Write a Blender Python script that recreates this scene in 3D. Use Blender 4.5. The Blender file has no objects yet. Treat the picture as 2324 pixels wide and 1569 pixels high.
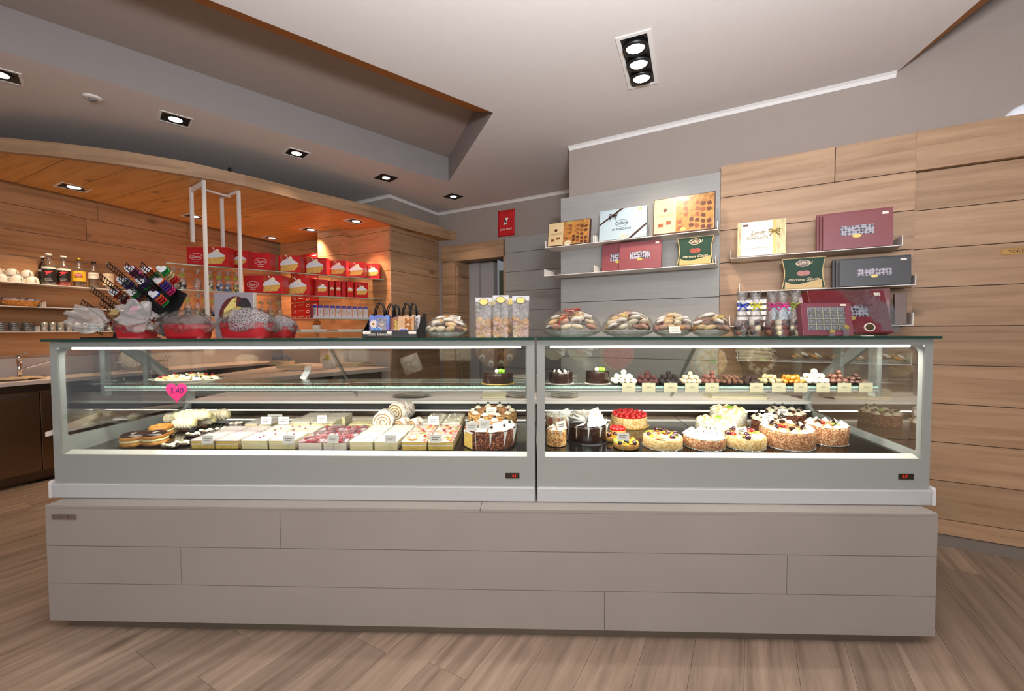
import bpy, bmesh, math, random
from mathutils import Vector, Matrix
random.seed(7)
SC = bpy.context.scene
COL = SC.collection
# ------------------------------------------------------------------ camera
FPX = 963.0; CX = 1162.0; CY = 784.5
PITCH = math.atan(32.5 / FPX); ROLL = 0.0042
CAM = Vector((0, 0, 1.31))
_F = Vector((0, math.cos(PITCH), -math.sin(PITCH)))
_R0 = Vector((1, 0, 0)); _U0 = _R0.cross(_F)
_R = _R0 * math.cos(ROLL) - _U0 * math.sin(ROLL)
_U = _U0 * math.cos(ROLL) + _R0 * math.sin(ROLL)
cd = bpy.data.cameras.new('camera'); cam = bpy.data.objects.new('camera', cd); COL.objects.link(cam)
cd.sensor_width = 36.0; cd.lens = FPX / 2324 * 36; cd.clip_start = 0.02; cd.clip_end = 100
mw = Matrix((( _R.x, _U.x, -_F.x, CAM.x), (_R.y, _U.y, -_F.y, CAM.y), (_R.z, _U.z, -_F.z, CAM.z), (0, 0, 0, 1)))
cam.matrix_world = mw
SC.camera = cam
# ------------------------------------------------------------------ view, world, large lights
SC.view_settings.view_transform = 'Standard'; SC.view_settings.look = 'None'
SC.view_settings.gamma = 1.0; SC.view_settings.use_curve_mapping = False
SC.view_settings.exposure = 0.22
SC.cycles.max_bounces = 8; SC.cycles.transparent_max_bounces = 40; SC.cycles.glossy_bounces = 3
SC.cycles.diffuse_bounces = 4; SC.cycles.caustics_reflective = False; SC.cycles.caustics_refractive = False
SC.cycles.use_denoising = True; SC.cycles.sample_clamp_indirect = 4.0
W = bpy.data.worlds.new('world'); SC.world = W; W.use_nodes = True
W.node_tree.nodes['Background'].inputs[0].default_value = (0.62, 0.64, 0.70, 1)
W.node_tree.nodes['Background'].inputs[1].default_value = 0.27

def area_light(name, loc, target, sx, sy, power, color, spread=180):
    l = bpy.data.lights.new(name, 'AREA'); l.shape = 'RECTANGLE'; l.size = sx; l.size_y = sy
    l.energy = power; l.color = color; l.spread = math.radians(spread)
    o = bpy.data.objects.new(name, l); COL.objects.link(o); o.location = loc
    o.rotation_euler = (Vector(target) - Vector(loc)).to_track_quat('-Z', 'Y').to_euler()
    return o
# daylight entering through the shop windows behind the photographer
area_light('shop_window_daylight', (-0.4, -2.6, 2.15), (0.3, 3.0, 1.5), 4.6, 1.4, 90, (1.0, 0.97, 0.95))
area_light('bounce_flash', (0.25, -0.1, 1.95), (0.3, 0.12, 2.9), 0.5, 0.35, 200, (0.93, 0.95, 1.0))
def spot(loc, target, power, color=(1, 0.78, 0.55), angle=95, blend=0.9, r=0.04):
    l = bpy.data.lights.new('lamp_beam', 'SPOT'); l.energy = power; l.color = color
    l.spot_size = math.radians(angle); l.spot_blend = blend; l.shadow_soft_size = r
    o = bpy.data.objects.new('lamp_beam', l); COL.objects.link(o); o.location = loc
    o.rotation_euler = (Vector(target) - Vector(loc)).to_track_quat('-Z', 'Y').to_euler()
    return o
# ------------------------------------------------------------------ photograph -> place
def ray(px, py):
    return (_R * ((px - CX) / FPX) + _U * ((CY - py) / FPX) + _F)
def at_z(px, py, z):
    d = ray(px, py); t = (z - CAM.z) / d.z
    return CAM + d * t
def at_plane(px, py, p, n):
    d = ray(px, py); t = (Vector(p) - CAM).dot(n) / d.dot(n)
    return CAM + d * t
def at_y(px, py, y):
    d = ray(px, py); return CAM + d * (y / d.y)
A29 = math.radians(29.2)
UU = Vector((math.cos(A29), -math.sin(A29), 0)); VV = Vector((math.sin(A29), math.cos(A29), 0))
RZ = -A29                                     # room frame rotation
def rw(s, w, z): return UU * s + VV * w + Vector((0, 0, z))
def on_w(px, py, w):                           # point on a wall plane of the room frame -> (s, w, z)
    p = at_plane(px, py, VV * w, VV); return p.dot(UU), w, p.z
def on_s(px, py, s):
    p = at_plane(px, py, UU * s, UU); return s, p.dot(VV), p.z
# counter frame
_a = at_z(113, 1408, 0.05); _b = at_z(2121, 1445, 0.05)
CA = math.atan2(_b.y - _a.y, _b.x - _a.x); CW = (_b - _a).length
CX_ = Vector((math.cos(CA), math.sin(CA), 0)); CY_ = Vector((-math.sin(CA), math.cos(CA), 0))
CO = Vector((_a.x, _a.y, 0))
def cw(x, y, z): return CO + CX_ * x + CY_ * y + Vector((0, 0, z))
def cl(p): q = p - CO; return Vector((q.dot(CX_), q.dot(CY_), p.z))
def c_z(px, py, z): return cl(at_z(px, py, z))
def c_y(px, py, y): return cl(at_plane(px, py, cw(0, y, 0), CY_))
print('COUNTER', CO, math.degrees(CA), CW)
# ------------------------------------------------------------------ materials
MATS = {}
def lin(c):
    if isinstance(c, str):
        c = [int(c[i:i + 2], 16) / 255 for i in (0, 2, 4)]
        c = [(x / 12.92 if x <= 0.04045 else ((x + 0.055) / 1.055) ** 2.4) for x in c]
    return (c[0], c[1], c[2], 1)
def newmat(name):
    m = bpy.data.materials.new(name); m.use_nodes = True
    n = m.node_tree.nodes; n.clear()
    o = n.new('ShaderNodeOutputMaterial'); b = n.new('ShaderNodeBsdfPrincipled')
    m.node_tree.links.new(b.outputs[0], o.inputs[0])
    return m, n, m.node_tree.links, b, o
def pbr(name, col, rough=0.5, metal=0.0, var=0.06, scale=12, bump=0.0, bscale=60, emit=0, col2=None, coord='Object', trans=0, sss=0, coat=0, spec=0.5, sharp=None, alpha=1, stretch=None):
    if name in MATS: return MATS[name]
    m, n, L, b, o = newmat(name)
    tc = n.new('ShaderNodeTexCoord'); mp = n.new('ShaderNodeMapping')
    L.new(tc.outputs[coord], mp.inputs[0])
    if stretch: mp.inputs['Scale'].default_value = stretch
    c = lin(col)
    c2 = lin(col2) if col2 is not None else tuple(min(1, x * (1 - 2.2 * var)) for x in c[:3]) + (1,)
    nz = n.new('ShaderNodeTexNoise'); nz.inputs['Scale'].default_value = scale; nz.inputs['Detail'].default_value = 4
    L.new(mp.outputs[0], nz.inputs['Vector'])
    cr = n.new('ShaderNodeValToRGB'); cr.color_ramp.elements[0].color = c2; cr.color_ramp.elements[1].color = c
    lo, hi = sharp if sharp else (0.3, 0.62)
    cr.color_ramp.elements[0].position = lo; cr.color_ramp.elements[1].position = hi
    L.new(nz.outputs[0], cr.inputs[0]); L.new(cr.outputs[0], b.inputs['Base Color'])
    b.inputs['Roughness'].default_value = rough; b.inputs['Metallic'].default_value = metal
    b.inputs['Specular IOR Level'].default_value = spec
    if coat: b.inputs['Coat Weight'].default_value = coat
    if trans: b.inputs['Transmission Weight'].default_value = trans
    if sss:
        b.inputs['Subsurface Weight'].default_value = sss; b.inputs['Subsurface Scale'].default_value = 0.01
    if emit:
        b.inputs['Emission Color'].default_value = c; b.inputs['Emission Strength'].default_value = emit
    if bump:
        n2 = n.new('ShaderNodeTexNoise'); n2.inputs['Scale'].default_value = bscale; n2.inputs['Detail'].default_value = 3
        L.new(mp.outputs[0], n2.inputs['Vector'])
        bp = n.new('ShaderNodeBump'); bp.inputs['Strength'].default_value = bump; bp.inputs['Distance'].default_value = 0.004
        L.new(n2.outputs[0], bp.inputs['Height']); L.new(bp.outputs[0], b.inputs['Normal'])
    MATS[name] = m; return m
def crumb(name, cols, scale=140, bump=1.0, rough=0.75):
    """chopped nut / grated chocolate coats: voronoi cells in several colours"""
    if name in MATS: return MATS[name]
    m, n, L, b, o = newmat(name)
    tc = n.new('ShaderNodeTexCoord'); v = n.new('ShaderNodeTexVoronoi'); v.inputs['Scale'].default_value = scale
    nz = n.new('ShaderNodeTexNoise'); nz.inputs['Scale'].default_value = scale * 0.6
    mx = n.new('ShaderNodeVectorMath'); mx.operation = 'MULTIPLY_ADD'; mx.inputs[1].default_value = (0.008,) * 3
    L.new(tc.outputs['Object'], nz.inputs['Vector']); L.new(nz.outputs['Color'], mx.inputs[0]); L.new(tc.outputs['Object'], mx.inputs[2])
    L.new(mx.outputs[0], v.inputs['Vector'])
    sp = n.new('ShaderNodeSeparateColor'); L.new(v.outputs['Color'], sp.inputs[0])
    cr = n.new('ShaderNodeValToRGB'); cr.color_ramp.interpolation = 'CONSTANT'
    el = cr.color_ramp.elements
    el[0].color = lin(cols[0]); el[1].position = 1 / len(cols); el[1].color = lin(cols[1])
    for i in range(2, len(cols)):
        e = el.new(i / len(cols)); e.color = lin(cols[i])
    L.new(sp.outputs[0], cr.inputs[0]); L.new(cr.outputs[0], b.inputs['Base Color'])
    b.inputs['Roughness'].default_value = rough
    bp = n.new('ShaderNodeBump'); bp.inputs['Strength'].default_value = bump; bp.inputs['Distance'].default_value = 0.006
    L.new(sp.outputs[1], bp.inputs['Height']); L.new(bp.outputs[0], b.inputs['Normal'])
    MATS[name] = m; return m
def wood(name, c1, c2, c3, rough=0.5, knots=True, dark=0.5, gscale=1.0, var=0.16):
    """oak boards; UV in metres, u along the grain, each board shifted by whole numbers of 3.7 m"""
    m, n, L, b, o = newmat(name)
    tc = n.new('ShaderNodeTexCoord')
    mp = n.new('ShaderNodeMapping'); mp.inputs['Scale'].default_value = (0.9 * gscale, 14 * gscale, 1)
    L.new(tc.outputs['UV'], mp.inputs[0])
    n1 = n.new('ShaderNodeTexNoise'); n1.inputs['Scale'].default_value = 1.6; n1.inputs['Detail'].default_value = 6; n1.inputs['Distortion'].default_value = 0.36
    L.new(mp.outputs[0], n1.inputs['Vector'])
    mp2 = n.new('ShaderNodeMapping'); mp2.inputs['Scale'].default_value = (6, 160, 1); L.new(tc.outputs['UV'], mp2.inputs[0])
    n2 = n.new('ShaderNodeTexNoise'); n2.inputs['Scale'].default_value = 1.5; n2.inputs['Detail'].default_value = 3
    L.new(mp2.outputs[0], n2.inputs['Vector'])
    ad = n.new('ShaderNodeMath'); ad.operation = 'MULTIPLY_ADD'; ad.inputs[1].default_value = 0.28
    L.new(n2.outputs[0], ad.inputs[0]); L.new(n1.outputs[0], ad.inputs[2])
    cr = n.new('ShaderNodeValToRGB'); e = cr.color_ramp.elements
    e[0].position = 0.42; e[0].color = lin(c3); e[1].position = 0.78; e[1].color = lin(c1)
    k = e.new(0.6); k.color = lin(c2)
    L.new(ad.outputs[0], cr.inputs[0])
    # per board tone, stored in the 'tone' UV map
    at = n.new('ShaderNodeUVMap'); at.uv_map = 'tone'; sx = n.new('ShaderNodeSeparateXYZ'); L.new(at.outputs[0], sx.inputs[0])
    mr = n.new('ShaderNodeMapRange'); mr.inputs[3].default_value = 1 - var; mr.inputs[4].default_value = 1 + var * 0.6
    L.new(sx.outputs[0], mr.inputs[0])
    hs = n.new('ShaderNodeHueSaturation'); L.new(mr.outputs[0], hs.inputs['Value']); L.new(cr.outputs[0], hs.inputs['Color'])
    last = hs.outputs[0]
    if knots:
        mk = n.new('ShaderNodeMapping'); mk.inputs['Scale'].default_value = (2.0, 4.2, 1); L.new(tc.outputs['UV'], mk.inputs[0])
        nd = n.new('ShaderNodeTexNoise'); nd.inputs['Scale'].default_value = 5; L.new(mk.outputs[0], nd.inputs['Vector'])
        ma = n.new('ShaderNodeVectorMath'); ma.operation = 'MULTIPLY_ADD'; ma.inputs[1].default_value = (0.12,) * 3
        L.new(nd.outputs['Color'], ma.inputs[0]); L.new(mk.outputs[0], ma.inputs[2])
        vo = n.new('ShaderNodeTexVoronoi'); vo.inputs['Scale'].default_value = 0.75; L.new(ma.outputs[0], vo.inputs['Vector'])
        kr = n.new('ShaderNodeValToRGB'); ke = kr.color_ramp.elements
        ke[0].position = 0.035; ke[0].color = (dark, dark, dark, 1); ke[1].position = 0.13; ke[1].color = (0, 0, 0, 1)
        L.new(vo.outputs['Distance'], kr.inputs[0])
        mxk = n.new('ShaderNodeMix'); mxk.data_type = 'RGBA'
        L.new(kr.outputs[0], mxk.inputs[0]); L.new(last, mxk.inputs[6]); mxk.inputs[7].default_value = tuple(x * 0.35 for x in lin(c3)[:3]) + (1,)
        last = mxk.outputs[2]
    L.new(last, b.inputs['Base Color']); b.inputs['Roughness'].default_value = rough
    bp = n.new('ShaderNodeBump'); bp.inputs['Strength'].default_value = 0.12; bp.inputs['Distance'].default_value = 0.002
    L.new(ad.outputs[0], bp.inputs['Height']); L.new(bp.outputs[0], b.inputs['Normal'])
    MATS[name] = m; return m
def clear(name, tint=(0.97, 0.99, 0.98), refl=0.06, rough=0.02, wrinkle=0, body=0.0, bodycol=(0.9, 0.9, 0.9), ior=1.45, wscale=40):
    """thin clear sheet: transparent plus a fresnel share of gloss (and a little milky body)"""
    if name in MATS: return MATS[name]
    m = bpy.data.materials.new(name); m.use_nodes = True; n = m.node_tree.nodes; L = m.node_tree.links; n.clear()
    o = n.new('ShaderNodeOutputMaterial'); tr = n.new('ShaderNodeBsdfTransparent'); tr.inputs[0].default_value = (*tint, 1)
    gl = n.new('ShaderNodeBsdfGlossy'); gl.inputs['Roughness'].default_value = rough
    fr = n.new('ShaderNodeFresnel'); fr.inputs[0].default_value = ior
    mx = n.new('ShaderNodeMixShader'); L.new(tr.outputs[0], mx.inputs[1]); L.new(gl.outputs[0], mx.inputs[2])
    mul = n.new('ShaderNodeMath'); mul.operation = 'MULTIPLY_ADD'; mul.inputs[1].default_value = 0.5; mul.inputs[2].default_value = refl - 0.03; mul.use_clamp = True
    L.new(fr.outputs[0], mul.inputs[0]); L.new(mul.outputs[0], mx.inputs[0])
    last = mx
    if wrinkle:
        tc = n.new('ShaderNodeTexCoord'); nz = n.new('ShaderNodeTexNoise'); nz.inputs['Scale'].default_value = wscale; nz.inputs['Detail'].default_value = 3; nz.inputs['Distortion'].default_value = 1.5
        L.new(tc.outputs['Object'], nz.inputs['Vector'])
        bp = n.new('ShaderNodeBump'); bp.inputs['Strength'].default_value = wrinkle; bp.inputs['Distance'].default_value = 0.01
        L.new(nz.outputs[0], bp.inputs['Height']); L.new(bp.outputs[0], gl.inputs['Normal']); L.new(bp.outputs[0], fr.inputs['Normal'])
    if body:
        df = n.new('ShaderNodeBsdfDiffuse'); df.inputs[0].default_value = (*bodycol, 1)
        m2 = n.new('ShaderNodeMixShader'); m2.inputs[0].default_value = body
        if wrinkle:
            r2 = n.new('ShaderNodeValToRGB'); r2.color_ramp.elements[0].position = 0.45; r2.color_ramp.elements[1].position = 0.75
            r2.color_ramp.elements[0].color = (body * 0.3,) * 3 + (1,); r2.color_ramp.elements[1].color = (min(1, body * 3),) * 3 + (1,)
            L.new(nz.outputs[0], r2.inputs[0]); L.new(r2.outputs[0], m2.inputs[0])
        L.new(mx.outputs[0], m2.inputs[1]); L.new(df.outputs[0], m2.inputs[2]); last = m2
    L.new(last.outputs[0], o.inputs[0]); MATS[name] = m; return m
def emis(name, col, s):
    if name in MATS: return MATS[name]
    m = bpy.data.materials.new(name); m.use_nodes = True; n = m.node_tree.nodes; n.clear()
    o = n.new('ShaderNodeOutputMaterial'); e = n.new('ShaderNodeEmission'); e.inputs[0].default_value = lin(col); e.inputs[1].default_value = s
    m.node_tree.links.new(e.outputs[0], o.inputs[0]); MATS[name] = m; return m
# ------------------------------------------------------------------ mesh builder
class MB:
    def __init__(s, M=None): s.v = []; s.f = []; s.m = []; s.o = []; s.sm = []; s.M = M or Matrix(); s.mi = 0; s.off = (0, 0, 0.5); s.swap = False; s.smooth = False
    def add(s, vs, fs, smooth=None):
        b = len(s.v); s.v += [s.M @ Vector(p) for p in vs]
        sm = s.smooth if smooth is None else smooth
        for f in fs: s.f.append([b + i for i in f]); s.m.append(s.mi); s.o.append((*s.off, s.swap)); s.sm.append(sm)
        return s
    def at(s, x=0, y=0, z=0, rz=0, rx=0, ry=0, sc=None):
        s.M = Matrix.Translation((x, y, z)) @ Matrix.Rotation(rz, 4, 'Z') @ Matrix.Rotation(ry, 4, 'Y') @ Matrix.Rotation(rx, 4, 'X')
        if sc: s.M = s.M @ Matrix.Diagonal((*sc, 1))
        return s
    def mat(s, i): s.mi = i; return s
    def box(s, x0, x1, y0, y1, z0, z1):
        v = [(x, y, z) for z in (z0, z1) for y in (y0, y1) for x in (x0, x1)]
        return s.add(v, [(0, 2, 3, 1), (4, 5, 7, 6), (0, 1, 5, 4), (2, 6, 7, 3), (0, 4, 6, 2), (1, 3, 7, 5)], False)
    def cbox(s, sx, sy, sz): return s.box(-sx / 2, sx / 2, -sy / 2, sy / 2, 0, sz)
    def rbox(s, sx, sy, sz, r=0.01, seg=3, taper=1.0):
        """box with rounded vertical edges, base at z=0"""
        P = []
        for cx, cy, a0 in ((sx / 2 - r, sy / 2 - r, 0), (-sx / 2 + r, sy / 2 - r, 90), (-sx / 2 + r, -sy / 2 + r, 180), (sx / 2 - r, -sy / 2 + r, 270)):
            for k in range(seg + 1):
                a = math.radians(a0 + 90 * k / seg); P.append((cx + r * math.cos(a), cy + r * math.sin(a)))
        return s.loft([[(x, y, 0) for x, y in P], [(x * taper, y * taper, sz) for x, y in P]], cap=True)
    def loft(s, rings, cap=True, close=True, smooth=None):
        n = len(rings[0]); vs = [p for r in rings for p in r]; fs = []
        for i in range(len(rings) - 1):
            for k in range(n if close else n - 1):
                a = i * n + k; b2 = i * n + (k + 1) % n
                fs.append((a, b2, b2 + n, a + n))
        s.add(vs, fs, smooth)
        if cap:
            b = len(s.v) - len(vs)
            for f in (list(range(n))[::-1], [(len(rings) - 1) * n + k for k in range(n)]):
                s.f.append([b + i for i in f]); s.m.append(s.mi); s.o.append((*s.off, s.swap)); s.sm.append(False)
        return s
    def lathe(s, prof, seg=24, smooth=True, cap=True):
        R = [[(max(r, 1e-5) * math.cos(2 * math.pi * k / seg), max(r, 1e-5) * math.sin(2 * math.pi * k / seg), z) for k in range(seg)] for r, z in prof]
        return s.loft(R, cap=cap, smooth=smooth)
    def cyl(s, r, h, seg=20, r2=None): return s.lathe([(r, 0), (r if r2 is None else r2, h)], seg)
    def ell(s, rx, ry, rz, seg=10, rings=7, jit=0, rnd=random):
        R = []
        for i in range(rings + 1):
            a = math.pi * i / rings; rr = max(math.sin(a), 0.02)
            R.append([(rx * rr * math.cos(2 * math.pi * k / seg) * (1 + rnd.uniform(-jit, jit)), ry * rr * math.sin(2 * math.pi * k / seg) * (1 + rnd.uniform(-jit, jit)), -rz * math.cos(a) * (1 + rnd.uniform(-jit, jit) * .5)) for k in range(seg)])
        return s.loft(R, cap=True, smooth=True)
    def tube(s, pts, r, seg=8, closed=False, taper=None):
        pts = [Vector(p) for p in pts]; n = len(pts); R = []
        for i, p in enumerate(pts):
            if closed: t = pts[(i + 1) % n] - pts[i - 1]
            else: t = pts[min(i + 1, n - 1)] - pts[max(i - 1, 0)]
            t.normalize()
            up = Vector((0, 0, 1)) if abs(t.z) < 0.95 else Vector((0, 1, 0))
            a = t.cross(up).normalized(); b = t.cross(a)
            rr = r if taper is None else r * taper[i]
            R.append([tuple(p + a * rr * math.cos(2 * math.pi * k / seg) + b * rr * math.sin(2 * math.pi * k / seg)) for k in range(seg)])
        if closed: R.append(R[0])
        return s.loft(R, cap=not closed, smooth=seg > 4)
    def prism(s, poly, z0, z1):
        n = len(poly)
        a = sum(poly[i][0] * poly[(i + 1) % n][1] - poly[(i + 1) % n][0] * poly[i][1] for i in range(n))
        if a < 0: poly = poly[::-1]
        return s.loft([[(x, y, z0) for x, y in poly], [(x, y, z1) for x, y in poly]], cap=True, smooth=False)
    def build(s, name, mat, parent=None, bevel=0, subd=0, solid=0):
        me = s.mesh(name, mat)
        o = bpy.data.objects.new(name, me); COL.objects.link(o)
        if parent is not None: o.parent = parent
        if bevel:
            b = o.modifiers.new('bevel', 'BEVEL'); b.width = bevel; b.segments = 2; b.limit_method = 'ANGLE'
        if solid:
            b = o.modifiers.new('solid', 'SOLIDIFY'); b.thickness = solid; b.offset = 0
        if subd:
            b = o.modifiers.new('sub', 'SUBSURF'); b.levels = subd; b.render_levels = subd
        return o
    def mesh(s, name, mat):
        me = bpy.data.meshes.new(name); me.from_pydata([tuple(v) for v in s.v], [], s.f)
        ms = mat if isinstance(mat, (list, tuple)) else [mat]
        for m in ms: me.materials.append(m)
        me.polygons.foreach_set('material_index', s.m); me.polygons.foreach_set('use_smooth', s.sm)
        uv = me.uv_layers.new(name='UVMap').data; tn = me.uv_layers.new(name='tone').data
        for p in me.polygons:
            ou, ov, tone, sw = s.o[p.index]; nx, ny, nz = (abs(c) for c in p.normal)
            for li in p.loop_indices:
                c = me.vertices[me.loops[li].vertex_index].co
                q = (c.x, c.y) if nz >= nx and nz >= ny else ((c.x, c.z) if ny >= nx else (c.y, c.z))
                if sw: q = (q[1], q[0])
                uv[li].uv = (q[0] + ou, q[1] + ov); tn[li].uv = (tone, 0)
        me.validate(); me.update(); return me
def place(o, p, rz=0, rx=0, ry=0): o.location = p; o.rotation_euler = (rx, ry, rz); return o
def tag(o, label=None, cat=None, group=None, kind=None):
    if label: o['label'] = label
    if cat: o['category'] = cat
    if group: o['group'] = group
    if kind: o['kind'] = kind
    return o
def struct(o): o['kind'] = 'structure'; return o
def thing(name, label, cat, loc=(0, 0, 0), rz=0, group=None, rx=0, ry=0):
    o = bpy.data.objects.new(name, None); COL.objects.link(o); o.empty_display_size = 0.05
    place(o, loc, rz, rx, ry); return tag(o, label, cat, group)
def dup(root, loc=None, rz=None, label=None, group=None, scale=None):
    r = root.copy(); COL.objects.link(r)
    if loc is not None: r.location = loc
    if rz is not None: r.rotation_euler = (root.rotation_euler[0], root.rotation_euler[1], rz)
    if scale is not None: r.scale = (scale,) * 3 if not isinstance(scale, tuple) else scale
    if label: r['label'] = label
    if group: r['group'] = group
    def rec(a, b):
        for ch in list(a.children):
            c = ch.copy(); COL.objects.link(c); c.parent = b; rec(ch, c)
    rec(root, r); return r
def text(name, body, size, mat, parent, loc=(0, 0, 0), rot=(0, 0, 0), ext=0.0004, align='CENTER', shear=0, sx=1.0, label=None):
    cu = bpy.data.curves.new('t', 'FONT'); cu.body = body; cu.size = size; cu.extrude = ext; cu.align_x = align; cu.align_y = 'CENTER'; cu.shear = shear
    cu.resolution_u = 3
    t = bpy.data.objects.new('t', cu); COL.objects.link(t)
    bpy.context.view_layer.update()
    me = bpy.data.meshes.new_from_object(t.evaluated_get(bpy.context.evaluated_depsgraph_get()))
    bpy.data.objects.remove(t); bpy.data.curves.remove(cu)
    me.name = name; me.materials.clear(); me.materials.append(mat)
    o = bpy.data.objects.new(name, me); COL.objects.link(o); o.parent = parent
    o.location = loc; o.rotation_euler = rot; o.scale = (sx, 1, 1)
    if label: o['label'] = label
    return o
def inst(name, mesh, parent, loc=(0, 0, 0), rot=(0, 0, 0), sc=1, label=None):
    o = bpy.data.objects.new(name, mesh); COL.objects.link(o); o.parent = parent
    o.location = loc; o.rotation_euler = rot; o.scale = sc if isinstance(sc, tuple) else (sc, sc, sc)
    if label: o['label'] = label
    return o
FR = (math.pi / 2, 0, 0)                       # text standing up, facing -Y
# ------------------------------------------------------------------ common materials
OAK = wood('oak_boards', 'ae8c6c', 'a28061', '8e6c4f', var=0.12, dark=.7)
OAKL = wood('oak_boards_red', 'c3946a', 'b8875c', 'a1724a', var=0.12, dark=0.6)
SOF = wood('oak_veneer_soffit', 'e0aa62', 'd69e56', 'be8844', var=0.10, dark=0.8)
FLO = wood('vinyl_floor_boards', '978170', '847060', '6b594b', rough=0.42, var=0.22, dark=0.35)
PLA = pbr('wall_plaster_grey', '93877f', 0.85, var=0.01)
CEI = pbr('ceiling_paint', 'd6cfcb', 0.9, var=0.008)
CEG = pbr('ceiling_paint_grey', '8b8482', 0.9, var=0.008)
BRO = pbr('ceiling_brown_edge', 'bd7c36', 0.8, var=0.02)
WHT = pbr('white_trim_paint', 'd9d5d2', 0.6, var=0.0)
GRP = pbr('grey_panel_laminate', '989692', 0.45, var=0.03, scale=5, stretch=(1, 1, 8))
CON = pbr('concrete_panel', '8f8780', 0.55, var=0.035, scale=2.2, bump=0.05, bscale=9)
DRK = pbr('dark_gap', '1a1614', 0.9, var=0)
GREEN = pbr('door_green_wall', '8c8f70', 0.9, var=0)
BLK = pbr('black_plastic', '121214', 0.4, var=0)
STEEL = pbr('stainless_steel', 'a09a93', 0.28, metal=1, var=0.04, stretch=(1, 1, 30))
STEELD = pbr('stainless_dark', '6a5c50', 0.3, metal=1, var=0.05, stretch=(1, 1, 30))
CHROME = pbr('chrome', 'd8d4d0', 0.1, metal=1, var=0)
WLAC = pbr('white_lacquer', 'e4dfdb', 0.35, var=0)
def room(o): o.rotation_euler = (0, 0, RZ); return o
def clip(poly, nx, ny, d):                     # keep nx*x+ny*y<=d
    out = []
    for i in range(len(poly)):
        a, b = poly[i], poly[(i + 1) % len(poly)]
        da, db = nx * a[0] + ny * a[1] - d, nx * b[0] + ny * b[1] - d
        if da <= 0: out.append(a)
        if da * db < 0:
            t = da / (da - db); out.append((a[0] + (b[0] - a[0]) * t, a[1] + (b[1] - a[1]) * t))
    return out
rb = random.Random(11)
def boards(mb, s0, s1, w0, w1, z0, z1, step=0.235, ztop=2.27, joints=(), gap=0.0045):
    """horizontal boards on a wall lying in the s-w frame; joints = {row: [s,...]}"""
    zs = [z for z in [ztop - step * k for k in range(-3, 12)] if z0 + 0.01 < z < z1 - 0.01]
    zs = [z1] + zs + [z0]
    for i in range(len(zs) - 1):
        js = sorted([s0] + [j for j in dict(joints).get(i, []) if s0 < j < s1] + [s1])
        for a, b in zip(js[:-1], js[1:]):
            mb.off = (rb.randint(0, 40) * 3.7, rb.randint(0, 40) * 1.3, rb.random())
            mb.box(a + (gap / 2 if a > s0 else 0), b - (gap / 2 if b < s1 else 0), w0, w1, zs[i + 1] + gap / 2, zs[i] - gap / 2)
    return mb
# ------------------------------------------------------------------ floor
fl = MB(); wdt = 0.182; k = 0
for i in range(-30, 36):
    s = i * wdt; w0 = -6 + rb.uniform(0, 1.2)
    while w0 < 6.6:
        fl.off = (rb.randint(0, 60) * 3.7, rb.randint(0, 60) * 1.3, rb.random()); fl.swap = True
        fl.box(s + 0.0006, s + wdt - 0.0006, w0, w0 + 1.3 - 0.0012, -0.012, 0); w0 += 1.3
fl.swap = False
struct(room(fl.build('floor', FLO)))
struct(room(MB().box(-6, 6.5, -6, 8.6, -0.03, -0.0125).build('floor_underlay', DRK)))
# ------------------------------------------------------------------ near wall on the right
WN = 3.53
sE = on_w(1292, 400, WN)[0]; sP0 = on_w(1273, 600, 3.46)[0]; sP1 = on_w(1633, 600, 3.46)[0]; sD = on_w(2073, 600, 3.46)[0]
CZ = 2.91
wm = MB().box(sE, 3.6, WN, 4.66, 0, CZ).box(sE, 3.6, WN + 0.0, 4.0, CZ, 3.6)
struct(room(wm.build('wall_right', PLA)))
struct(room(boards(MB(), sP1 + 0.002, sD, 3.465, WN, 0.06, 2.50, joints={0: [on_w(1895, 400, 3.46)[0]]}).build('wall_right_panel', OAK)))
hd = MB(); hd.off = (3.7 * 7, 1.3, 0.4); hd.box(sD, 3.6, 3.462, WN, 2.27, 2.50)
struct(room(hd.build('trim_1', OAK)))
dr = boards(MB(), sD + 0.004, 3.6, 3.500, WN - 0.001, 0.06, 2.268)
d1 = struct(room(dr.build('door_1', OAK)))
gp = boards(MB(), sP0, sP1, 3.460, WN, 0.06, 2.46, step=0.47, ztop=1.556 + 0.47 * 0)
struct(room(gp.build('wall_right_grey_panel', GRP)))
struct(room(MB().box(sP0, 3.6, 3.475, WN, 0, 0.058).build('baseboard_right', pbr('baseboard_grey', '7c736b', 0.5, metal=0.2, var=0))))
def crown(name, pts, z=CZ):                    # cove along the ceiling, pts in s-w
    m = MB()
    R = []
    for i, (s, w) in enumerate(pts):
        a = Vector(pts[max(i - 1, 0)]); b = Vector(pts[min(i + 1, len(pts) - 1)])
        t = (b - a).normalized(); n = Vector((t.y, -t.x))
        if 0 < i < len(pts) - 1: n *= 1.25
        R.append([(s + n.x * d, w + n.y * d, z + h) for d, h in ((0, -0.03), (0.006, -0.03), (0.018, -0.012), (0.035, 0.0), (0.0, 0.0))])
    m.loft(R, cap=True, smooth=False)
    return struct(room(m.build(name, WHT)))
sT = on_w(2033, 172, WN)[0]
crown('trim_2', [(sE, WN), (sT, WN)])
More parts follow.
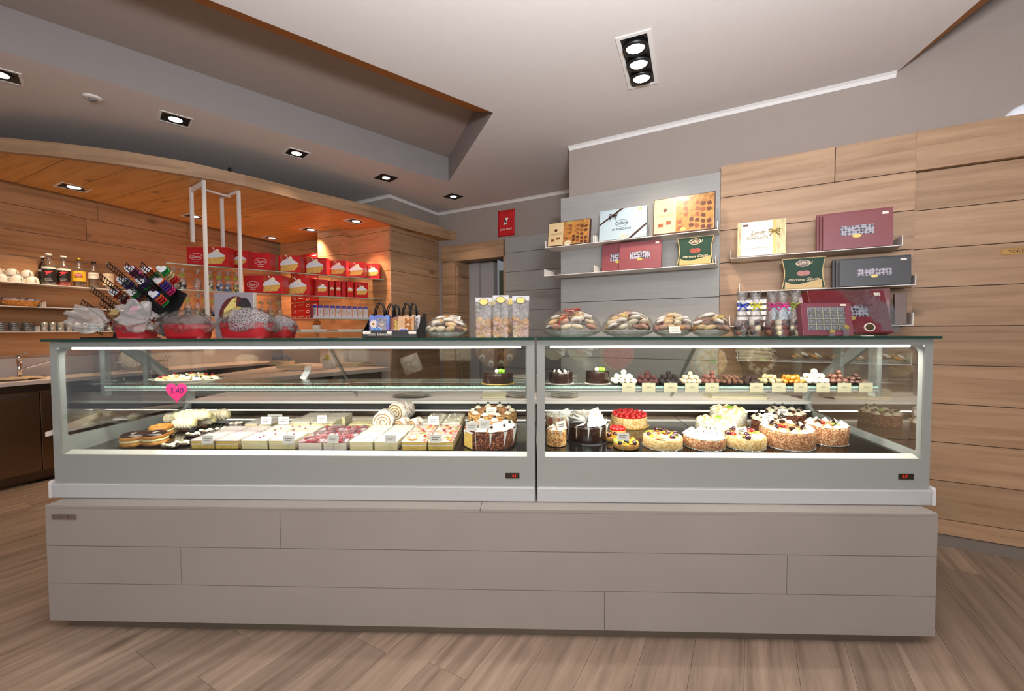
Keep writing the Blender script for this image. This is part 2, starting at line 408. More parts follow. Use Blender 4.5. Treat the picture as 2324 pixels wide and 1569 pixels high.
# ------------------------------------------------------------------ far wall with the doorway
WF = 4.59
sB = -3.70
sh0 = on_w(1007, 580, WF)[0]; sdl = on_w(1036, 600, WF)[0]; sdr = on_w(1147, 600, WF)[0]
hz1 = on_w(1147, 543, WF - 0.04)[2]; hz0 = on_w(1147, 582, WF - 0.04)[2]
fw = MB().box(sB, sE + 0.02, WF, WF + 0.12, hz0, CZ + 0.3).box(sdr, sE + 0.02, WF, WF + 0.12, 0, hz0).box(sB, sdl - .025, WF, WF + 0.12, 0, hz0)
struct(room(fw.build('wall_back', PLA)))
m = MB(); m.off = (3.7 * 3, 0, 0.3); m.box(sh0, sdr, WF - 0.05, WF, hz0, hz1)
struct(room(m.build('trim_3', OAK)))
m = boards(MB(), sh0, sdl, WF - 0.03, WF, 0.0, hz0); struct(room(m.build('trim_4', OAK)))
m = MB(); m.off = (0, 0, .5); m.swap = True; m.box(sdr - 0.012, sdr + 0.012, WF - 0.03, WF + 0.12, 0, hz0); m.swap = False
struct(room(m.build('trim_5', OAK)))
fp = boards(MB(), sdr + 0.012, sE + 0.02, WF - 0.03, WF, 0.0, on_w(1150, 542, WF)[2], ztop=2.035)
# merge the two highest boards into one tall board, as the photograph shows
struct(room(fp.build('wall_back_grey_panel', GRP)))
crown('trim_6', [(sB - 1.6, 3.70), (sB, 3.70), (sB, WF), (sE, WF)])
# corridor behind the doorway
_w = [w for w in [4.6 + .01 * i for i in range(120)] if (lambda p: _R.dot(p - CAM) / _F.dot(p - CAM) * FPX + CX)(rw(sdl, w, 1.6)) <= 1063][-1]; print('corridor', _w)
cr = boards(MB(), WF - 0.001, _w, -0.02, 0.0, 0.0, 2.4)
o = cr.build('wall_corridor_left', OAK); o.rotation_euler = (0, 0, RZ + math.pi / 2); o.location = rw(sdl, 0, 0); struct(o)
m = MB(); sc1 = on_w(1115, 650, _w)[0]; sc0 = on_w(1087, 650, _w)[0]
m.box(sdl - 0.6, sc0, _w, _w + .1, 0, 2.6).box(sc0, sc1, _w + .06, _w + .16, 0, 2.6); struct(room(m.build('wall_corridor_back', pbr('corridor_paint', 'a9a3a3', 0.8, var=0))))
m = MB().box(sc1 - 2.0, sc1 + 4.0, 8.4, 8.5, 0, 2.7).box(sE, sE + 0.1, 4.72, 8.4, 0, 2.7)
struct(room(m.build('wall_kitchen', GREEN)))
KITD = pbr('kitchen_dark', '1c1a18', .4, var=.1)
s_, _, _ = on_w(1130, 640, 8.0)
t_ = thing_k = bpy.data.objects.new('kitchen_unit', None); COL.objects.link(t_); t_['label'] = 'dark kitchen equipment glimpsed through the doorway'; t_['category'] = 'kitchen equipment'; t_.location = rw(s_, 7.6, 0); t_.rotation_euler = (0, 0, RZ)
MB().box(-.7, .5, 0, .6, 0, 1.62).build('unit_body', KITD, t_)
MB().box(-.12, .18, .1, .5, 1.621, 2.0).build('unit_screen', pbr('kitchen_screen', '6a6e5c', .3, var=.1), t_)
MB().at(-.3, .3, 1.621).cyl(.07, .3, 14).build('unit_pipe', STEELD, t_)
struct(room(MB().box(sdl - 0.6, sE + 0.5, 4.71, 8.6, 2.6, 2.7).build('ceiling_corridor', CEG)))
# ------------------------------------------------------------------ nook: box side, pillar, back
s796 = on_w(796, 560, 3.70)[0]; s777 = on_w(777, 560, 3.60)[0]; s724 = on_w(724, 560, 3.60)[0]
def zs(X): return 2.53 - 0.038 * (X + 0.73)
NS = Vector((0.038, 0, 1)).normalized(); PS = Vector((-0.73, 0, 2.53))
def on_sof(px, py): return at_plane(px, py, PS, NS)
m = boards(MB(), 3.70, WF - 0.0, 0, 0.03, 0.0, 2.70)
o = m.build('wall_box_side', OAK); o.rotation_euler = (0, 0, RZ + math.pi / 2); o.location = rw(sB, 0, 0); struct(o)
struct(room(boards(MB(), s777 - 0.01, sB - 0.03, 3.70, 3.73, 1.075, 2.70).build('wall_nook_right', OAKL)))
struct(room(boards(MB(), s724, s777, 3.58, 3.95, 1.075, 2.70).build('wall_nook_pillar', OAKL)))
cLw = on_sof(630, 559.5)
struct(room(boards(MB(), -6.2, s724, 3.93, 3.96, 1.075, 2.70).build('wall_nook_back', OAKL)))
struct(room(MB().box(s777 - 0.01, sB - 0.001, 3.705, 3.73, 0, 1.073).box(s724, s777, 3.585, 3.95, 0, 1.073).box(-6.2, s724, 3.935, 3.96, 0, 1.073).build('wall_nook_splashback', MATS['splash_white'] if 'splash_white' in MATS else pbr('splash_white', 'cfc9c6', 0.35, var=0))))
struct(room(MB().box(s777, sB - 0.03, 3.735, 4.7, 2.72, CZ + 0.02).box(sB - 0.03, sB - 0.001, 3.701, WF, 2.70, CZ + 0.01).box(sB - 1.7, sB - 0.03, 3.702, 3.73, 2.70, CZ + 0.01).build('wall_nook_upper', PLA)))
# left wall
A_ = on_sof(0, 415); dL = (cLw - A_); dL.z = 0
aL = math.atan2(dL.y, dL.x); lenL = dL.length
LU = dL.normalized(); LN = Vector((LU.y, -LU.x, 0))      # LN points into the room
print('LEFTWALL', A_, math.degrees(aL), lenL, 'corner', cLw)
m = boards(MB(), -3.2, lenL + 0.05, 0, 0.03, 1.075, 2.78, joints={0: [1.2], 1: [0.7, 1.6], 2: [.6], 3: [1.9], 4: [2.4]})
o = m.build('wall_left', OAKL); o.rotation_euler = (0, 0, aL); o.location = (A_.x, A_.y, 0); struct(o)
m = MB().box(-3.2, lenL + 0.05, 0.005, 0.03, 0, 1.073); o = m.build('wall_left_splashback', pbr('splash_white', 'cfc9c6', 0.35, var=0)); o.rotation_euler = (0, 0, aL); o.location = (A_.x, A_.y, 0); struct(o)
def lw(t, n, z): return Vector((A_.x, A_.y, 0)) + LU * t + LN * n + Vector((0, 0, z))
def on_l(px, py, n=0):                          # point on a plane parallel to the left wall
    p = at_plane(px, py, lw(0, n, 0), LN); q = p - lw(0, 0, 0); return q.dot(LU), n, p.z
# ------------------------------------------------------------------ soffit over the bar and its curved edge
fb = [(-160, 333), (-60, 338), (0, 343), (140, 356), (281, 375), (421, 397), (490, 409), (555, 422), (620, 438), (684, 455), (760, 474), (839, 494), (900, 513), (950, 526), (985, 534.5), (1006, 540), (1022, 544.5)]
ft = [(-160, 303), (-60, 308), (0, 313), (140, 326), (281, 344), (421, 367), (490, 383), (555, 398), (620, 414), (684, 430), (760, 448), (839, 467), (900, 484), (950, 500), (985, 510.5), (1006, 518), (1022, 526)]
B = [on_sof(*p) for p in fb]
ext0 = B[0] + (B[0] - B[1]).normalized() * 0.6; B = [ext0] + B; ft = [None] + ft; 
endp = at_plane(1036, 549, VV * WF, VV); endp.z = zs(endp.x)
B.append(endp); ft.append(None)
poly = [(p.x, p.y) for p in B] + [(rw(sB, WF, 0).x, rw(sB, WF, 0).y)] + [(rw(sB, 3.70, 0).x, rw(sB, 3.70, 0).y)] + [(rw(s724, 3.95, 0).x, rw(s724, 3.95, 0).y), (rw(-6.1, 3.95, 0).x, rw(-6.1, 3.95, 0).y)]
wl = lw(-3.0, -0.01, 0); poly += [(wl.x, wl.y)]
# to room frame for strips
pr = [(Vector((x, y, 0)).dot(UU), Vector((x, y, 0)).dot(VV)) for x, y in poly]
m = MB(); w = 0.0
while w < 5.0:
    st = clip(clip(pr, 0, -1, -(w + 0.0015)), 0, 1, w + 0.298)
    if len(st) > 2:
        m.off = (rb.randint(0, 40) * 3.7, rb.randint(0, 40) * 1.3, rb.random())
        pts = []
        for s, ww in st:
            p = UU * s + VV * ww; pts.append((s, ww, zs(p.x)))
        n = len(pts); m.add(pts + [(a, b, c + 0.03) for a, b, c in pts], [tuple(range(n))[::-1], tuple(n + i for i in range(n))])
    w += 0.3
struct(room(m.build('ceiling_soffit', SOF)))
# top board, closing the canopy
tp = [(s, ww, zs((UU * s + VV * ww).x) + 0.031) for s, ww in pr]
n = len(tp); m = MB().add(tp, [tuple(range(n))]); struct(room(m.build('ceiling_soffit_top', CEG)))
Bt = []
for i, p in enumerate(B):
    if ft[i] is None: Bt.append(None); continue
    nrm = Vector((p.x, p.y, 0)).normalized(); q = at_plane(ft[i][0], ft[i][1], p, nrm); Bt.append(q.z - p.z)
Bt[0] = Bt[1]; Bt[-1] = Bt[-2]
print('fascia h', [round(x, 3) for x in Bt])
def fascia(name, i0, i1):
    R = []
    for i in range(i0, i1 + 1):
        t = (B[min(i + 1, len(B) - 1)] - B[max(i - 1, 0)]); t.z = 0; t.normalize(); nn = Vector((t.y, -t.x, 0))
        p = B[i]; q = p - nn * 0.035; h = Bt[i]
        R.append([(p.x + nn.x * .012, p.y + nn.y * .012, p.z - 0.004), (p.x + nn.x * .012, p.y + nn.y * .012, p.z + h), (q.x, q.y, q.z + h), (q.x, q.y, q.z - 0.004)])
    m = MB(); m.off = (3.7 * i0, 1.3 * i0, 0.6)
    m.loft(R, cap=True, smooth=False); o = m.build(name, OAK)
    # UV running along the board
    me = o.data; uv = me.uv_layers['UVMap'].data; L = [0]
    for i in range(i0, i1): L.append(L[-1] + (B[i + 1] - B[i]).length)
    for lp in me.loops:
        k = lp.vertex_index // 4; uv[lp.index].uv = (L[k] + 3.7 * i0, me.vertices[lp.vertex_index].co.z)
    return struct(o)
fascia('trim_7', 0, 6); fascia('trim_8', 6, len(B) - 1)
# ------------------------------------------------------------------ ceiling, trough, right-hand recess
t1 = at_z(-120, 80, CZ); t2 = at_z(1018, 413, CZ); t3 = at_z(1119, 256, CZ); t4 = at_z(475, 0, CZ)
t4b = t4 + (t4 - t3).normalized() * 1.8; t1b = t1 + (t1 - t2).normalized() * 1.2
ZT = at_plane(1019, 358, t2, Vector((t2.x, t2.y, 0)).normalized()).z
b3 = at_z(1076, 253, ZT); b4 = at_z(445, 0, ZT); b4b = b4 + (t4b - t4)
print('trough top', ZT)
from mathutils.geometry import tessellate_polygon
pc = rw(sT, WN, CZ); pd = at_z(2225, 0, CZ); pe = pd + (pd - pc).normalized() * 2.2
outer = [pe, pc, rw(sE, WN, CZ), rw(sE, 4.7, CZ), rw(-7.5, 4.7, CZ), rw(-7.5, -4.5, CZ), rw(1.0, -4.5, CZ)]
hole = [t1b, t2, t3, t4b]
hole = [Vector((p.x, p.y, CZ)) for p in hole]
allp = outer + hole
tri = tessellate_polygon([outer, hole])
m = MB().add([tuple(p) for p in allp], [tuple(t) for t in tri]); struct(m.build('ceiling', CEI))
def quad(name, ps, mat):
    o = MB().add([tuple(p) for p in ps], [(0, 1, 2, 3)]).build(name, mat); return struct(o)
up = Vector((0, 0, ZT - CZ))
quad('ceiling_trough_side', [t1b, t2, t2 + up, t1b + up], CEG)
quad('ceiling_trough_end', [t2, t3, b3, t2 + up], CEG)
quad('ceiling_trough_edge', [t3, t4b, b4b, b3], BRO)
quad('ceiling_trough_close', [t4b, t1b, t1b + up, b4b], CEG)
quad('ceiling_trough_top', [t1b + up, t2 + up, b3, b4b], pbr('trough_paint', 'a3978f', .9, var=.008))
q1 = at_z(2246, 0, 3.15); q2 = q1 + (pe - pd); q0 = Vector((pc.x + 0.003, pc.y, 3.15))
quad('ceiling_recess_edge', [pc, pd, q1, q0], BRO); quad('ceiling_recess_edge_near', [pd, pe, q2, q1], BRO)
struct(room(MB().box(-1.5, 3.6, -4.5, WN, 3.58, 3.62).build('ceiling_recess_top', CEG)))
# ------------------------------------------------------------------ lamps in the ceiling
LWH = pbr('lamp_trim_white', 'e6e2de', 0.5, var=0); LBK = pbr('lamp_box_black', '0b0b0c', 0.45, var=0)
LEM = emis('lamp_disc', 'fff3e0', 7)
aT = math.atan2((t2 - t1).y, (t2 - t1).x)
def downlight(px, py, z, size, rz, label, group, trim=True, power=24, aim=(0, 0), color=(1, 0.8, 0.6)):
    p = at_z(px, py, z) if z else on_sof(px, py)
    t = thing('ceiling_downlight', label, 'ceiling light', p, rz, group)
    h = size / 2
    fr = MB().mat(0)
    fw_ = 0.016 if trim else 0.005
    for a in range(4):
        fr.at(rz=a * math.pi / 2); fr.box(-h, h - fw_, h - fw_, h, -0.004, 0.002)
    fr.build('frame', LWH if trim else LBK, t)
    q = h - fw_
    hb = MB().at().box(-q, q, -q, q, -0.0005, 0.0015)
    hb.build('housing', LBK, t)
    MB().at(0, 0, -0.006).lathe([(h * 0.60, 0.006), (h * 0.62, 0.0), (h * 0.53, 0.0), (h * 0.5, 0.004)], 24).build('lamp_ring', LBK, t)
    MB().at(0, 0, -0.0045).cyl(h * 0.42, 0.003, 24).build('lamp', LEM, t)
    l = spot((p.x, p.y, p.z - 0.03), (p.x + aim[0], p.y + aim[1], p.z - 1.5), power, color)
    return t
g1 = 'downlights in the grey ceiling'
for px, py, sz, lab in ((-2, 168, 0.20, 'square recessed downlight cut by the left edge of the photo'), (398, 271, 0.20, 'square recessed downlight above the left end of the wooden canopy'),
                       (673, 348, 0.19, 'square recessed downlight in the ceiling, third from the left edge'), (876, 403.5, 0.175, 'small square downlight below the corner of the ceiling trough'),
                       (1029, 446, 0.17, 'small square downlight nearest the red pennant')):
    downlight(px, py, CZ, sz, aT, lab, g1, px < 800, 22)
g2 = 'downlights in the wooden canopy'
for px, py, sz, lab in ((168, 425, 0.22, 'square downlight in the wooden canopy above the bottles'), (442, 491.5, 0.20, 'square downlight in the wooden canopy behind the white rack frame'),
                       (617, 540, 0.2, 'square downlight in the wooden canopy deepest in the nook'), (706, 521.5, 0.2, 'square downlight in the wooden canopy, middle of the three over the red boxes'),
                       (808, 502, 0.2, 'square downlight in the wooden canopy nearest its curved edge')):
    downlight(px, py, None, sz, RZ, lab, g2, True, 80 if px < 500 else 100, color=(1, 0.72, 0.46) if px < 500 else (1, 0.60, 0.40))
# triple spotlight
c4 = [at_z(x, y, CZ) for x, y in ((1396, 86), (1478, 64.3), (1494, 187.7), (1427.3, 202.2))]
cc = (c4[0] + c4[1] + c4[2] + c4[3]) / 4
ex = ((c4[1] - c4[0]) + (c4[2] - c4[3])) / 2; ey = ((c4[0] - c4[3]) + (c4[1] - c4[2])) / 2
ra = math.atan2(ey.y, ey.x); Lx = ey.length; Ly = ex.length
t = thing('triple_spotlight', 'white framed recessed fitting with three round spot lamps in a black box', 'ceiling light', cc, ra)
fr = MB(); f_ = 0.022
fr.box(-Lx / 2, Lx / 2, Ly / 2 - f_, Ly / 2, -0.005, 0.002).box(-Lx / 2, Lx / 2, -Ly / 2, -Ly / 2 + f_, -0.005, 0.002).box(-Lx / 2, -Lx / 2 + f_, -Ly / 2 + f_, Ly / 2 - f_, -0.005, 0.002).box(Lx / 2 - f_, Lx / 2, -Ly / 2 + f_, Ly / 2 - f_, -0.005, 0.002)
fr.build('frame', LWH, t)
MB().box(-Lx / 2 + f_, Lx / 2 - f_, -Ly / 2 + f_, Ly / 2 - f_, -0.001, 0.0015).build('housing', LBK, t)
for k in (-1, 0, 1):
    x = k * (Lx / 2 - f_) * 0.63; r = Ly * 0.29
    MB().at(x, 0.0, -0.002).lathe([(r * 1.28, 0.0), (r * 1.28, -0.018), (r * 1.05, -0.022), (r * 0.95, -0.006)], 28).build('lamp_ring', LBK, t)
    MB().at(x, 0.0, -0.012).cyl(r * 0.92, 0.005, 28).build('lamp', LEM, t)
    wp = cc + ey.normalized() * x
    tg = [rw(-0.6, 3.4, 1.6), Vector((0.75, 2.95, 0.9)), rw(-0.2, 3.4, 1.3)][k + 1]
    spot((wp.x, wp.y, CZ - 0.05), tg, 24 if k else 55, (1, 0.86, 0.66), 70 if k else 105)
# smoke detector, hook, round wall lamp
p = at_z(211, 221, CZ); t = thing('smoke_detector', 'small white round smoke detector on the ceiling between two downlights', 'smoke detector', p, 0)
MB().at(0, 0, -0.012).lathe([(0.034, 0), (0.050, 0.005), (0.053, 0.012)], 28).build('base', WLAC, t)
MB().at(0, 0, -0.026).lathe([(0.012, 0), (0.020, 0.004), (0.023, 0.014)], 20).build('sensor', pbr('sensor_grey', '7f7a76', 0.6), t)
p = at_z(521, 381, CZ); t = thing('ceiling_hook', 'small black fitting hanging from the ceiling above the canopy edge', 'ceiling fitting', p, 0)
MB().at(0, 0, -0.035).cyl(0.013, 0.035, 12).build('stem', BLK, t)
MB().at(0, 0, -0.06).cyl(0.022, 0.025, 14).build('head', BLK, t)
s_, w_, z_ = on_w(2330, 262, WN - 0.06)
t = thing('round_wall_lamp', 'round white opal lamp on the grey wall above the sliding door', 'lamp', rw(s_ + 0.02, WN, z_ - 0.02), RZ)
MB().at(0, 0, 0, rx=math.pi / 2).lathe([(0.10, 0), (0.10, 0.02), (0.085, 0.040), (0.05, 0.052), (0.0, 0.056)], 32).build('shade', pbr('opal', 'd5d9e0', 0.4, emit=0.25, var=0), t)
# ------------------------------------------------------------------ counter base
CRZ = CA
def cobj(o): o.location = CO; o.rotation_euler = (0, 0, CA); return o
base = thing('counter_base', 'long grey panelled counter base on a recessed plinth, carrying both glass cases', 'counter', CO, CA)
rows = [(0.548, 0.384), (0.3815, 0.218), (0.2155, 0.05)]
cuts = [[c_y(636, 1200, 0).x], [c_y(411, 1290, 0).x, c_y(1786, 1310, 0).x], [c_y(1372, 1400, 0).x]]
m = MB(); BD = 0.93
for (z1, z0), cs in zip(rows, cuts):
    xs = [0] + cs + [CW]
    for a, b in zip(xs[:-1], xs[1:]):
        m.box(a + (0.001 if a else 0), b - (0.001 if b < CW else 0), 0, 0.018, z0, z1)
    m.box(0, 0.018, 0.018, BD, z0, z1); m.box(CW - 0.018, CW, 0.018, BD, z0, z1)
m.build('front_panels', CON, base)
MB().box(0.01, CW - 0.01, 0.01, BD, 0.05, 0.549).build('carcass', DRK, base)
MB().box(0, CW / 2 + 0.015, 0, BD, 0.549, 0.561).build('top_slab', CON, base)
MB().box(CW / 2 + 0.017, CW, 0, BD, 0.549, 0.561).build('top_slab', CON, base)
MB().box(0.05, CW - 0.05, 0.035, BD - 0.03, 0, 0.05).build('plinth', pbr('plinth_metal', '7c7365', 0.4, metal=0.6, var=0.02), base)
c1 = c_y(119, 1174, 0); c2 = c_y(175, 1172, 0)
npx = (c1.x + c2.x) / 2; nw = c2.x - c1.x
nm = MB().at(npx, -0.001, (c1.z + c2.z) / 2 - 0.011, rx=math.pi / 2); nm.M = Matrix.Translation((npx, 0.0, (c1.z + c2.z) / 2)) @ Matrix.Rotation(math.pi / 2, 4, 'X')
nm.rbox(nw, 0.024, 0.004, 0.006)
npl = nm.build('nameplate', CHROME, base, bevel=0.001)
text('nameplate_lettering', 'I F I', 0.018, pbr('plate_letters', '5a554c', 0.4), base, (npx, -0.0045, (c1.z + c2.z) / 2), FR, sx=1.6)
# ------------------------------------------------------------------ display cases
yG = 0.10                                     # glass plane
XL = c_y(120, 900, yG).x; XM = c_y(1216, 900, yG).x; XR = c_y(2112, 900, yG).x
zT = 1.282
zW = c_y(1216, 1037, yG).z; zBt = c_y(1216, 1107, yG - 0.02).z; zBb = c_y(1216, 1140, yG - 0.02).z
print('CASE', XL, XM, XR, 'zW', zW, 'bumper', zBb, zBt)
GREY = pbr('case_grey_paint', '8e908c', 0.25, var=0.0, coat=0.3)
GREYL = pbr('case_light_grey', 'a6a8a4', 0.4, var=0.0)
WPL = pbr('white_plastic', 'cfcdcc', 0.4, var=0)
DECKW = pbr('deck_white', 'dfdcd2', 0.35, var=0)
GL = clear('pane_glass', (0.975, 0.99, 0.98), refl=0.02)
GLE = pbr('glass_edge_green', '1d3a30', 0.1, var=0)
GLS = clear('shelf_glass', (0.93, 0.98, 0.95), refl=0.08)
ACR = clear('clear_acrylic', (0.93, 0.95, 0.93), refl=0.14, body=0.06, bodycol=(0.9, 0.93, 0.9))
LED = emis('led_tube', 'ffffff', 9); LEDS = emis('led_strip', 'fff8e8', 5)
BLKG = pbr('black_gloss_tray', '141210', 0.12, var=0, coat=0.5)
def rpoly(pts, r, seg=6):
    out = []; n = len(pts)
    for i in range(n):
        p = Vector(pts[i]); a = Vector(pts[i - 1]); b = Vector(pts[(i + 1) % n])
        rr = r[i] if isinstance(r, (list, tuple)) else r
        if rr <= 0:
            for _ in range(seg + 1): out.append(tuple(p))
            continue
        da = (a - p).normalized(); db = (b - p).normalized(); ang = da.angle(db); d = min(rr / math.tan(ang / 2), (a - p).length * .45, (b - p).length * .45)
        p0 = p + da * d; p1 = p + db * d
        for k in range(seg + 1):
            t = k / seg; out.append(tuple(p0 * (1 - t) ** 2 + p * 2 * t * (1 - t) + p1 * t * t))
    return out
yB = 0.93                                     # back of the tank
def deckz(y): return 0.752 + (y - yG) * 0.062
def case(x0, x1, open_left, open_right, name, label):
    t = thing('glass_display_case', label, 'display case', cw(x0, 0, 0.561), CA)
    w = x1 - x0; Z = lambda z: z - 0.561
    # tank under the glass
    MB().box(0.005, w - 0.005, yG + 0.012, yB, 0.012, Z(0.735)).build('tank', GREYL, t)
    MB().box(0.03, w - 0.03, yG + 0.03, yB - 0.03, 0.0, 0.012).build('case_foot', DRK, t)
    MB().box(0.0, w, yG - 0.022, yG + 0.004, Z(zBb), Z(zBt)).build('bumper', pbr('bumper_grey', 'b0b0b0', 0.4, var=0), t, bevel=0.004)
    for sgn, op in ((0, open_left), (1, open_right)):
        if op:
            xx = -0.016 if sgn == 0 else w
            m = MB(); pr_ = rpoly([(yG - 0.02, Z(zBb)), (yG - 0.02, Z(zBt) + 0.012), (yB, Z(zBt) + 0.012), (yB, Z(zBb))], [0, 0.012, 0, 0], 3)
            m.loft([[(xx, a, b) for a, b in pr_], [(xx + 0.016, a, b) for a, b in pr_]], cap=True, smooth=False)
            m.build('side_bumper', WPL, t)
    # painted border of the front glass: panel, posts, head rail
    pw = 0.034; y0, y1 = yG - 0.006, yG + 0.002
    m = MB().box(0, w, y0, y1, Z(zBt), Z(zW)).box(0, pw, y0, y1, Z(zW), Z(zT) - 0.012).box(w - pw, w, y0, y1, Z(zW), Z(zT) - 0.012).box(pw, w - pw, y0, y1, Z(zT) - 0.036, Z(zT) - 0.012)
    m.build('front_frame', GREY, t)
    MB().box(pw, w - pw, yG - 0.003, yG + 0.001, Z(zW), Z(zT) - 0.036).build('front_glass', GL, t)
    # deck: white lip and sloping floor with trays
    m = MB()
    m.add([(0.03, yG + 0.003, Z(zW) - 0.004), (w - 0.03, yG + 0.003, Z(zW) - 0.004), (w - 0.03, yG + 0.045, Z(zW) + 0.010), (0.03, yG + 0.045, Z(zW) + 0.010), (0.03, yG + 0.05, Z(0.735)), (w - 0.03, yG + 0.05, Z(0.735)), (0.03, yG + 0.003, Z(0.72)), (w - 0.03, yG + 0.003, Z(0.72))],
          [(0, 1, 2, 3), (3, 2, 5, 4), (0, 6, 7, 1)])
    m.build('deck_lip', DECKW, t)
    d0, d1 = yG + 0.05, 0.80
    m = MB()
    a, b = Z(deckz(d0)) - 0.006, Z(deckz(d1)) - 0.006
    m.add([(0.03, d0, a - 0.01), (w - 0.03, d0, a - 0.01), (w - 0.03, d1, b - 0.01), (0.03, d1, b - 0.01), (0.03, d0, a), (w - 0.03, d0, a), (w - 0.03, d1, b), (0.03, d1, b)],
          [(0, 3, 2, 1), (4, 5, 6, 7), (0, 1, 5, 4), (1, 2, 6, 5), (2, 3, 7, 6), (3, 0, 4, 7)])
    m.build('deck_floor', STEEL, t)
    # rear rails: steel fold, led strip, black strip painted as the dark of the gap below the worktop
    MB().box(0.03, w - 0.03, 0.80, 0.812, Z(0.74), Z(0.83)).build('rear_rail', STEELD, t)
    MB().box(0.03, w - 0.03, 0.812, 0.86, Z(0.822), Z(0.832)).build('rear_rail_cap', STEEL, t)
    MB().box(0.03, w - 0.03, 0.86, 0.875, Z(0.74), Z(0.860)).build('rear_gap_dark', BLK, t)
    MB().box(0.04, w - 0.04, 0.796, 0.8, Z(0.827), Z(0.832)).build('rear_light_strip', LEDS, t)
    # service worktop
    MB().box(0.0, w, 0.845, 1.22, Z(0.862), Z(0.880)).build('service_worktop', WLAC, t, bevel=0.003)
    MB().box(0.02, w - 0.02, 0.95, 1.18, Z(0.60), Z(0.862)).build('rear_cupboard', pbr('rear_cupboard_dark', '3a3431', 0.5, var=0), t)
    # end panels with the rounded window; a clear pane at the joint between the two cases
    out = [(yG, Z(0.735)), (yG, Z(zT) - 0.012), (0.44, Z(zT) - 0.012), (0.885, Z(0.965)), (0.90, Z(0.88)), (0.90, Z(0.735))]
    zl = 0.83 if open_left else 0.775
    inn = [(yG + 0.035, Z(zl)), (yG + 0.035, Z(zT) - 0.04), (0.385, Z(zT) - 0.04), (0.80, Z(0.965)), (0.865, Z(0.90)), (0.82, Z(max(0.825, zl)))]
    for side, op in ((0, open_left), (1, open_right)):
        xx = 0.002 if side == 0 else w - 0.024
        if op:
            po = rpoly(out, [0, 0.0, 0.06, 0.05, 0, 0]); pi_ = rpoly(inn, [0.02, 0.05, 0.06, 0.09, 0.05, 0.05]); n = len(po)
            m = MB(); vs = [(xx, a, b) for a, b in po] + [(xx, a, b) for a, b in pi_] + [(xx + 0.022, a, b) for a, b in po] + [(xx + 0.022, a, b) for a, b in pi_]
            fs = []
            for k in range(n):
                k2 = (k + 1) % n
                fs += [(k, n + k, n + k2, k2), (2 * n + k, 2 * n + k2, 3 * n + k2, 3 * n + k), (k, k2, 2 * n + k2, 2 * n + k), (n + k, 3 * n + k, 3 * n + k2, n + k2)]
            m.add(vs, fs, False); m.build('end_panel', GREYL, t)
            m = MB(); m.loft([[(xx + 0.009, a, b) for a, b in pi_], [(xx + 0.013, a, b) for a, b in pi_]], cap=True, smooth=False); m.build('end_glass', GL, t)
            m = MB(); MB()
        else:
            po = rpoly(out, [0, 0.0, 0.06, 0.05, 0, 0])
            m = MB(); m.loft([[(xx + 0.009, a, b) for a, b in po], [(xx + 0.013, a, b) for a, b in po]], cap=True, smooth=False); m.build('end_glass', GL, t)
            m = MB().box(xx, xx + 0.008, yG + 0.01, yG + 0.03, Z(0.97), Z(zT) - 0.04).box(xx, xx + 0.008, yG + 0.005, yG + 0.03, Z(0.74), Z(0.93)); m.build('joint_post', STEELD, t)
    # sloping rear doors
    for k in range(2):
        a = 0.03 + k * (w - 0.06) / 2; b = a + (w - 0.06) / 2 + (0.01 if k == 0 else 0); dy = 0.006 * k
        m = MB(); m.add([(a, 0.46 + dy, Z(zT) - 0.03), (b, 0.46 + dy, Z(zT) - 0.03), (b, 0.855 + dy, Z(0.905)), (a, 0.855 + dy, Z(0.905)), (a, 0.463 + dy, Z(zT) - 0.026), (b, 0.463 + dy, Z(zT) - 0.026), (b, 0.858 + dy, Z(0.909)), (a, 0.858 + dy, Z(0.909))],
              [(0, 3, 2, 1), (4, 5, 6, 7), (0, 1, 5, 4), (1, 2, 6, 5), (2, 3, 7, 6), (3, 0, 4, 7)]); m.build('rear_door', GL, t)
    m = MB(); a = w * 0.5
    m.add([(a - 0.006, 0.455, Z(zT) - 0.03), (a + 0.006, 0.455, Z(zT) - 0.03), (a + 0.006, 0.85, Z(0.905)), (a - 0.006, 0.85, Z(0.905)), (a - 0.006, 0.465, Z(zT) - 0.022), (a + 0.006, 0.465, Z(zT) - 0.022), (a + 0.006, 0.86, Z(0.913)), (a - 0.006, 0.86, Z(0.913))],
          [(0, 3, 2, 1), (4, 5, 6, 7), (0, 1, 5, 4), (1, 2, 6, 5), (2, 3, 7, 6), (3, 0, 4, 7)]); m.build('rear_door_edge', ACR, t)
    # top glass with dark green edge
    g = MB().box(-0.012 if open_left else 0, w + (0.012 if open_right else 0), yG - 0.03, 0.50, Z(zT) - 0.010, Z(zT))
    g.build('top_glass', clear('top_glass_green', (0.80, 0.88, 0.84), refl=0.12), t)
    e = MB().box(-0.0125 if open_left else 0, w + (0.0125 if open_right else 0), yG - 0.031, yG - 0.0295, Z(zT) - 0.0105, Z(zT) + 0.0003)
    e.build('top_glass_edge', GLE, t)
    MB().box(0.03, w - 0.03, yG + 0.01, yG + 0.03, Z(zT) - 0.034, Z(zT) - 0.011).build('top_rail', GREYL, t)
    # led tube under the head rail
    MB().at(0.06, yG + 0.036, Z(zT) - 0.043, ry=math.pi / 2).cyl(0.0045, w - 0.12, 12).build('led_tube', LED, t)
    l = bpy.data.lights.new('case_led', 'AREA'); l.shape = 'RECTANGLE'; l.size = w - 0.15; l.size_y = 0.02; l.energy = 8.0; l.color = (1, 0.97, 0.88)
    lo = bpy.data.objects.new('case_led', l); COL.objects.link(lo); lo.location = cw((x0 + x1) / 2, yG + 0.045, zT - 0.052); lo.rotation_euler = (math.radians(12), 0, CA)
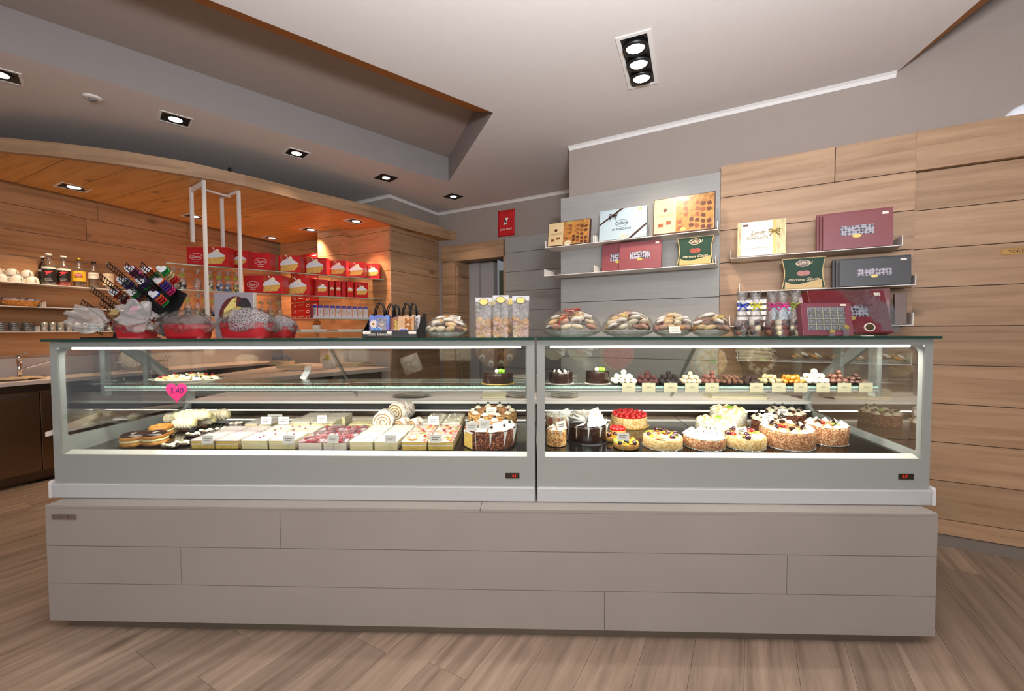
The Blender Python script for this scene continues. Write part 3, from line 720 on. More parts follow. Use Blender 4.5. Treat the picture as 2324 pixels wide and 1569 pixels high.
    l2 = bpy.data.lights.new('shelf_led', 'AREA'); l2.shape = 'RECTANGLE'; l2.size = w - 0.3; l2.size_y = 0.015; l2.energy = 5.0; l2.color = (1, 0.95, 0.84)
    lo = bpy.data.objects.new('shelf_led', l2); COL.objects.link(lo); lo.location = cw((x0 + x1) / 2, yG + 0.14, 1.026); lo.rotation_euler = (math.radians(38), 0, CA)
    # middle shelf on clear hangers
    xa = 0.12 if open_left else 0.04; xb = w - 0.12 if open_right else w - 0.04
    zs_ = Z(1.052)
    MB().box(xa, xb, yG + 0.12, yG + 0.44, zs_ - 0.008, zs_).build('glass_shelf', GLS, t)
    MB().box(xa, xb, yG + 0.1185, yG + 0.12, zs_ - 0.0085, zs_ + 0.0003).build('shelf_edge', pbr('shelf_edge_green', 'a8c4b6', 0.25, var=0.25, scale=160, sharp=(0.45, 0.5), col2='7c9a8c'), t)
    MB().box(xa, xb, yG + 0.122, yG + 0.135, zs_ - 0.022, zs_ - 0.009).build('shelf_rail', clear('shelf_rail_acrylic', (0.8, 0.84, 0.82), refl=0.2, body=0.3, bodycol=(0.8, 0.82, 0.8)), t)
    for side in (0, 1):
        for yy in (yG + 0.13, yG + 0.36):
            x = xa - 0.03 if side == 0 else xb + 0.0
            m = MB().box(x, x + 0.022, yy, yy + 0.006, zs_ - 0.05, Z(zT) - 0.012).box(x, x + 0.004, yy, yy + 0.05, zs_ - 0.05, Z(zT) - 0.012)
            m.build('shelf_hanger', ACR, t)
    return t
caseL = case(XL, XM - 0.005, True, False, 'l', 'left glass pastry display case with grey frame, standing on the counter base')
caseR = case(XM + 0.005, XR, False, True, 'r', 'right glass pastry display case with grey frame, holding the round cakes')
P = [at_z(x, y, .865) for x, y in ((150, 982), (203, 943), (231, 935), (300, 928), (452, 915))]
Q_ = [(caseL.matrix_basis.inverted() @ p) for p in P]; Q_ = [(min(q.x, -.002), q.y) for q in Q_]; Q_ = [(-.002, Q_[0][1])] + Q_[1:4] + [(-.002, max(Q_[4][1], Q_[3][1] + .02))]
MB().prism(Q_, .284, .304).build('side_ledge', pbr('worktop_light', 'd3c4bb', 0.4, var=0.02), caseL)
# digital thermometers set in the front panels
RED = emis('red_digits', 'ff2010', 1.6)
for px, py, txt, lab, par in ((1163, 1080, '4.1', 'small digital thermometer set in the left display case front', caseL), (2056, 1082, '0.7', 'small digital thermometer set in the right display case front', caseR)):
    p = c_y(px, py, yG - 0.007); ox = p.x - (XL if par is caseL else XM + 0.005)
    MB().box(ox - 0.031, ox + 0.031, yG - 0.009, yG - 0.006, p.z - 0.561 - 0.012, p.z - 0.561 + 0.012).build('thermometer', pbr('display_black', '2c2218', 0.2, var=0), par)
    text('thermometer_digits', txt, 0.017, RED, par, (ox + (0.008 if par is caseL else -0.006), yG - 0.0095, p.z - 0.561), FR)
# ------------------------------------------------------------------ bar behind the counter (left wall and nook)
LGT = clear('tumbler_glass', (0.93, 0.95, 0.95), refl=0.22, body=0.10, bodycol=(0.85, 0.85, 0.82))
BEG = pbr('worktop_light', 'd3c4bb', 0.4, var=0.02)
CER = pbr('white_china', 'e8e0d2', 0.2, var=0, coat=0.4)
def lobj(o): o.location = (A_.x, A_.y, 0); o.rotation_euler = (0, 0, aL); return o
def lthing(name, label, cat, t, n, z, group=None, rz=0): return thing(name, label, cat, lw(t, n, z), aL + rz, group)
# in the left wall frame the room lies on the -y side
SD = 0.24
zS = [on_l(0, 638, SD)[2], on_l(0, 693.5, SD)[2], on_l(0, 753, SD)[2]]
tend = on_l(330, 650, SD)[0]
shl = ['upper', 'middle', 'lower']
for k in range(3):
    t = lthing('wall_shelf', 'white metal wall shelf on the left wood wall, %s of three' % ['topmost', 'middle', 'lowest'][k], 'shelf', -2.0, 0, zS[k])
    L = tend + 2.0
    MB().box(0, L, -SD, -0.002, -0.006, 0).build('shelf_board', WLAC, t)
    xs = {0: [], 1: [on_l(105, 685, SD)[0] + 2.0], 2: [on_l(92, 745, SD)[0] + 2.0]}[k]
    for x in xs + [L - 0.003]: MB().box(x - 0.004, x, -SD + 0.004, -0.002, 0, 0.05).build('end_lip', WLAC, t)
# cups
cupm = MB().lathe([(0.044, 0), (0.046, 0.003), (0.043, 0.03), (0.038, 0.052), (0.024, 0.060), (0.026, 0.066), (0.020, 0.066), (0.0, 0.062)], 20).mesh('cup_body', CER)
hm = MB().tube([(0.041, 0, 0.018), (0.056, 0, 0.016), (0.060, 0, 0.030), (0.052, 0, 0.044), (0.036, 0, 0.046)], 0.0045, 8).mesh('handle', CER)
k = 0
for px, py, n, zz, lab in ((2, 634, .17, 0, 'upturned white cup at the front of the shelf, cut by the photo edge'), (38, 637, .17, 0, 'upturned white cup at the front, second from the left'), (74, 640, .17, 0, 'upturned white cup at the front, nearest the bottles'),
                           (-8, 634, .065, 0, 'white cup at the wall under another, leftmost'), (28, 636, .065, 0, 'white cup at the wall under another, middle of three'), (62, 637, .065, 0, 'white cup at the wall under another, near the dark bottle'),
                           (-8, 634, .065, .068, 'white cup stacked on top at the wall, leftmost'), (28, 636, .065, .068, 'white cup stacked on top at the wall, middle of three'), (62, 637, .065, .068, 'white cup stacked on top at the wall, near the dark bottle')):
    tt = on_l(px, py, n)[0]; t = lthing('coffee_cup', lab, 'cup', tt, n, zS[0] + zz, 'cups on the upper bar shelf', rz=-0.9 - 0.3 * (k % 3))
    inst('cup_body', cupm, t); inst('handle', hm, t); k += 1
# bottles
def bottle(px, py, n, H, r, glass, liquid, lvl, cap, lab, sq=False, neck=0.3, band=None, words=(), capcol=None, label_mat=None, lz=(0.12, 0.5), figure=False, oval=False, name='bottle'):
    tt = on_l(px, py, n)[0]
    t = lthing('liquor_bottle', lab, 'bottle', tt, n, zS[0], 'spirit bottles on the upper bar shelf', rz=-math.radians(30))
    nk = r * 0.34
    MB().lathe([(r * .9, 0), (r, 0.006), (r, H * (0.60)), (r * .92, H * .66), (nk * 1.3, H * .76), (nk, H * .80), (nk, H * .93), (nk * 1.15, H * .935), (nk * 1.15, H * .95)], 28).build('glass_body', glass, t)
    if liquid: MB().lathe([(r * .88, 0.004), (r * .95, 0.008), (r * .95, H * lvl), (0, H * lvl)], 24).build('liquor', liquid, t)
    MB().at(0, 0, H * .935).lathe([(nk * 1.3, 0), (nk * 1.35, H * .065), (0, H * .068)], 18).build('cap', cap, t)
    rr = r + 0.0012; z0, z1 = H * lz[0], H * lz[1]
    m = MB(); n_ = 16; a0, a1 = math.radians(-90 - 72), math.radians(-90 + 72)
    R = [[(rr * math.cos(a0 + (a1 - a0) * i / n_), rr * math.sin(a0 + (a1 - a0) * i / n_), z) for i in range(n_ + 1)] for z in (z0, z1)]
    m.loft(R, cap=False, close=False, smooth=True); m.build('label', label_mat, t)
    if band:
        m = MB(); R = [[((rr + .0006) * math.cos(a0 + (a1 - a0) * i / n_), (rr + .0006) * math.sin(a0 + (a1 - a0) * i / n_), z) for i in range(n_ + 1)] for z in (z1 - H * .05, z1 + H * .012)]
        m.loft(R, cap=False, close=False, smooth=True); m.build('label_band', band[0], t)
    if oval:
        MB(Matrix.Translation((0, -rr - .001, (z0 + z1) / 2 + 0.01)) @ Matrix.Rotation(math.pi / 2, 4, 'X') @ Matrix.Diagonal((1.35, 1, 1, 1))).cyl(r * .42, 0.002, 24).build('label_oval', pbr('label_red', 'a3282a', .5, var=0), t)
    if figure:                                   # leaping red figure
        q = Matrix.Translation((0, -rr - .0018, (z0 + z1) / 2 + .01)) @ Matrix.Rotation(math.pi / 2, 4, 'X')
        m = MB(q); m.prism([(-.03, .012), (-.012, .016), (0, .024), (.006, .018), (.03, .022), (.032, .018), (.010, .008), (.02, -.004), (.0, .0), (-.012, -.016), (-.028, -.022), (-.012, -.004), (-.016, .006)], 0, .001)
        m.build('label_figure', pbr('label_bright_red', 'd8322c', .5, var=0), t)
    for (w_, sz, dz, mm) in words:
        text('label_lettering', w_, sz, mm, t, (0, -rr - 0.0035, (z0 + z1) / 2 + dz), FR, ext=0.0003)
    return t
CG = clear('bottle_clear_glass', (0.92, 0.94, 0.92), refl=0.16, body=0.03)
DG = clear('bottle_dark_glass', (0.35, 0.30, 0.22), refl=0.12)
LW_ = pbr('label_white', 'e9dfd0', .6, var=0); LB = pbr('label_black', '181314', .5, var=0); LY = pbr('label_yellow', 'e6b62c', .5, var=0); LRD = pbr('label_bright_red', 'd8322c', .5, var=0)
LCR = pbr('label_cream', 'e3cfae', .6, var=0); INK = pbr('ink_dark', '2a2422', .6, var=0); WCAP = pbr('cap_white', 'e4e0da', .4, var=0); GCAP = pbr('cap_gold', 'c99d3a', .25, metal=.8, var=0)
DRKL = pbr('dark_liqueur', '1c0d0a', .2, var=0); REDL = pbr('red_liqueur', 'c02818', .2, var=0); AMB = clear('amber_rum', (0.85, 0.66, 0.30), refl=0.05); CLRL = clear('clear_spirit', (0.88, 0.86, 0.80), refl=0.05)
bottle(99, 640, .05, .285, .034, DG, DRKL, .62, WCAP, 'dark liqueur bottle standing behind the black-labelled one', label_mat=LB, band=(LW_,), lz=(.2, .52))
bottle(113, 642, .16, .300, .050, CG, DRKL, .40, WCAP, 'liqueur bottle with black label, nearest the cups', label_mat=LB, band=(LW_,), figure=True, words=(('PUNCH', .013, -.042, LW_), ('MANDARINO', .009, -.055, LW_)), lz=(.10, .56))
bottle(146, 644.5, .16, .295, .050, CG, REDL, .18, WCAP, 'red liqueur bottle with black label between two others', label_mat=LB, band=(LW_,), figure=True, words=(('PUNCH', .013, -.040, LW_), ('ARANCIO', .009, -.054, LW_)), lz=(.16, .56))
bottle(181, 646.5, .16, .290, .050, CG, AMB, .36, GCAP, 'rum bottle with round yellow label and gold cap', label_mat=LY, oval=True, words=(('Havana', .016, .018, LW_), ('Club', .016, .004, LW_), ('ANEJO 3', .008, -.028, INK)), lz=(.20, .55))
bottle(214, 649, .16, .275, .043, CG, CLRL, .40, BLK, 'clear square-shouldered spirit bottle with white label and black cap', label_mat=LW_, words=(('MOLINARI', .014, .008, INK),), lz=(.36, .58))
bottle(247, 651, .16, .285, .045, CG, CLRL, .18, pbr('cork', 'b89a70', .8), 'tall thin-necked bottle with cream label beside the heart rack', label_mat=LCR, words=(('Don Nino', .016, .028, INK),), lz=(.14, .58))
# basket with sugar sachets
tt = on_l(47, 693, .13)[0]
t = lthing('wicker_basket', 'oval wicker basket on the middle shelf of the left wall', 'basket', tt, .13, zS[1])
WICK = pbr('wicker', 'c8893a', .6, col2='8a5420', scale=90, sharp=(.4, .6), bump=.6, bscale=120)
MB().at(sc=(1.75, 1.0, 1)).lathe([(0.0, 0.001), (0.058, 0.001), (0.075, 0.045), (0.080, 0.05), (0.074, 0.047), (0.055, 0.006)], 30).build('woven_bowl', WICK, t)
MB().at(sc=(1.75, 1, 1)).tube([(0.079 * math.cos(a * math.pi / 12), 0.079 * math.sin(a * math.pi / 12), 0.05 + 0.002 * (a % 2)) for a in range(24)], 0.005, 6, closed=True).build('woven_rim', WICK, t)
SBL = pbr('sachet_blue', '26346e', .4, var=0); SWH = pbr('sachet_white', 'd8dae0', .4, var=0)
sm = [MB().box(-.03, .03, -.004, .004, 0, .045).mesh('sachet', c) for c in (SBL, SWH)]
for i in range(14):
    x = -.105 + .016 * i; o = inst('sugar_sachet', sm[i % 3 == 1], None, lw(tt + x, .13 + .02 * math.sin(i * 2.1), zS[1] + .030), (0.3 * math.sin(i), 0.5 * math.cos(i * 1.7), aL + .6 * math.sin(i * 3.0)), (1, 1, .9))
    tag(o, 'white sugar sachet standing in the wicker basket' if i % 3 == 1 else 'dark blue sugar sachet standing in the wicker basket', 'sachet', 'sugar sachets in the wicker basket')
# tumblers and stacked glass bowls on the lower shelf
tm = MB().lathe([(0.022, 0), (0.024, 0.004), (0.0275, 0.088), (0.0265, 0.088), (0.022, 0.010), (0.0, 0.008)], 18).mesh('tumbler', LGT)
for i in range(9):
    for r_ in range(2):
        px = 101 + 18.5 * i + 4 * r_
        if px > 330: continue
        tt = on_l(px, 752, .19 - .09 * r_)[0]
        o = inst('glass_tumbler', tm, None, lw(tt, .19 - .09 * r_, zS[2]), (0, 0, aL)); tag(o, 'clear straight tumbler in the %s row on the lowest bar shelf' % ('front' if r_ == 0 else 'back'), 'glass', 'tumblers on the lowest bar shelf')
bm = MB().lathe([(0.025, 0), (0.028, 0.003), (0.042, 0.030), (0.040, 0.030), (0.024, 0.005), (0, 0.005)], 18).mesh('bowl', LGT)
for i in range(3):
    for k in range(4):
        tt = on_l(4 + 30 * i, 752, .13)[0]; o = inst('glass_bowl', bm, None, lw(tt, .13, zS[2] + .018 * k), (0, 0, aL))
        tag(o, 'small clear bowl in the %s stack on the lowest bar shelf' % ['leftmost', 'middle', 'third'][i], 'bowl', 'stacked glass bowls on the lowest bar shelf')
# bar units under the left wall with the sink
fr0 = at_z(0, 867, 0.90); q = fr0 - lw(0, 0, 0); nf = q.dot(LN); print('bar depth', nf)
nf = 0.56
t = lthing('bar_cabinet', 'stainless bar cabinet with dark doors along the left wall', 'cabinet', -2.2, 0, 0)
LC = lenL + 1.7
MB().box(0, LC, -nf + .04, -.01, .09, .862).build('carcass', STEELD, t)
MB().box(0.0, LC, -nf + .08, -.03, 0, .09).build('plinth', STEELD, t)
DM = pbr('door_dark_steel', '8a7058', .35, metal=1, var=.05, stretch=(1, 1, 30))
dx = on_l(97, 1000, nf)[0] + 2.2
k = dx - 0.6 * 4
while k < LC - .3:
    d = MB().box(k + .003, k + .597, -nf + .018, -nf + .04, .10, .80); d = d.build('door', DM, t, bevel=.002)
    MB().box(k + .05, k + .55, -nf + .008, -nf + .018, .765, .785).build('door_handle', STEEL, d); k += .6
t = lthing('bar_worktop', 'pale worktop with sink running along the left wall', 'worktop', -2.2, 0, .865)
MB().box(0, LC, -nf, -.004, 0, .035).build('slab', BEG, t, bevel=.003)
# tap
p = at_plane(45, 849, lw(0, .17, 0), LN); q = p - lw(0, 0, 0); tt = q.dot(LU)
t = lthing('sink_tap', 'chrome mixer tap with long slanted spout over the bar sink', 'tap', tt, .17, .90)
MB().cyl(.03, .008, 20).build('base', CHROME, t)
MB().cyl(.017, .17, 18).build('body', CHROME, t)
MB().at(0, 0, .17).lathe([(.02, 0), (.022, .012), (.02, .045), (0, .05)], 18).build('lever_head', CHROME, t)
MB().tube([(0, 0, .07), (.06, -.03, .10), (.18, -.07, .145), (.26, -.10, .17), (.275, -.105, .165)], .010, 10).build('spout', CHROME, t)
MB().tube([(0, 0, .20), (.02, -.03, .225), (.03, -.07, .235)], .006, 8).build('lever', CHROME, t)
tt = on_l(40, 858, .40)[0]
cm = MB(); R = []
rr = random.Random(3)
for i in range(9):
    R.append([(-.16 + .32 * k / 12, -.09 + .18 * i / 8 + .02 * math.sin(k * .8), .006 + .018 * abs(math.sin(k * .9 + i * .7)) * (0.4 + rr.random() * .6)) for k in range(13)])
cm.loft(R, cap=False, close=False, smooth=True)
o = cm.build('dish_cloth', pbr('cloth_beige', 'b9a482', .9, var=.1), None, solid=.006); o.location = lw(tt, .38, .904); o.rotation_euler = (0, 0, aL); tag(o, 'crumpled beige dish cloth on the worktop by the tap', 'cloth')
# dish rack with plates
p = at_z(312, 842, .90); q = p - lw(0, 0, 0); tt, nn = q.dot(LU), q.dot(LN)
nn = min(nn, .32)
tt = on_l(312, 842, nn)[0]
t = lthing('dish_rack', 'chrome wire dish rack on the bar worktop, seen through the left case', 'dish rack', tt, nn, .90, rz=-.9)
m = MB()
for z in (.01, .10):
    m.tube([(-.24, -.12, z), (.24, -.12, z), (.24, .12, z), (-.24, .12, z)], .004, 6, closed=True)
for k in range(14):
    x = -.23 + .035 * k; m.tube([(x, -.12, .01), (x, -.12, .10)], .002, 5); m.tube([(x, .12, .01), (x, .12, .10)], .002, 5); m.tube([(x, -.12, .01), (x, .12, .01)], .002, 5)
m.tube([(.24, -.05, .1), (.28, -.05, .15), (.28, .05, .15), (.24, .05, .1)], .004, 6)
m.build('wire_frame', CHROME, t)
pm = MB().lathe([(0, 0.004), (.06, .003), (.065, 0), (.07, .003), (.11, .014), (.112, .017), (.07, .008), (0, .008)], 32).mesh('plate', CER)
for k in range(3):
    x = -.05 + .05 * k
    P = t.matrix_basis @ Vector((-.02, x, .125)); o = inst('dinner_plate', pm, None, P, (math.radians(78), 0, aL - .9 + .12)); tag(o, 'white plate standing upright in the wire dish rack', 'plate', 'plates in the dish rack')
# return worktop with boxes, in the nook
def topoly(name, pts, z, th, mat, label, cat):
    P = [at_z(x, y, z) for x, y in pts]; Q = clip([(p.dot(UU), p.dot(VV)) for p in P], 0, 1, 3.57); m = MB(); m.prism(Q, z - th, z); o = m.build(name, mat); room(o); return tag(o, label, cat)
topoly('return_worktop', [(425, 873), (893, 833.5), (886, 824), (724, 821.5), (620, 832), (425, 860)], .90, .04, BEG, 'pale worktop jutting out from the nook, carrying boxes and a paper stand', 'worktop')
P = [at_z(x, y, .86) for x, y in [(440, 880), (880, 840), (870, 834), (460, 872)]]
m = MB(); m.prism(clip([(p.dot(UU), p.dot(VV)) for p in P], 0, 1, 3.55), 0, .858); tag(room(m.build('return_cabinet', STEELD)), 'dark cabinet under the jutting pale worktop', 'cabinet')
KRAFT = pbr('cardboard_pale', 'd8c6a8', .7, var=.04)
def carton(px, py, z, sx, sy, sz, rz, lab, mat=KRAFT, name='flat_carton', group='flat cartons on the jutting worktop', lid=True):
    p = at_z(px, py, z); t = thing(name, lab, 'box', p, rz, group)
    MB().box(-sx / 2, sx / 2, -sy / 2, sy / 2, 0, sz * .8).build('carton_body', mat, t)
    MB().box(-sx / 2 - .003, sx / 2 + .003, -sy / 2 - .003, sy / 2 + .003, sz * .45, sz).build('carton_lid', mat, t)
    return t
carton(667, 835, .90, .30, .2, .03, -.2, 'flat pale carton lying left of the white paper stand')
carton(667, 835, .93, .27, .19, .028, -.1, 'flat pale carton lying on top of another one')
carton(790, 833, .90, .30, .14, .05, -.15, 'long low pale carton lying right of the white paper stand')
carton(838, 829, .90, .2, .16, .012, -.3, 'thin pale folder at the right end of the jutting worktop')
p = at_z(748, 836, .90); t = thing('paper_stand', 'white open-topped paper stand on the jutting worktop', 'holder', p, -.2)
MB().box(-.06, .06, -.04, -.034, 0, .09).box(-.06, .06, .034, .04, 0, .10).box(-.06, -.054, -.04, .04, 0, .12).box(.054, .06, -.04, .04, 0, .09).box(-.06, .06, -.04, .04, 0, .004).build('holder', WLAC, t)
MB().box(-.045, -.005, -.02, .02, .004, .15).build('notes', pbr('note_yellow', 'd9c46a', .7, var=0), t)
p = at_z(640, 829, .9); t = thing('straw_box', 'box with a row of blue tipped straws behind the flat cartons', 'box', p, -.2)
MB().box(-.14, .14, -.05, .05, 0, .05).build('tray', KRAFT, t)
sb = pbr('straw_blue', '4a6a8a', .5, var=0); m = MB()
for k in range(18):
    x = -.13 + .0152 * k; m.tube([(x, -.02, .04), (x + .006, .0, .12 + .01 * (k % 3))], .003, 6)
m.build('straws', sb, t)
# ------------------------------------------------------------------ white square post frame and curved-run glass shelves
ps = []
for px, py, zt in ((462, 409, None), (541, 432, None), (503, 446, None), (434, 426, None)):
    ps.append(at_z(px, py, 2.60))
c0 = sum((Vector((p.x, p.y, 0)) for p in ps), Vector()) / 4; rzf = math.atan2((ps[1] - ps[0]).y, (ps[1] - ps[0]).x)
t = thing('post_frame', 'slender white four-post frame hanging from the canopy around the red boxes', 'display frame', c0, rzf)
Mi = t.matrix_basis.inverted(); loc = [Mi @ p for p in ps]
for i_, p in enumerate(loc): MB().box(p.x - .0115, p.x + .0115, p.y - .0115, p.y + .0115, 1.44 if i_ < 2 else 2.118, 2.60).build('post', WLAC, t)
def bar(a, b, z, w, h, par, mat):
    a = Vector(a); b = Vector(b); L = (b - a).length; m = MB(); m.at(a.x, a.y, z, rz=math.atan2((b - a).y, (b - a).x)); m.box(0, L, -w / 2, w / 2, -h, 0); return m.build('crossbar', mat, par)
l2 = [(p.x, p.y) for p in loc]
bar(l2[0], l2[3], 2.60, .012, .045, t, WLAC); bar(l2[1], l2[2], 2.60, .012, .022, t, WLAC)
mid = lambda a, b: ((a[0] + b[0]) / 2, (a[1] + b[1]) / 2)
bar(mid(l2[0], l2[3]), mid(l2[1], l2[2]), 2.575, .014, .014, t, WLAC)
GLW = clear('glass_shelf_wide', (0.90, 0.95, 0.92), refl=0.14, body=0.05, bodycol=(.75, .8, .75))
zG = [1.93, 1.70, 1.46, 1.315]
def gline(z, pxl, pyl, pxr, pyr):
    a = at_z(pxl, pyl, z); b = at_z(pxr, pyr, z); return a, b
GA = at_z(377, 596, 1.93); GB = at_z(868, 634.5, 1.93); GD = (GB - GA).normalized(); GN = Vector((-GD.y, GD.x, 0)); gz = math.atan2(GD.y, GD.x); GLn = (GB - GA).length
print('glass shelf', GA, GB, math.degrees(gz))
def on_g(px, z, back=0.0):                       # point on the shelf run's front edge below pixel column px, moved back
    p = at_plane(px, 600, GA + GN * back, GN); return Vector((p.x, p.y, z))
for k, z in enumerate(zG):
    t = thing('glass_wall_shelf', 'long clear glass shelf in the nook, %s of four' % ['topmost', 'second', 'third', 'lowest'][k], 'shelf', Vector((GA.x, GA.y, z)), gz)
    a = 0.0 if k < 3 else GLn * .42
    MB().box(a, GLn + .02, 0, .30, -.008, 0).build('glass_pane', GLW, t)
    MB().box(a, GLn + .02, -.0012, 0, -.0085, .0005).build('pane_edge', pbr('glass_edge_pale', '9aa894', .2, var=0), t)
    for x in (a + .25, GLn * .75): MB().at(x, .27, -.020).cyl(.008, .012, 12).build('shelf_stud', CHROME, t)
# red cake boxes
RED = pbr('carton_red', 'c4161a', .38, var=.03, scale=5, coat=.2); REDD = pbr('carton_red_side', 'b31316', .42, var=.03)
WHI = pbr('print_white', 'efe6de', .5, var=0); CRU = crumb('pie_crust', ['d9a94a', 'c48f35', 'e5c074'], 260, .3); ICE = pbr('icing_print', 'dcdfe6', .5, var=.05, scale=60); APR = pbr('apple_red', 'a3211c', .3, col2='c46a2a', scale=14, coat=.4)
GRNL = pbr('leaf_green', '7f9f46', .5)
def oval_logo(par, x, y, z, s, name='logo'):
    q = Matrix.Translation((x, y, z)) @ Matrix.Rotation(math.pi / 2, 4, 'X')
    m = MB(q); m.tube([(s * math.cos(a * math.pi / 12), s * .55 * math.sin(a * math.pi / 12), 0) for a in range(24)], s * .035, 4, closed=True); m.build(name, WHI, par)
    text(name + '_lettering', 'Zagara', s * .55, WHI, par, (x, y - .0005, z), FR, shear=.35)
    q = Matrix.Translation((x, y, z - s * .85)) @ Matrix.Rotation(math.pi / 2, 4, 'X'); MB(q).box(-s * .45, s * .45, -s * .03, s * .03, 0, .0006).build('print_line', WHI, par)
def pie_print(par, x, y, z, s):
    """printed slice of apple pie with an apple, raised a hair from the carton face"""
    q = Matrix.Translation((x, y, z)) @ Matrix.Rotation(math.pi / 2, 4, 'X')
    MB(q).prism([(-.48 * s, -.42 * s), (.30 * s, -.38 * s), (.52 * s, -.10 * s), (.45 * s, .02 * s), (-.45 * s, -.08 * s)], 0, .0008).build('pie_print', CRU, par)
    MB(q).prism([(-.47 * s, -.08 * s), (.47 * s, 0), (.50 * s, .06 * s), (.2 * s, .26 * s), (-.1 * s, .30 * s), (-.38 * s, .16 * s), (-.50 * s, .0)], 0, .0012).build('icing_print', ICE, par)
    MB(q @ Matrix.Translation((-.26 * s, .34 * s, 0))).cyl(.22 * s, .0006, 20).build('apple_print', APR, par)
    MB(q @ Matrix.Translation((.08 * s, .30 * s, 0))).cyl(.12 * s, .0016, 14).build('cream_print', pbr('cream_print', 'e8e0c0', .5, var=0), par)
    MB(q).prism([(-.2 * s, .5 * s), (-.16 * s, .52 * s), (-.02 * s, .3 * s), (-.05 * s, .29 * s)], 0, .0014).build('stalk_print', WHI, par)
def cake_box(loc, rz, w, h, d, kind, lab, grp):
    t = thing('cake_box', lab, 'box', loc, rz, grp)
    MB().box(-w / 2, w / 2, 0, d, 0, h).build('carton', RED, t, bevel=.001)
    MB().box(-w / 2 - .0006, w / 2 + .0006, -.0006, d, h * .80, h + .0006).build('lid', RED, t)
    y = -.0014
    if kind == 'wide':
        oval_logo(t, -w * .27, y, h * .5, w * .15); pie_print(t, w * .22, y, h * .5, w * .46)
    elif kind == 'pic': pie_print(t, 0, y, h * .5, min(w * .85, h * 1.05))
    elif kind == 'logo': oval_logo(t, 0, y, h * .5, w * .33)
    m = Matrix.Translation((w / 2 + .0008, d * .5, h * .5))
    return t
g = 'red cake boxes on the topmost glass shelf'
for x0, x1, y0, y1, kind, lab in ((424, 517, 558, 600, 'wide', 'wide red cake box behind the white post frame, logo left and pie right'), (528, 562, 564, 605, 'pic', 'red cake box with pie picture tucked beside the wide one, top shelf'),
        (571, 613, 569, 608, 'logo', 'red cake box showing only the white oval logo, top shelf'), (631, 681, 577, 615, 'pic', 'red cake box with pie picture near the middle of the top shelf'),
        (687, 741, 585, 622, 'pic', 'red cake box with pie picture in front of the pillar, top shelf'), (747, 786, 591, 626, 'pic', 'third red cake box from the right end of the top shelf'),
        (790, 828, 595, 630, 'pic', 'second red cake box from the right end of the top shelf'), (831, 861, 599, 633, 'pic', 'rightmost red cake box on the top shelf, half hidden by its neighbour')):
    pc_ = on_g((x0 + x1) / 2, 1.93, .03); D = pc_.y; w = (x1 - x0) * D / FPX; h = (y1 - y0) * D / FPX
    cake_box(pc_ + Vector((0, 0, .0005)), .04, w * .96, min(h, .185), .11, kind, lab, g)
g = 'red cake boxes on the second glass shelf'
for x0, x1, y0, y1, kind, lab in ((552, 641, 627, 667, 'wide', 'wide red cake box on the second glass shelf, logo left and pie right'), (646, 703, 632, 672, 'pic', 'red cake box with pie picture right of the wide one, second shelf'),
        (717, 744, 635, 673, 'pic', 'red cake box in front of the pillar on the second shelf'), (747, 758, 638, 674, 'pic', 'first narrow red box end-on in the row of the second shelf'), (761, 773, 639, 675, 'pic', 'second narrow red box end-on in the row of the second shelf'),
        (776, 784, 641, 676, 'plain', 'third and thinnest red box end-on in the row of the second shelf'), (787, 801, 641, 677, 'pic', 'fourth narrow red box end-on in the row of the second shelf'), (804, 836, 643, 679, 'pic', 'rightmost red cake box on the second glass shelf')):
    pc_ = on_g((x0 + x1) / 2, 1.70, .03); D = pc_.y; w = (x1 - x0) * D / FPX; h = (y1 - y0) * D / FPX
    if x1 - x0 < 35: w = (on_g(x1, 1.7, .03) - on_g(x0, 1.7, .03)).length * .94; cake_box(pc_ + Vector((0, 0, .0005)), gz, w, min(h, .18), .14, kind, lab, g)
    else: cake_box(pc_ + Vector((0, 0, .0005)), .04, w * .95, min(h, .18), .13, kind, lab, g)
# tower of flat red boxes against the pillar
for gi, (z0, n) in enumerate(((1.47, 3), (1.71, 3), (1.952, 5))):
    zt_ = thing('nook_glass_shelf', 'short glass shelf left of the pillar, %s of three' % ['lowest', 'middle', 'topmost'][gi], 'shelf', rw(s724 - .62, 3.58, z0 - .001), RZ)
    MB().box(0, .60, 0, .34, -.008, 0).build('glass_pane', GLW, zt_)
    for k in range(n):
        for c in range(2):
            t = thing('flat_cake_box', 'flat red box in the %s stack against the pillar, %s shelf' % (['left', 'right'][c], ['lowest', 'middle', 'top'][gi]), 'box', rw(s724 - .165 - .285 * c, 3.59, z0 + .076 * k), RZ, 'flat red boxes piled by the pillar')
            MB().box(-.14, .14, 0, .28, 0, .0745).build('carton', RED, t, bevel=.001)
            q = Matrix.Translation((-.07, -.001, .037)) @ Matrix.Rotation(math.pi / 2, 4, 'X'); MB(q).tube([(.03 * math.cos(a * math.pi / 8), .017 * math.sin(a * math.pi / 8), 0) for a in range(16)], .0016, 4, closed=True).build('logo', WHI, t)
            MB().box(.02, .12, -.0012, -.0002, .045, .052).build('print_line', WHI, t)
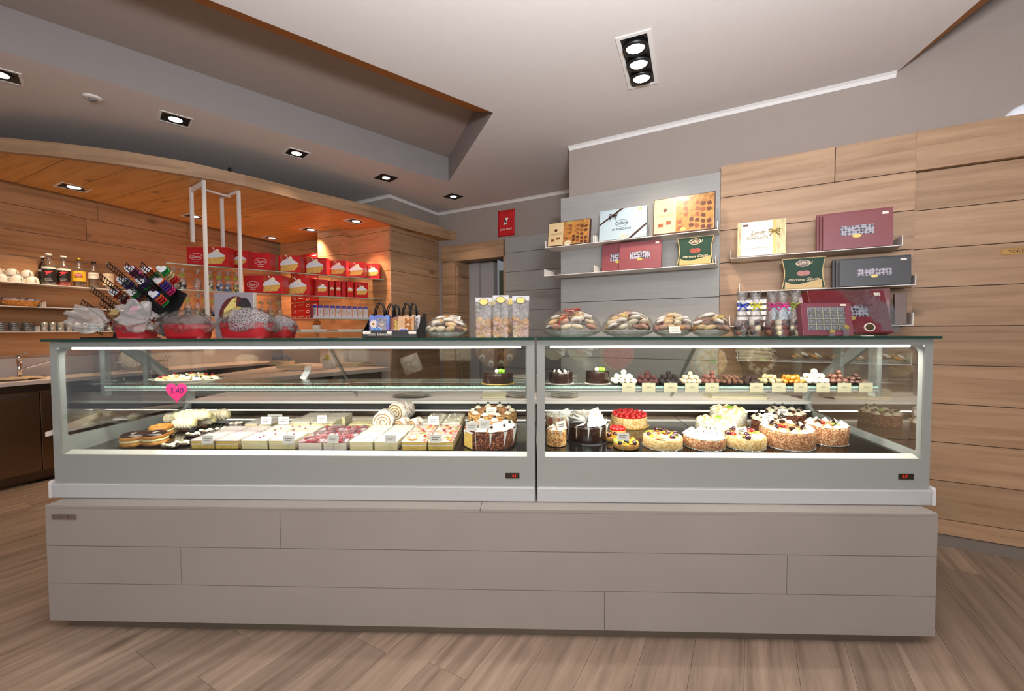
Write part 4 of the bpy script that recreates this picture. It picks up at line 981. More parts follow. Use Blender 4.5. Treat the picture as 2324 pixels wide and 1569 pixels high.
# number candles
PUR = pbr('candle_purple', '4f3690', .4, var=0); CLRP = pbr('candle_pack', 'cdc4cc', .35, var=.05); GOLDN = pbr('number_gold', 'b89a64', .35, metal=.5, var=0)
a = on_g(707, 1.46, .06); b = on_g(836, 1.46, .06); t = thing('candle_tray', 'white tray holding birthday number candles on the third glass shelf', 'tray', (a + b) / 2, gz)
Lc = (b - a).length; MB().box(-Lc / 2, Lc / 2, -.02, .10, 0, .02).build('tray', pbr('tray_lilac', 'c9c2cf', .5, var=0), t)
MB().box(-Lc / 2 - .004, -Lc / 2, -.02, .10, 0, .15).build('tray_side', pbr('tray_magenta', '9c2350', .5, var=0), t)
for k in range(10):
    p = a + (b - a) * ((k + .5) / 10) + Vector((0, 0, .0205)) + GN * .03
    t = thing('number_candle', 'number %d birthday candle in clear pack with purple top' % k, 'candle', p, .1, 'birthday number candles on the third glass shelf')
    MB().box(-.026, .026, -.004, .004, 0, .115).build('pack', CLRP, t); MB().box(-.026, .026, -.005, .005, .095, .125).build('pack_header', PUR, t)
    text('number', str(k), .07, GOLDN, t, (0, -.006, .05), FR, ext=.002)
# clear sweet bags with bows
CELL = clear('cellophane', (0.95, 0.95, 0.95), refl=0.14, rough=.12, wrinkle=1.0, body=0.07, bodycol=(.9, .9, .9), wscale=55)
CELB = clear('cellophane_bunched', (0.95, 0.95, 0.95), refl=0.03, rough=.35, wrinkle=0, body=0.22, bodycol=(.95, .94, .93))
def bow(par, loc, mat, s=.02, rz=0, name='bow'):
    m = MB()
    for sgn in (-1, 1):
        m.tube([(0, 0, 0), (sgn * s * .8, -.3 * s, s * .7), (sgn * s * 1.5, -.2 * s, s * .5), (sgn * s * 1.3, -.1 * s, -s * .05), (0, 0, 0)], s * .16, 6)
        m.tube([(0, -.1 * s, 0), (sgn * s * .7, -.3 * s, -s * .6), (sgn * s * 1.2, -.2 * s, -s * 1.25)], s * .14, 6)
    m.ell(s * .24, s * .24, s * .24, 8, 5)
    o = m.build(name, mat, par); o.location = loc; o.rotation_euler = (0, 0, rz); return o
def sweet_bag(loc, H, r, fill_mats, bow_mat, lab, grp, rz=0, seed=0, fr=.42, nb=14, ball=.016, name='sweet_bag', sep=True, bagmat=None):
    R_ = random.Random(seed); t = thing(name, lab, 'bag', loc, rz, grp)
    zb = H * fr * 1.5
    prof = [(r * .8, 0), (r, H * .06), (r * 1.02, H * fr), (r * .55, H * .60), (r * .16, H * .68), (r * .14, H * .70), (r * .45, H * .80), (r * .75, H * .97), (r * .7, H)]
    m = MB(); n = 22; Rg = []
    for rr_, z in prof:
        Rg.append([(rr_ * (1 + .10 * math.sin(5 * a + z * 40) + R_.uniform(-.05, .05)) * math.cos(a), .72 * rr_ * (1 + .10 * math.sin(4 * a + 1)) * math.sin(a), z + (R_.uniform(-.012, .012) if z > H * .9 else 0)) for a in [2 * math.pi * k / n for k in range(n)]])
    m.loft(Rg, cap=False, smooth=True); m.build('film', bagmat or CELL, t)
    meshes = [MB().ell(1, 1, 1, 9, 6, .08, R_).mesh('sweet', mm) for mm in fill_mats]
    k = 0
    for i in range(nb):
        lay = i // 5; a = 2 * math.pi * (i % 5) / 5 + lay; q = r * (.62 if i % 5 else .1) * (1 - .12 * lay)
        inst('sweet', meshes[i % len(meshes)], t, (q * math.cos(a), .68 * q * math.sin(a), ball * (1 + 1.45 * lay)), (R_.random() * 3, R_.random() * 3, 0), ball * R_.uniform(.85, 1.15))
    if bow_mat: bow(t, (0, -r * .16, H * .69), bow_mat, s=r * .55)
    return t
GB_ = pbr('ribbon_lime', 'a5cf3c', .4, var=0); OB_ = pbr('ribbon_orange', 'e0641e', .4, var=0); YB_ = pbr('ribbon_yellow', 'e6b81e', .4, var=0)
C1 = pbr('choc_dark_sweet', '2a1a15', .35, var=0); C2 = pbr('choc_white_sweet', 'd6cdbf', .4, var=0); C3 = pbr('sweet_blue', '3a5a9a', .35, var=0); C4 = pbr('sweet_pink', 'd8907a', .4, var=0); C5 = pbr('sweet_yellow', 'd9c448', .4, var=0); C6 = pbr('biscuit_tan', 'c48a4c', .7, var=.08)
gb = 'sweet bags on the second glass shelf'
for i, (px, cols, bm_, lab) in enumerate(((392, [C6, C2], OB_, 'sweet bag with biscuits, half hidden behind the heart rack'), (413, [C1, C2, C1], GB_, 'sweet bag filled with black and white sweets'), (447, [C4, C4, C2], OB_, 'sweet bag with pink sweets and an orange bow'),
        (476, [C1, C5, C2], GB_, 'sweet bag with dark sweets and lime bow, just right of the tall post'), (497, [C2, C3, C1], GB_, 'sweet bag with blue and white sweets and a lime bow'), (516, [C3, C3, C2], GB_, 'sweet bag with mostly blue sweets'), (536, [C5, C1, C5], GB_, 'sweet bag with yellow and dark sweets by the right post'))):
    p = on_g(px, 1.7005, .10); sweet_bag(p, .20, .034, cols, bm_, lab, gb, seed=i)
gb = 'sweet bags on the third glass shelf'
for i, (px, cols, bm_, lab) in enumerate(((393, [C6, C1], YB_, 'bag with tan sweets and a yellow bow on the third shelf'), (424, [C1, C2, C1], GB_, 'bag with dark sweets and lime bow on the third shelf'), (446, [C6, C6, C2], OB_, 'bag with tan and white sweets on the third shelf'),
        (464, [C1, C5], GB_, 'bag with dark and yellow sweets behind the tall post, third shelf'), (483, [C6, C1, C3], GB_, 'bag with brown and blue sweets left of the bread picture'))):
    p = on_g(px, 1.4605, .10); sweet_bag(p, .21, .032, cols, bm_, lab, gb, seed=20 + i)
gb = 'cookie bags on the third glass shelf'
GOLD = pbr('gold_foil_label', 'bfa95e', .3, metal=.35, var=.05); GOLDR = pbr('gold_label_rim', '4a3c22', .5, var=0)
for i, px in enumerate((592, 611, 631)):
    p = on_g(px, 1.4605, .12); t = sweet_bag(p, .17, .034, [C6, pbr('biscuit_pale', 'dcb676', .7)], None, ['left', 'middle', 'right'][i] + ' one of three cookie bags with gold labels behind the wrapped loaves', gb, seed=40 + i)
    q = Matrix.Translation((0, -.028, .15)) @ Matrix.Rotation(math.pi / 2, 4, 'X') @ Matrix.Diagonal((1.5, 1, 1, 1)); MB(q).cyl(.013, .001, 18).build('gold_label', GOLD, t)
# small things on the lowest glass shelf
p = on_g(716, 1.3415, .14); t = thing('sweet_jar', 'small jar heaped with orange sweets on the lowest glass shelf', 'jar', p, 0)
MB().lathe([(.04, 0), (.045, .01), (.045, .035), (.05, .045)], 20).build('pot', CER, t)
om = MB().ell(.018, .018, .018, 8, 6).mesh('sweet', pbr('sweet_orange', 'c8641c', .4))
for k in range(9): inst('sweet', om, t, (.025 * math.cos(k * 2.4), .025 * math.sin(k * 2.4), .045 + .015 * (k % 3)))
for k, (px, L, lab) in enumerate(((705, .26, 'stack of white paper bags lying on the lowest glass shelf, left pile'), (790, .30, 'stack of white paper bags lying on the lowest glass shelf, right pile'))):
    p = on_g(px, 1.3155, .12); t = thing('paper_bag_stack', lab, 'paper bags', p, gz)
    m = MB()
    for j in range(5): m.at(.004 * math.sin(j * 2), .003 * math.cos(j * 3), j * .005, rz=.03 * math.sin(j * 4)).box(-L / 2, L / 2, -.08, .08, 0, .0045)
    m.build('paper', pbr('paper_white', 'e6ddd2', .8, var=0), t)
# red pennant on the far wall
s0, _, z0 = on_w(1150, 507, WF); w_ = 44 * 5.25 / FPX; h_ = 58 * 5.25 / FPX
t = thing('red_pennant', 'red cloth pennant with white figure hanging on the grey wall above the doorway', 'pennant', rw(s0, WF - .012, z0), RZ)
m = MB(); R = []
for j in range(9):
    z = h_ / 2 - h_ * j / 8; e = w_ / 2 * (1 - .03 * math.sin(j / 8 * math.pi)); R.append([(-e + 2 * e * k / 10, .003 * math.sin(k * 1.3 + j), z + (.006 if k in (0, 10) and j == 0 else 0)) for k in range(11)])
m.loft(R, cap=False, close=False, smooth=True); m.build('cloth', pbr('pennant_red', 'c01018', .7, var=.04), t, solid=.003)
q = Matrix.Translation((0, -.007, .02)) @ Matrix.Rotation(math.pi / 2, 4, 'X')
m = MB(q); m.prism([(-.03, -.045), (-.035, -.03), (-.02, -.01), (-.015, .02), (.0, .045), (.03, .04), (.035, .025), (.015, .015), (.02, -.005), (.008, -.02), (.012, -.04), (.0, -.035), (-.005, -.03)], 0, .001); m.build('printed_figure', WHI, t)
m = MB(q); m.prism([(-.028, .012), (-.02, .03), (-.005, .02), (.012, -.012), (.0, -.02)], .001, .002); m.build('printed_shadow', LB, t)
text('pennant_lettering', 'Julius Meinl', .036, WHI, t, (0, -.007, -.075), FR)
# sign on the sliding door
s0, _, z0 = on_w(2318, 570, 3.50); t = thing('toilet_sign', 'small golden name plate lettered on the sliding door', 'sign', rw(s0, 3.4995, z0), RZ)
q = Matrix.Rotation(math.pi / 2, 4, 'X'); bw, bh = .165 / 2, .040 / 2
SG = pbr('sign_gold', 'b08440', .4, metal=0, var=0); m = MB(q); m.prism([(-bw + .008, -bh), (bw - .008, -bh), (bw, -bh + .008), (bw, bh - .008), (bw - .008, bh), (-bw + .008, bh), (-bw, bh - .008), (-bw, -bh + .008)], 0, .003); m.build('plate', SG, t)
SB_ = pbr('sign_brown', '5a2c12', .5, var=0); m = MB(q @ Matrix.Translation((0, 0, .0035))); e = .004
m.tube([(-bw + .008 + e, -bh + e, 0), (bw - .008 - e, -bh + e, 0), (bw - e, -bh + .008 + e, 0), (bw - e, bh - .008 - e, 0), (bw - .008 - e, bh - e, 0), (-bw + .008 + e, bh - e, 0), (-bw + e, bh - .008 - e, 0), (-bw + e, -bh + .008 + e, 0)], .0005, 4, closed=True); m.build('border_line', SB_, t)
text('sign_lettering', 'TOILETTE', .024, SB_, t, (0, -.004, 0), FR)
# ------------------------------------------------------------------ goods standing on the glass tops
zTop = zT + 0.0003
def on_top(px, y):                                # point on the glass top below pixel column px, at counter depth y
    p = at_plane(px, 768, cw(0, y, 0), CY_); return Vector((p.x, p.y, zTop))
def mpp(y, px=1162):                              # metres per pixel at that place
    return at_plane(px, 768, cw(0, y, 0), CY_).y / FPX
BLKW = pbr('rack_black', '0d0d0e', .35, var=0)
# ---- heart rack
yR = .30
p0 = on_top(262, yR)
t = thing('display_rack', 'black wire rack of sloping troughs full of glossy heart tins', 'display rack', p0, CA)
# local frame of the rack: c = column direction, a = stack direction
cth = math.radians(14); cdir = Vector((math.cos(cth), math.sin(cth), 0)); th = math.radians(24)
ah = Vector((-math.sin(cth), math.cos(cth), 0)); adir = (ah * math.cos(th) - Vector((0, 0, 1)) * math.sin(th))
nrm = adir.cross(cdir).normalized();  nrm = nrm if nrm.z > 0 else -nrm
def rk(px, py): p = at_plane(px, py, cw(0, yR - .02, 0), CY_); return (t.matrix_basis.inverted() @ p)
def rackM(o): return Matrix(((cdir.x, adir.x, nrm.x, o.x), (cdir.y, adir.y, nrm.y, o.y), (cdir.z, adir.z, nrm.z, o.z), (0, 0, 0, 1)))
starts = {(0, 0): (262, 604), (0, 1): (303, 606), (0, 2): (338, 604), (1, 0): (243, 631), (1, 1): (289, 633), (1, 2): (330, 631), (2, 0): (225, 660), (2, 1): (268, 660), (2, 2): (319, 664),
          (3, 0): (203, 690), (3, 1): (246, 690), (3, 2): (292, 696), (4, 0): (183, 719)}
LT = .215
tw = .0345
m0 = MB()
for sgn in (-1,):
    for zz in (-.004, .022): m0.tube([(sgn * tw, 0, zz), (sgn * tw, LT, zz)], .0022, 5)
    for k in range(13): m0.tube([(sgn * tw, LT * k / 12, -.004), (sgn * tw, LT * k / 12, .022)], .0018, 5)
for k in range(1, 8): m0.tube([(-tw, LT * k / 8, -.002), (tw, LT * k / 8, -.002)], .0012, 4)
trm = m0.mesh('trough', BLKW)
for key, (px, py) in starts.items():
    q = rk(px, py); o = inst('trough', trm, t); o.matrix_basis = rackM(q)
# back plate, column and foot
q1 = rk(395, 640); q2 = rk(350, 735); q3 = rk(262, 745); q4 = rk(215, 760)
def strip(name, a, b, w, par, mat, th=.004):
    a = Vector(a); b = Vector(b); d = (b - a); L = d.length; zax = d.normalized(); y = zax.cross(Vector(cdir)).normalized(); x = y.cross(zax)
    M = Matrix(((x.x, y.x, zax.x, a.x), (x.y, y.y, zax.y, a.y), (x.z, y.z, zax.z, a.z), (0, 0, 0, 1)))
    o = MB(M).box(-w, w, -th, th, 0, L).build(name, mat, par); return o
bk = adir * (LT + .004)
top_ = rk(338, 604) + bk + nrm * .03; low_ = rk(246, 700) + bk
strip('back_plate', low_ + cdir * .02 + ah * .030, top_ - cdir * .05 + ah * .030, .11, t, BLKW)
MB().at(low_.x * .6, low_.y * .6 + .02, 0).lathe([(.105, 0), (.10, .02), (.055, .10), (.03, .15)], 4).build('foot', BLKW, t)
MB().box(-.13, .12, -.05, .13, 0, .006).build('base_plate', BLKW, t)
# hearts
def heart_poly(s, n=20):
    out = []
    for i in range(n):
        a = 2 * math.pi * i / n; x = 16 * math.sin(a) ** 3; y = 13 * math.cos(a) - 5 * math.cos(2 * a) - 2 * math.cos(3 * a) - math.cos(4 * a); out.append((x * s / 16, (y + 2) * s / 16))
    return out
hcol = {'green': '0f8a3c', 'gold': 'c9b077', 'red': 'c01a1c', 'plum': '7c2350', 'purple': '4c2a8c', 'magenta': 'c81e6e', 'orange': 'e0641a', 'blue': '1c3ca8', 'pink': 'd85a9a', 'white': 'd6d0cf', 'lilac': '8a86a0'}
HM = {}
FACE = pbr('heart_face', 'cfcdd2', .45, var=.02)
def heart_mesh(c):
    if c in HM: return HM[c]
    m_ = pbr('heart_' + c, hcol[c], .18, metal=.35, var=0, coat=.5)
    m = MB(); R = []
    for s, z in ((.023, 0), (.0265, .003), (.0272, .008), (.0265, .013), (.024, .016)): R.append([(x, y, z) for x, y in heart_poly(s)])
    m.loft(R, cap=True, smooth=True); body = m.mesh('rim', m_)
    m = MB(); m.prism(heart_poly(.0232), 0, .001); face = m.mesh('face', FACE); HM[c] = (body, face); return HM[c]
stacks = {(0, 0): ['plum', 'plum', 'pink', 'plum', 'plum', 'plum'], (0, 1): ['orange', 'orange', 'green', 'green', 'green'], (0, 2): ['green', 'green', 'gold', 'gold', 'red', 'red'],
          (1, 0): ['lilac', 'lilac', 'purple', 'lilac', 'plum'], (1, 1): ['purple', 'purple', 'green', 'plum', 'plum'], (1, 2): ['orange', 'purple', 'purple', 'purple', 'magenta', 'magenta'],
          (2, 0): ['red', 'orange', 'white', 'red', 'red'], (2, 1): ['green', 'green', 'plum', 'orange', 'white'], (2, 2): ['blue', 'orange', 'red', 'red', 'green']}
rn = ['top', 'second', 'third']; cn = ['left', 'middle', 'right']
RT = t.matrix_basis
for (r, c), cols in stacks.items():
    q = rk(*starts[(r, c)])
    for k, col in enumerate(cols):
        b, f = heart_mesh(col)
        # heart stands across the trough: its plane is (cdir, nrm), thickness along adir
        o_ = q + adir * (.092 + .0225 * k) + nrm * .038
        Mx = Matrix(((cdir.x, nrm.x, adir.x, o_.x), (cdir.y, nrm.y, adir.y, o_.y), (cdir.z, nrm.z, adir.z, o_.z), (0, 0, 0, 1)))
        h = thing('heart_tin', '%s heart tin %s the %s row, %s trough of the rack' % (col, 'fronting' if k == 0 else 'within', rn[r], cn[c]), 'heart tin', group='%s heart tins in the %s trough, %s row' % (col, cn[c], rn[r]))
        h.matrix_basis = RT @ Mx @ Matrix.Rotation(math.radians(-14), 4, 'X')
        inst('rim', b, h); 
        if k == 0: inst('face', f, h, (0, .0, -.0012))
for c, (col, px, py) in enumerate((('gold', 256, 716), ('pink', 298, 712), ('white', 322, 700))):
    q = rk(px, py); h = thing('gift_tag', '%s tag with a punched hole in the lowest row of the black rack' % col, 'tag'); h.matrix_basis = RT @ rackM(q) @ Matrix.Rotation(math.radians(65), 4, 'X')
    P = rpoly([(-.018, 0), (.018, 0), (.018, .055), (-.018, .055)], [.003, .003, .012, .012], 4)
    MB().prism(P, 0, .004).build('tag_board', pbr('heart_' + col, hcol[col], .2, metal=.3, var=0), h); MB().prism([(x * .85, .004 + y * .9) for x, y in P], -.001, 0).build('tag_face', FACE, h)
    MB().at(0, .043, -.0022).cyl(.004, .001, 10).build('punched_hole', BLKW, h)
# ---- wrapped loaves in red moulds
MOULD = pbr('mould_red', 'a3121c', .45, var=.06, scale=8); CAKED = pbr('loaf_dark_top', '6c5650', .6, var=.12, scale=14); RIB = pbr('ribbon_maroon', '5c0f18', .25, var=0, coat=.4)
FILM = clear('loaf_film', (0.97, 0.97, 0.97), refl=0.07, rough=.10, wrinkle=1.0, body=0.05, bodycol=(.8, .8, .82), wscale=38)
LACE = None
def lace_mat():
    m, n, L, b, o = newmat('lace_print'); tc = n.new('ShaderNodeTexCoord'); v = n.new('ShaderNodeTexVoronoi'); v.inputs['Scale'].default_value = 210; L.new(tc.outputs['Object'], v.inputs['Vector'])
    r = n.new('ShaderNodeValToRGB'); r.color_ramp.elements[0].position = .42; r.color_ramp.elements[0].color = (0, 0, 0, 1); r.color_ramp.elements[1].position = .5; r.color_ramp.elements[1].color = (.75, .75, .75, 1); L.new(v.outputs['Distance'], r.inputs[0])
    tr = n.new('ShaderNodeBsdfTransparent'); mx = n.new('ShaderNodeMixShader'); b.inputs['Base Color'].default_value = (.42, .38, .40, 1); L.new(r.outputs[0], mx.inputs[0]); L.new(tr.outputs[0], mx.inputs[1]); L.new(b.outputs[0], mx.inputs[2]); L.new(mx.outputs[0], o.inputs[0]); return m
LACE = lace_mat()
def loaf(pxl, pxr, ytop, y, lab, knot=None, fluff=None, lace=None, seed=0, gold=False):
    R_ = random.Random(seed); pc_ = on_top((pxl + pxr) / 2, y); k = mpp(y, 400); L = (pxr - pxl) * k * .96; H = (767 - ytop) * k * 1.0
    t = thing('wrapped_loaf', lab, 'wrapped cake', pc_, CA, 'film wrapped loaves in red moulds on the glass top'); W_ = .062
    # red paper mould: long boat with upright ends
    m = MB(); Rg = []
    for f, zz in ((.86, 0), (.90, .012), (.96, H * .32), (1.0, H * .50)):
        Rg.append([(L / 2 * .82 * f * math.copysign(abs(math.cos(a)) ** .5, math.cos(a)), W_ * .95 * f * math.copysign(abs(math.sin(a)) ** .7, math.sin(a)), zz) for a in [2 * math.pi * i / 32 for i in range(32)]])
    m.loft(Rg, cap=True, smooth=True); m.build('red_mould', MOULD, t)
    m = MB(); Rg = []
    for i in range(7):
        a2 = i / 6 * math.pi / 2; f = math.cos(a2) * .97 + .01
        Rg.append([(L / 2 * .82 * f * math.copysign(abs(math.cos(a)) ** .6, math.cos(a)), W_ * .93 * f * math.copysign(abs(math.sin(a)) ** .8, math.sin(a)), H * .495 + H * .34 * math.sin(a2)) for a in [2 * math.pi * j / 32 for j in range(32)]])
    m.loft(Rg, cap=True, smooth=True); m.build('loaf_top', CAKED, t)
    m = MB(); Rg = []
    n = 48
    for i in range(13):
        u = i / 12; a2 = u * math.pi; env = math.sin(a2) ** .55
        Rg.append([(-L / 2 + L * u, 0, 0)] * 0 + [(-L / 2 + L * u + .004 * math.sin(9 * b), (.068 * env + .002) * math.cos(b) * (1 + .05 * math.sin(7 * b + i)), max(.0008, H * .52 + (H * .50 * env) * math.sin(b) * (1 + .05 * math.sin(11 * b + i * 2)) - (1 - env) * H * .08)) for b in [2 * math.pi * j / n for j in range(n)]])
    m.loft(Rg, cap=False, smooth=True); m.build('film_wrap', FILM, t)
    if lace:
        x0, x1 = lace; m = MB(); Rg = []
        for i in range(7):
            x = x0 * L + (x1 - x0) * L * i / 6; env = math.sin(min(max((x / L + .5), .02), .98) * math.pi) ** .55
            Rg.append([(x, -(.0690 * env) * math.cos(b), max(.002, H * .52 + H * .515 * env * math.sin(b))) for b in [math.radians(-75 + 140 * j / 16) for j in range(17)]])
        m.loft(Rg, cap=False, close=False, smooth=True); m.build('lace_print', LACE, t)
    if knot:
        kx, kz = (knot[0] - (pxl + pxr) / 2) * k, (767 - knot[1]) * k
        o = bow(t, (kx, -.035, kz), RIB, s=.020)
        MB(Matrix.Translation((kx, -.03, kz - .012)) @ Matrix.Rotation(.5, 4, 'Y')).cyl(.010, .006, 10).build('gold_tie', GOLD, t)
        # gathered neck of film
        m = MB(); Rg = []
        for i in range(6):
            u = i / 5; x = kx + (-L / 2 * .72 - kx) * u if kx < 0 else kx; rr_ = .010 + .045 * u
            Rg.append([(kx + (L * .12) * u, -.03 + .03 * u + rr_ * .8 * math.cos(b) * (1 + .25 * math.sin(6 * b)), max(.003, kz - (kz - H * .42) * u + rr_ * 1.1 * math.sin(b) * (1 + .25 * math.sin(6 * b)))) for b in [2 * math.pi * j / 36 for j in range(36)]])
        m.loft(Rg, cap=False, smooth=True); m.build('film_neck', FILM, t)
    if fluff:
        fx0, fz0, fx1, fz1, r0 = [(v - (pxl + pxr) / 2) * k if q in (0, 2) else ((767 - v) * k if q in (1, 3) else v) for q, v in enumerate(fluff)]
        m = MB(); Rg = []
        for i in range(8):
            u = i / 7; rr_ = r0 * (math.sin(min(u * 1.15, 1) * math.pi * .62)) + .006
            row = []
            for b in [2 * math.pi * j / 40 for j in range(40)]:
                q = rr_ * (1 + .22 * math.sin(7 * b + 2 * u) + R_.uniform(-.12, .12) * u)
                row.append((fx0 + (fx1 - fx0) * u + q * .45 * math.cos(b) + R_.uniform(-.006, .006), -.045 + q * .8 * math.cos(b), max(.003, fz0 + (fz1 - fz0) * u + q * math.sin(b))))
            Rg.append(row)
        m.loft(Rg, cap=False, smooth=True); m.build('film_tuft', CELB, t)
    if gold:
        q = Matrix.Translation((-.02, -.035, H * .97)) @ Matrix.Rotation(math.radians(50), 4, 'X') @ Matrix.Diagonal((1.9, 1, 1, 1)); MB(q).cyl(.0095, .001, 20).build('gold_label', GOLD, t)
    return t
loaf(262, 362, 703, .20, 'wrapped red loaf furthest left, its film tied with a maroon bow beside the heart rack', knot=(266, 733), fluff=(262, 733, 200, 720, .05), seed=1)
loaf(367, 490, 702, .17, 'wrapped red loaf with bow and big film tuft, second from the left', knot=(360, 727), fluff=(357, 725, 322, 712, .062), seed=2)
loaf(490, 632, 698, .18, 'wrapped red loaf under white lace-printed film with a gold label on top', lace=(-.15, .42), seed=3, gold=True)
loaf(590, 678, 716, .38, 'wrapped red loaf furthest right, half hidden behind the lace-printed one', lace=(.05, .45), seed=4)
# ---- picture of sliced bread behind the loaves
k = mpp(.43, 530); pc_ = on_top(533, .44)
t = thing('bread_picture_box', 'upright box printed with a sliced dark loaf, behind the wrapped loaves', 'box', pc_, CA)
w_, h_ = 91 * k, 102 * k
MB().box(-w_ / 2, w_ / 2, 0, .022, 0, h_).build('box_body', pbr('box_lilac', '8f8790', .4, var=.02), t)
MB().box(w_ / 2, w_ / 2 + .002, -.0005, .022, 0, h_).build('box_side', LW_, t)
q = Matrix.Translation((0, -.0012, h_ * .42)) @ Matrix.Rotation(math.pi / 2, 4, 'X')
def arc(cx, cy, rx, ry, a0, a1, n=16): return [(cx + rx * math.cos(math.radians(a0 + (a1 - a0) * i / n)), cy + ry * math.sin(math.radians(a0 + (a1 - a0) * i / n))) for i in range(n + 1)]
W2 = w_ / 2
MB(q).prism(arc(.1 * W2, 0, .88 * W2, .50 * h_, 5, 178), 0, .0008).build('loaf_print', pbr('loaf_print_red', '5a1c20', .5, var=.2, scale=50), t)
MB(q).prism(arc(.55 * W2, 0, .43 * W2, .47 * h_, 0, 180), 0, .0014).build('crust_print', pbr('loaf_print_dark', '2c2226', .5, var=.2, scale=60), t)
MB(q).prism([(-.55 * W2, 0), (-.50 * W2, .2 * h_), (-.1 * W2, .42 * h_), (.16 * W2, .50 * h_), (.10 * W2, .2 * h_), (-.2 * W2, 0)], 0, .0018).build('crumb_print', pbr('bread_crumb', 'd3bd70', .6, col2='5a4424', scale=70, sharp=(.30, .36)), t)
# ---- black tray of gift bags with bears
k = mpp(.22, 880); pl = on_top(822, .16); pr_ = on_top(946, .16); yT = .16
t = thing('gift_bag_tray', 'black cardboard display tray of bear gift bags on the left glass top', 'display tray', (pl + pr_) / 2, CA)
Lw = (pr_ - pl).length; BKC = pbr('tray_black_card', '111012', .35, var=0)
MB().box(-Lw / 2, Lw / 2, 0, .003, 0, .034).build('front_lip', BKC, t); MB().box(-Lw / 2, Lw / 2, 0, .19, 0, .003).build('tray_bottom', BKC, t)
for sg in (-1, 1):
    x = sg * Lw / 2; m = MB(Matrix.Translation((x - .0015, 0, 0)) @ Matrix.Rotation(math.pi / 2, 4, 'Z') @ Matrix.Rotation(math.pi / 2, 4, 'X')); m.prism([(0, 0), (.19, 0), (.19, .115), (.13, .115), (.02, .036), (0, .034)], 0, .003); m.build('tray_side', BKC, t)
MB().box(-Lw / 2, Lw / 2, .187, .19, 0, .10).build('tray_back', BKC, t)
text('tray_lettering', 'Dolci Emozioni', .018, LW_, t, (-.045, -.001, .016), FR)
for x in (-Lw / 2 + .022, .0, Lw / 2 - .02): MB(Matrix.Translation((x, -.0006, .024)) @ Matrix.Rotation(math.pi / 2, 4, 'X')).rbox(.036 if x else .022, .014, .0008, .004).build('price_sticker', LW_, t)
BR1 = pbr('bear_grey', '8f8a92', .8, var=.1, scale=80); BR2 = pbr('bear_brown', 'a8682a', .8, var=.15, scale=80); MZ = pbr('bear_muzzle', 'd8c0a0', .8, var=0)
def gift_bag(x, y, w, h, mat, bear, heart_c, lab, flower=False, sc=1):
    o_ = t.matrix_basis @ Vector((x, y, .0075)); g_ = thing('gift_bag', lab, 'gift bag', o_, CA, 'bear gift bags in the black tray', rx=-.10)
    MB().box(-w / 2, w / 2, 0, .022, 0, h).build('bag', mat, g_)
    q = Matrix.Translation((0, -.001, 0)) @ Matrix.Rotation(math.pi / 2, 4, 'X')
    m = MB(q @ Matrix.Translation((w * .15, h * .62, 0))); m.cyl(w * .22, .0016, 20); m.at(); m.M = q @ Matrix.Translation((w * .0, h * .80, 0)); m.cyl(w * .085, .0016, 12); m.M = q @ Matrix.Translation((w * .30, h * .80, 0)); m.cyl(w * .085, .0016, 12)
    m.M = q @ Matrix.Translation((w * .15, h * .34, 0)) @ Matrix.Diagonal((1, 1.2, 1, 1)); m.cyl(w * .24, .0014, 20); m.build('bear_print', bear, g_)
    m = MB(q @ Matrix.Translation((w * .15, h * .57, .0016)) @ Matrix.Diagonal((1.3, 1, 1, 1))); m.cyl(w * .08, .0008, 12); m.build('muzzle_print', MZ, g_)
    m = MB(q @ Matrix.Translation((w * .07, h * .66, .0016))); m.cyl(w * .022, .0008, 8); m.M = q @ Matrix.Translation((w * .23, h * .66, .0016)); m.cyl(w * .022, .0008, 8); m.M = q @ Matrix.Translation((w * .15, h * .595, .0024)); m.cyl(w * .03, .0008, 8); m.build('eyes_and_nose_print', LB, g_)
    m = MB(q @ Matrix.Translation((-w * .12, h * .20, .0016))); m.prism(heart_poly(w * .27), 0, .0012); m.build('heart_rim_print', LW_, g_)
    m = MB(q @ Matrix.Translation((-w * .12, h * .20, .0028))); m.prism(heart_poly(w * .23), 0, .001); m.build('heart_print', heart_c, g_)
    if flower:
        m = MB()
        for a in range(12): m.M = q @ Matrix.Translation((-w * .28, h * .58, .0016)) @ Matrix.Rotation(a * math.pi / 6, 4, 'Z') @ Matrix.Translation((w * .13, 0, 0)) @ Matrix.Diagonal((w * .10, w * .035, 1, 1)); m.cyl(1, .0008, 8)
        m.build('daisy_print', LW_, g_)
        m = MB(q @ Matrix.Translation((-w * .28, h * .58, .0026))); m.cyl(w * .06, .0008, 10); m.build('daisy_centre_print', BR2, g_)
    for yy in (.0, .022):
        m = MB(); m.tube([(-w * .25, yy, h - .004), (-w * .22, yy, h + .030), (-w * .10, yy, h + .055), (0, yy, h + .060), (w * .10, yy, h + .055), (w * .22, yy, h + .030), (w * .25, yy, h - .004)], .0032, 8); m.build('cord_handle', BLKW, g_)
    return g_
gift_bag(-.064, .045, .094, .098, pbr('bag_blue', '5a86c8', .4, col2='5a4a9a', scale=8, sharp=(.4, .6)), BR1, pbr('heart_print_blue', '2f7ac0', .4, var=0), 'blue gift bag with grey bear and daisy at the left of the black tray', True)
gift_bag(.004, .075, .062, .090, pbr('bag_brown', '7a4a28', .4, col2='a86a3a', scale=10), pbr('bear_yellow', 'c9a848', .8), pbr('heart_print_pink', 'b03a8c', .4, var=0), 'brown gift bag with small bear in the middle of the black tray')
gift_bag(.062, .045, .075, .095, pbr('bag_tan', 'b07a48', .4, col2='d8b890', scale=8), BR2, pbr('heart_print_violet', '5a4ab0', .4, var=0), 'tan gift bag with brown bear at the right of the black tray')
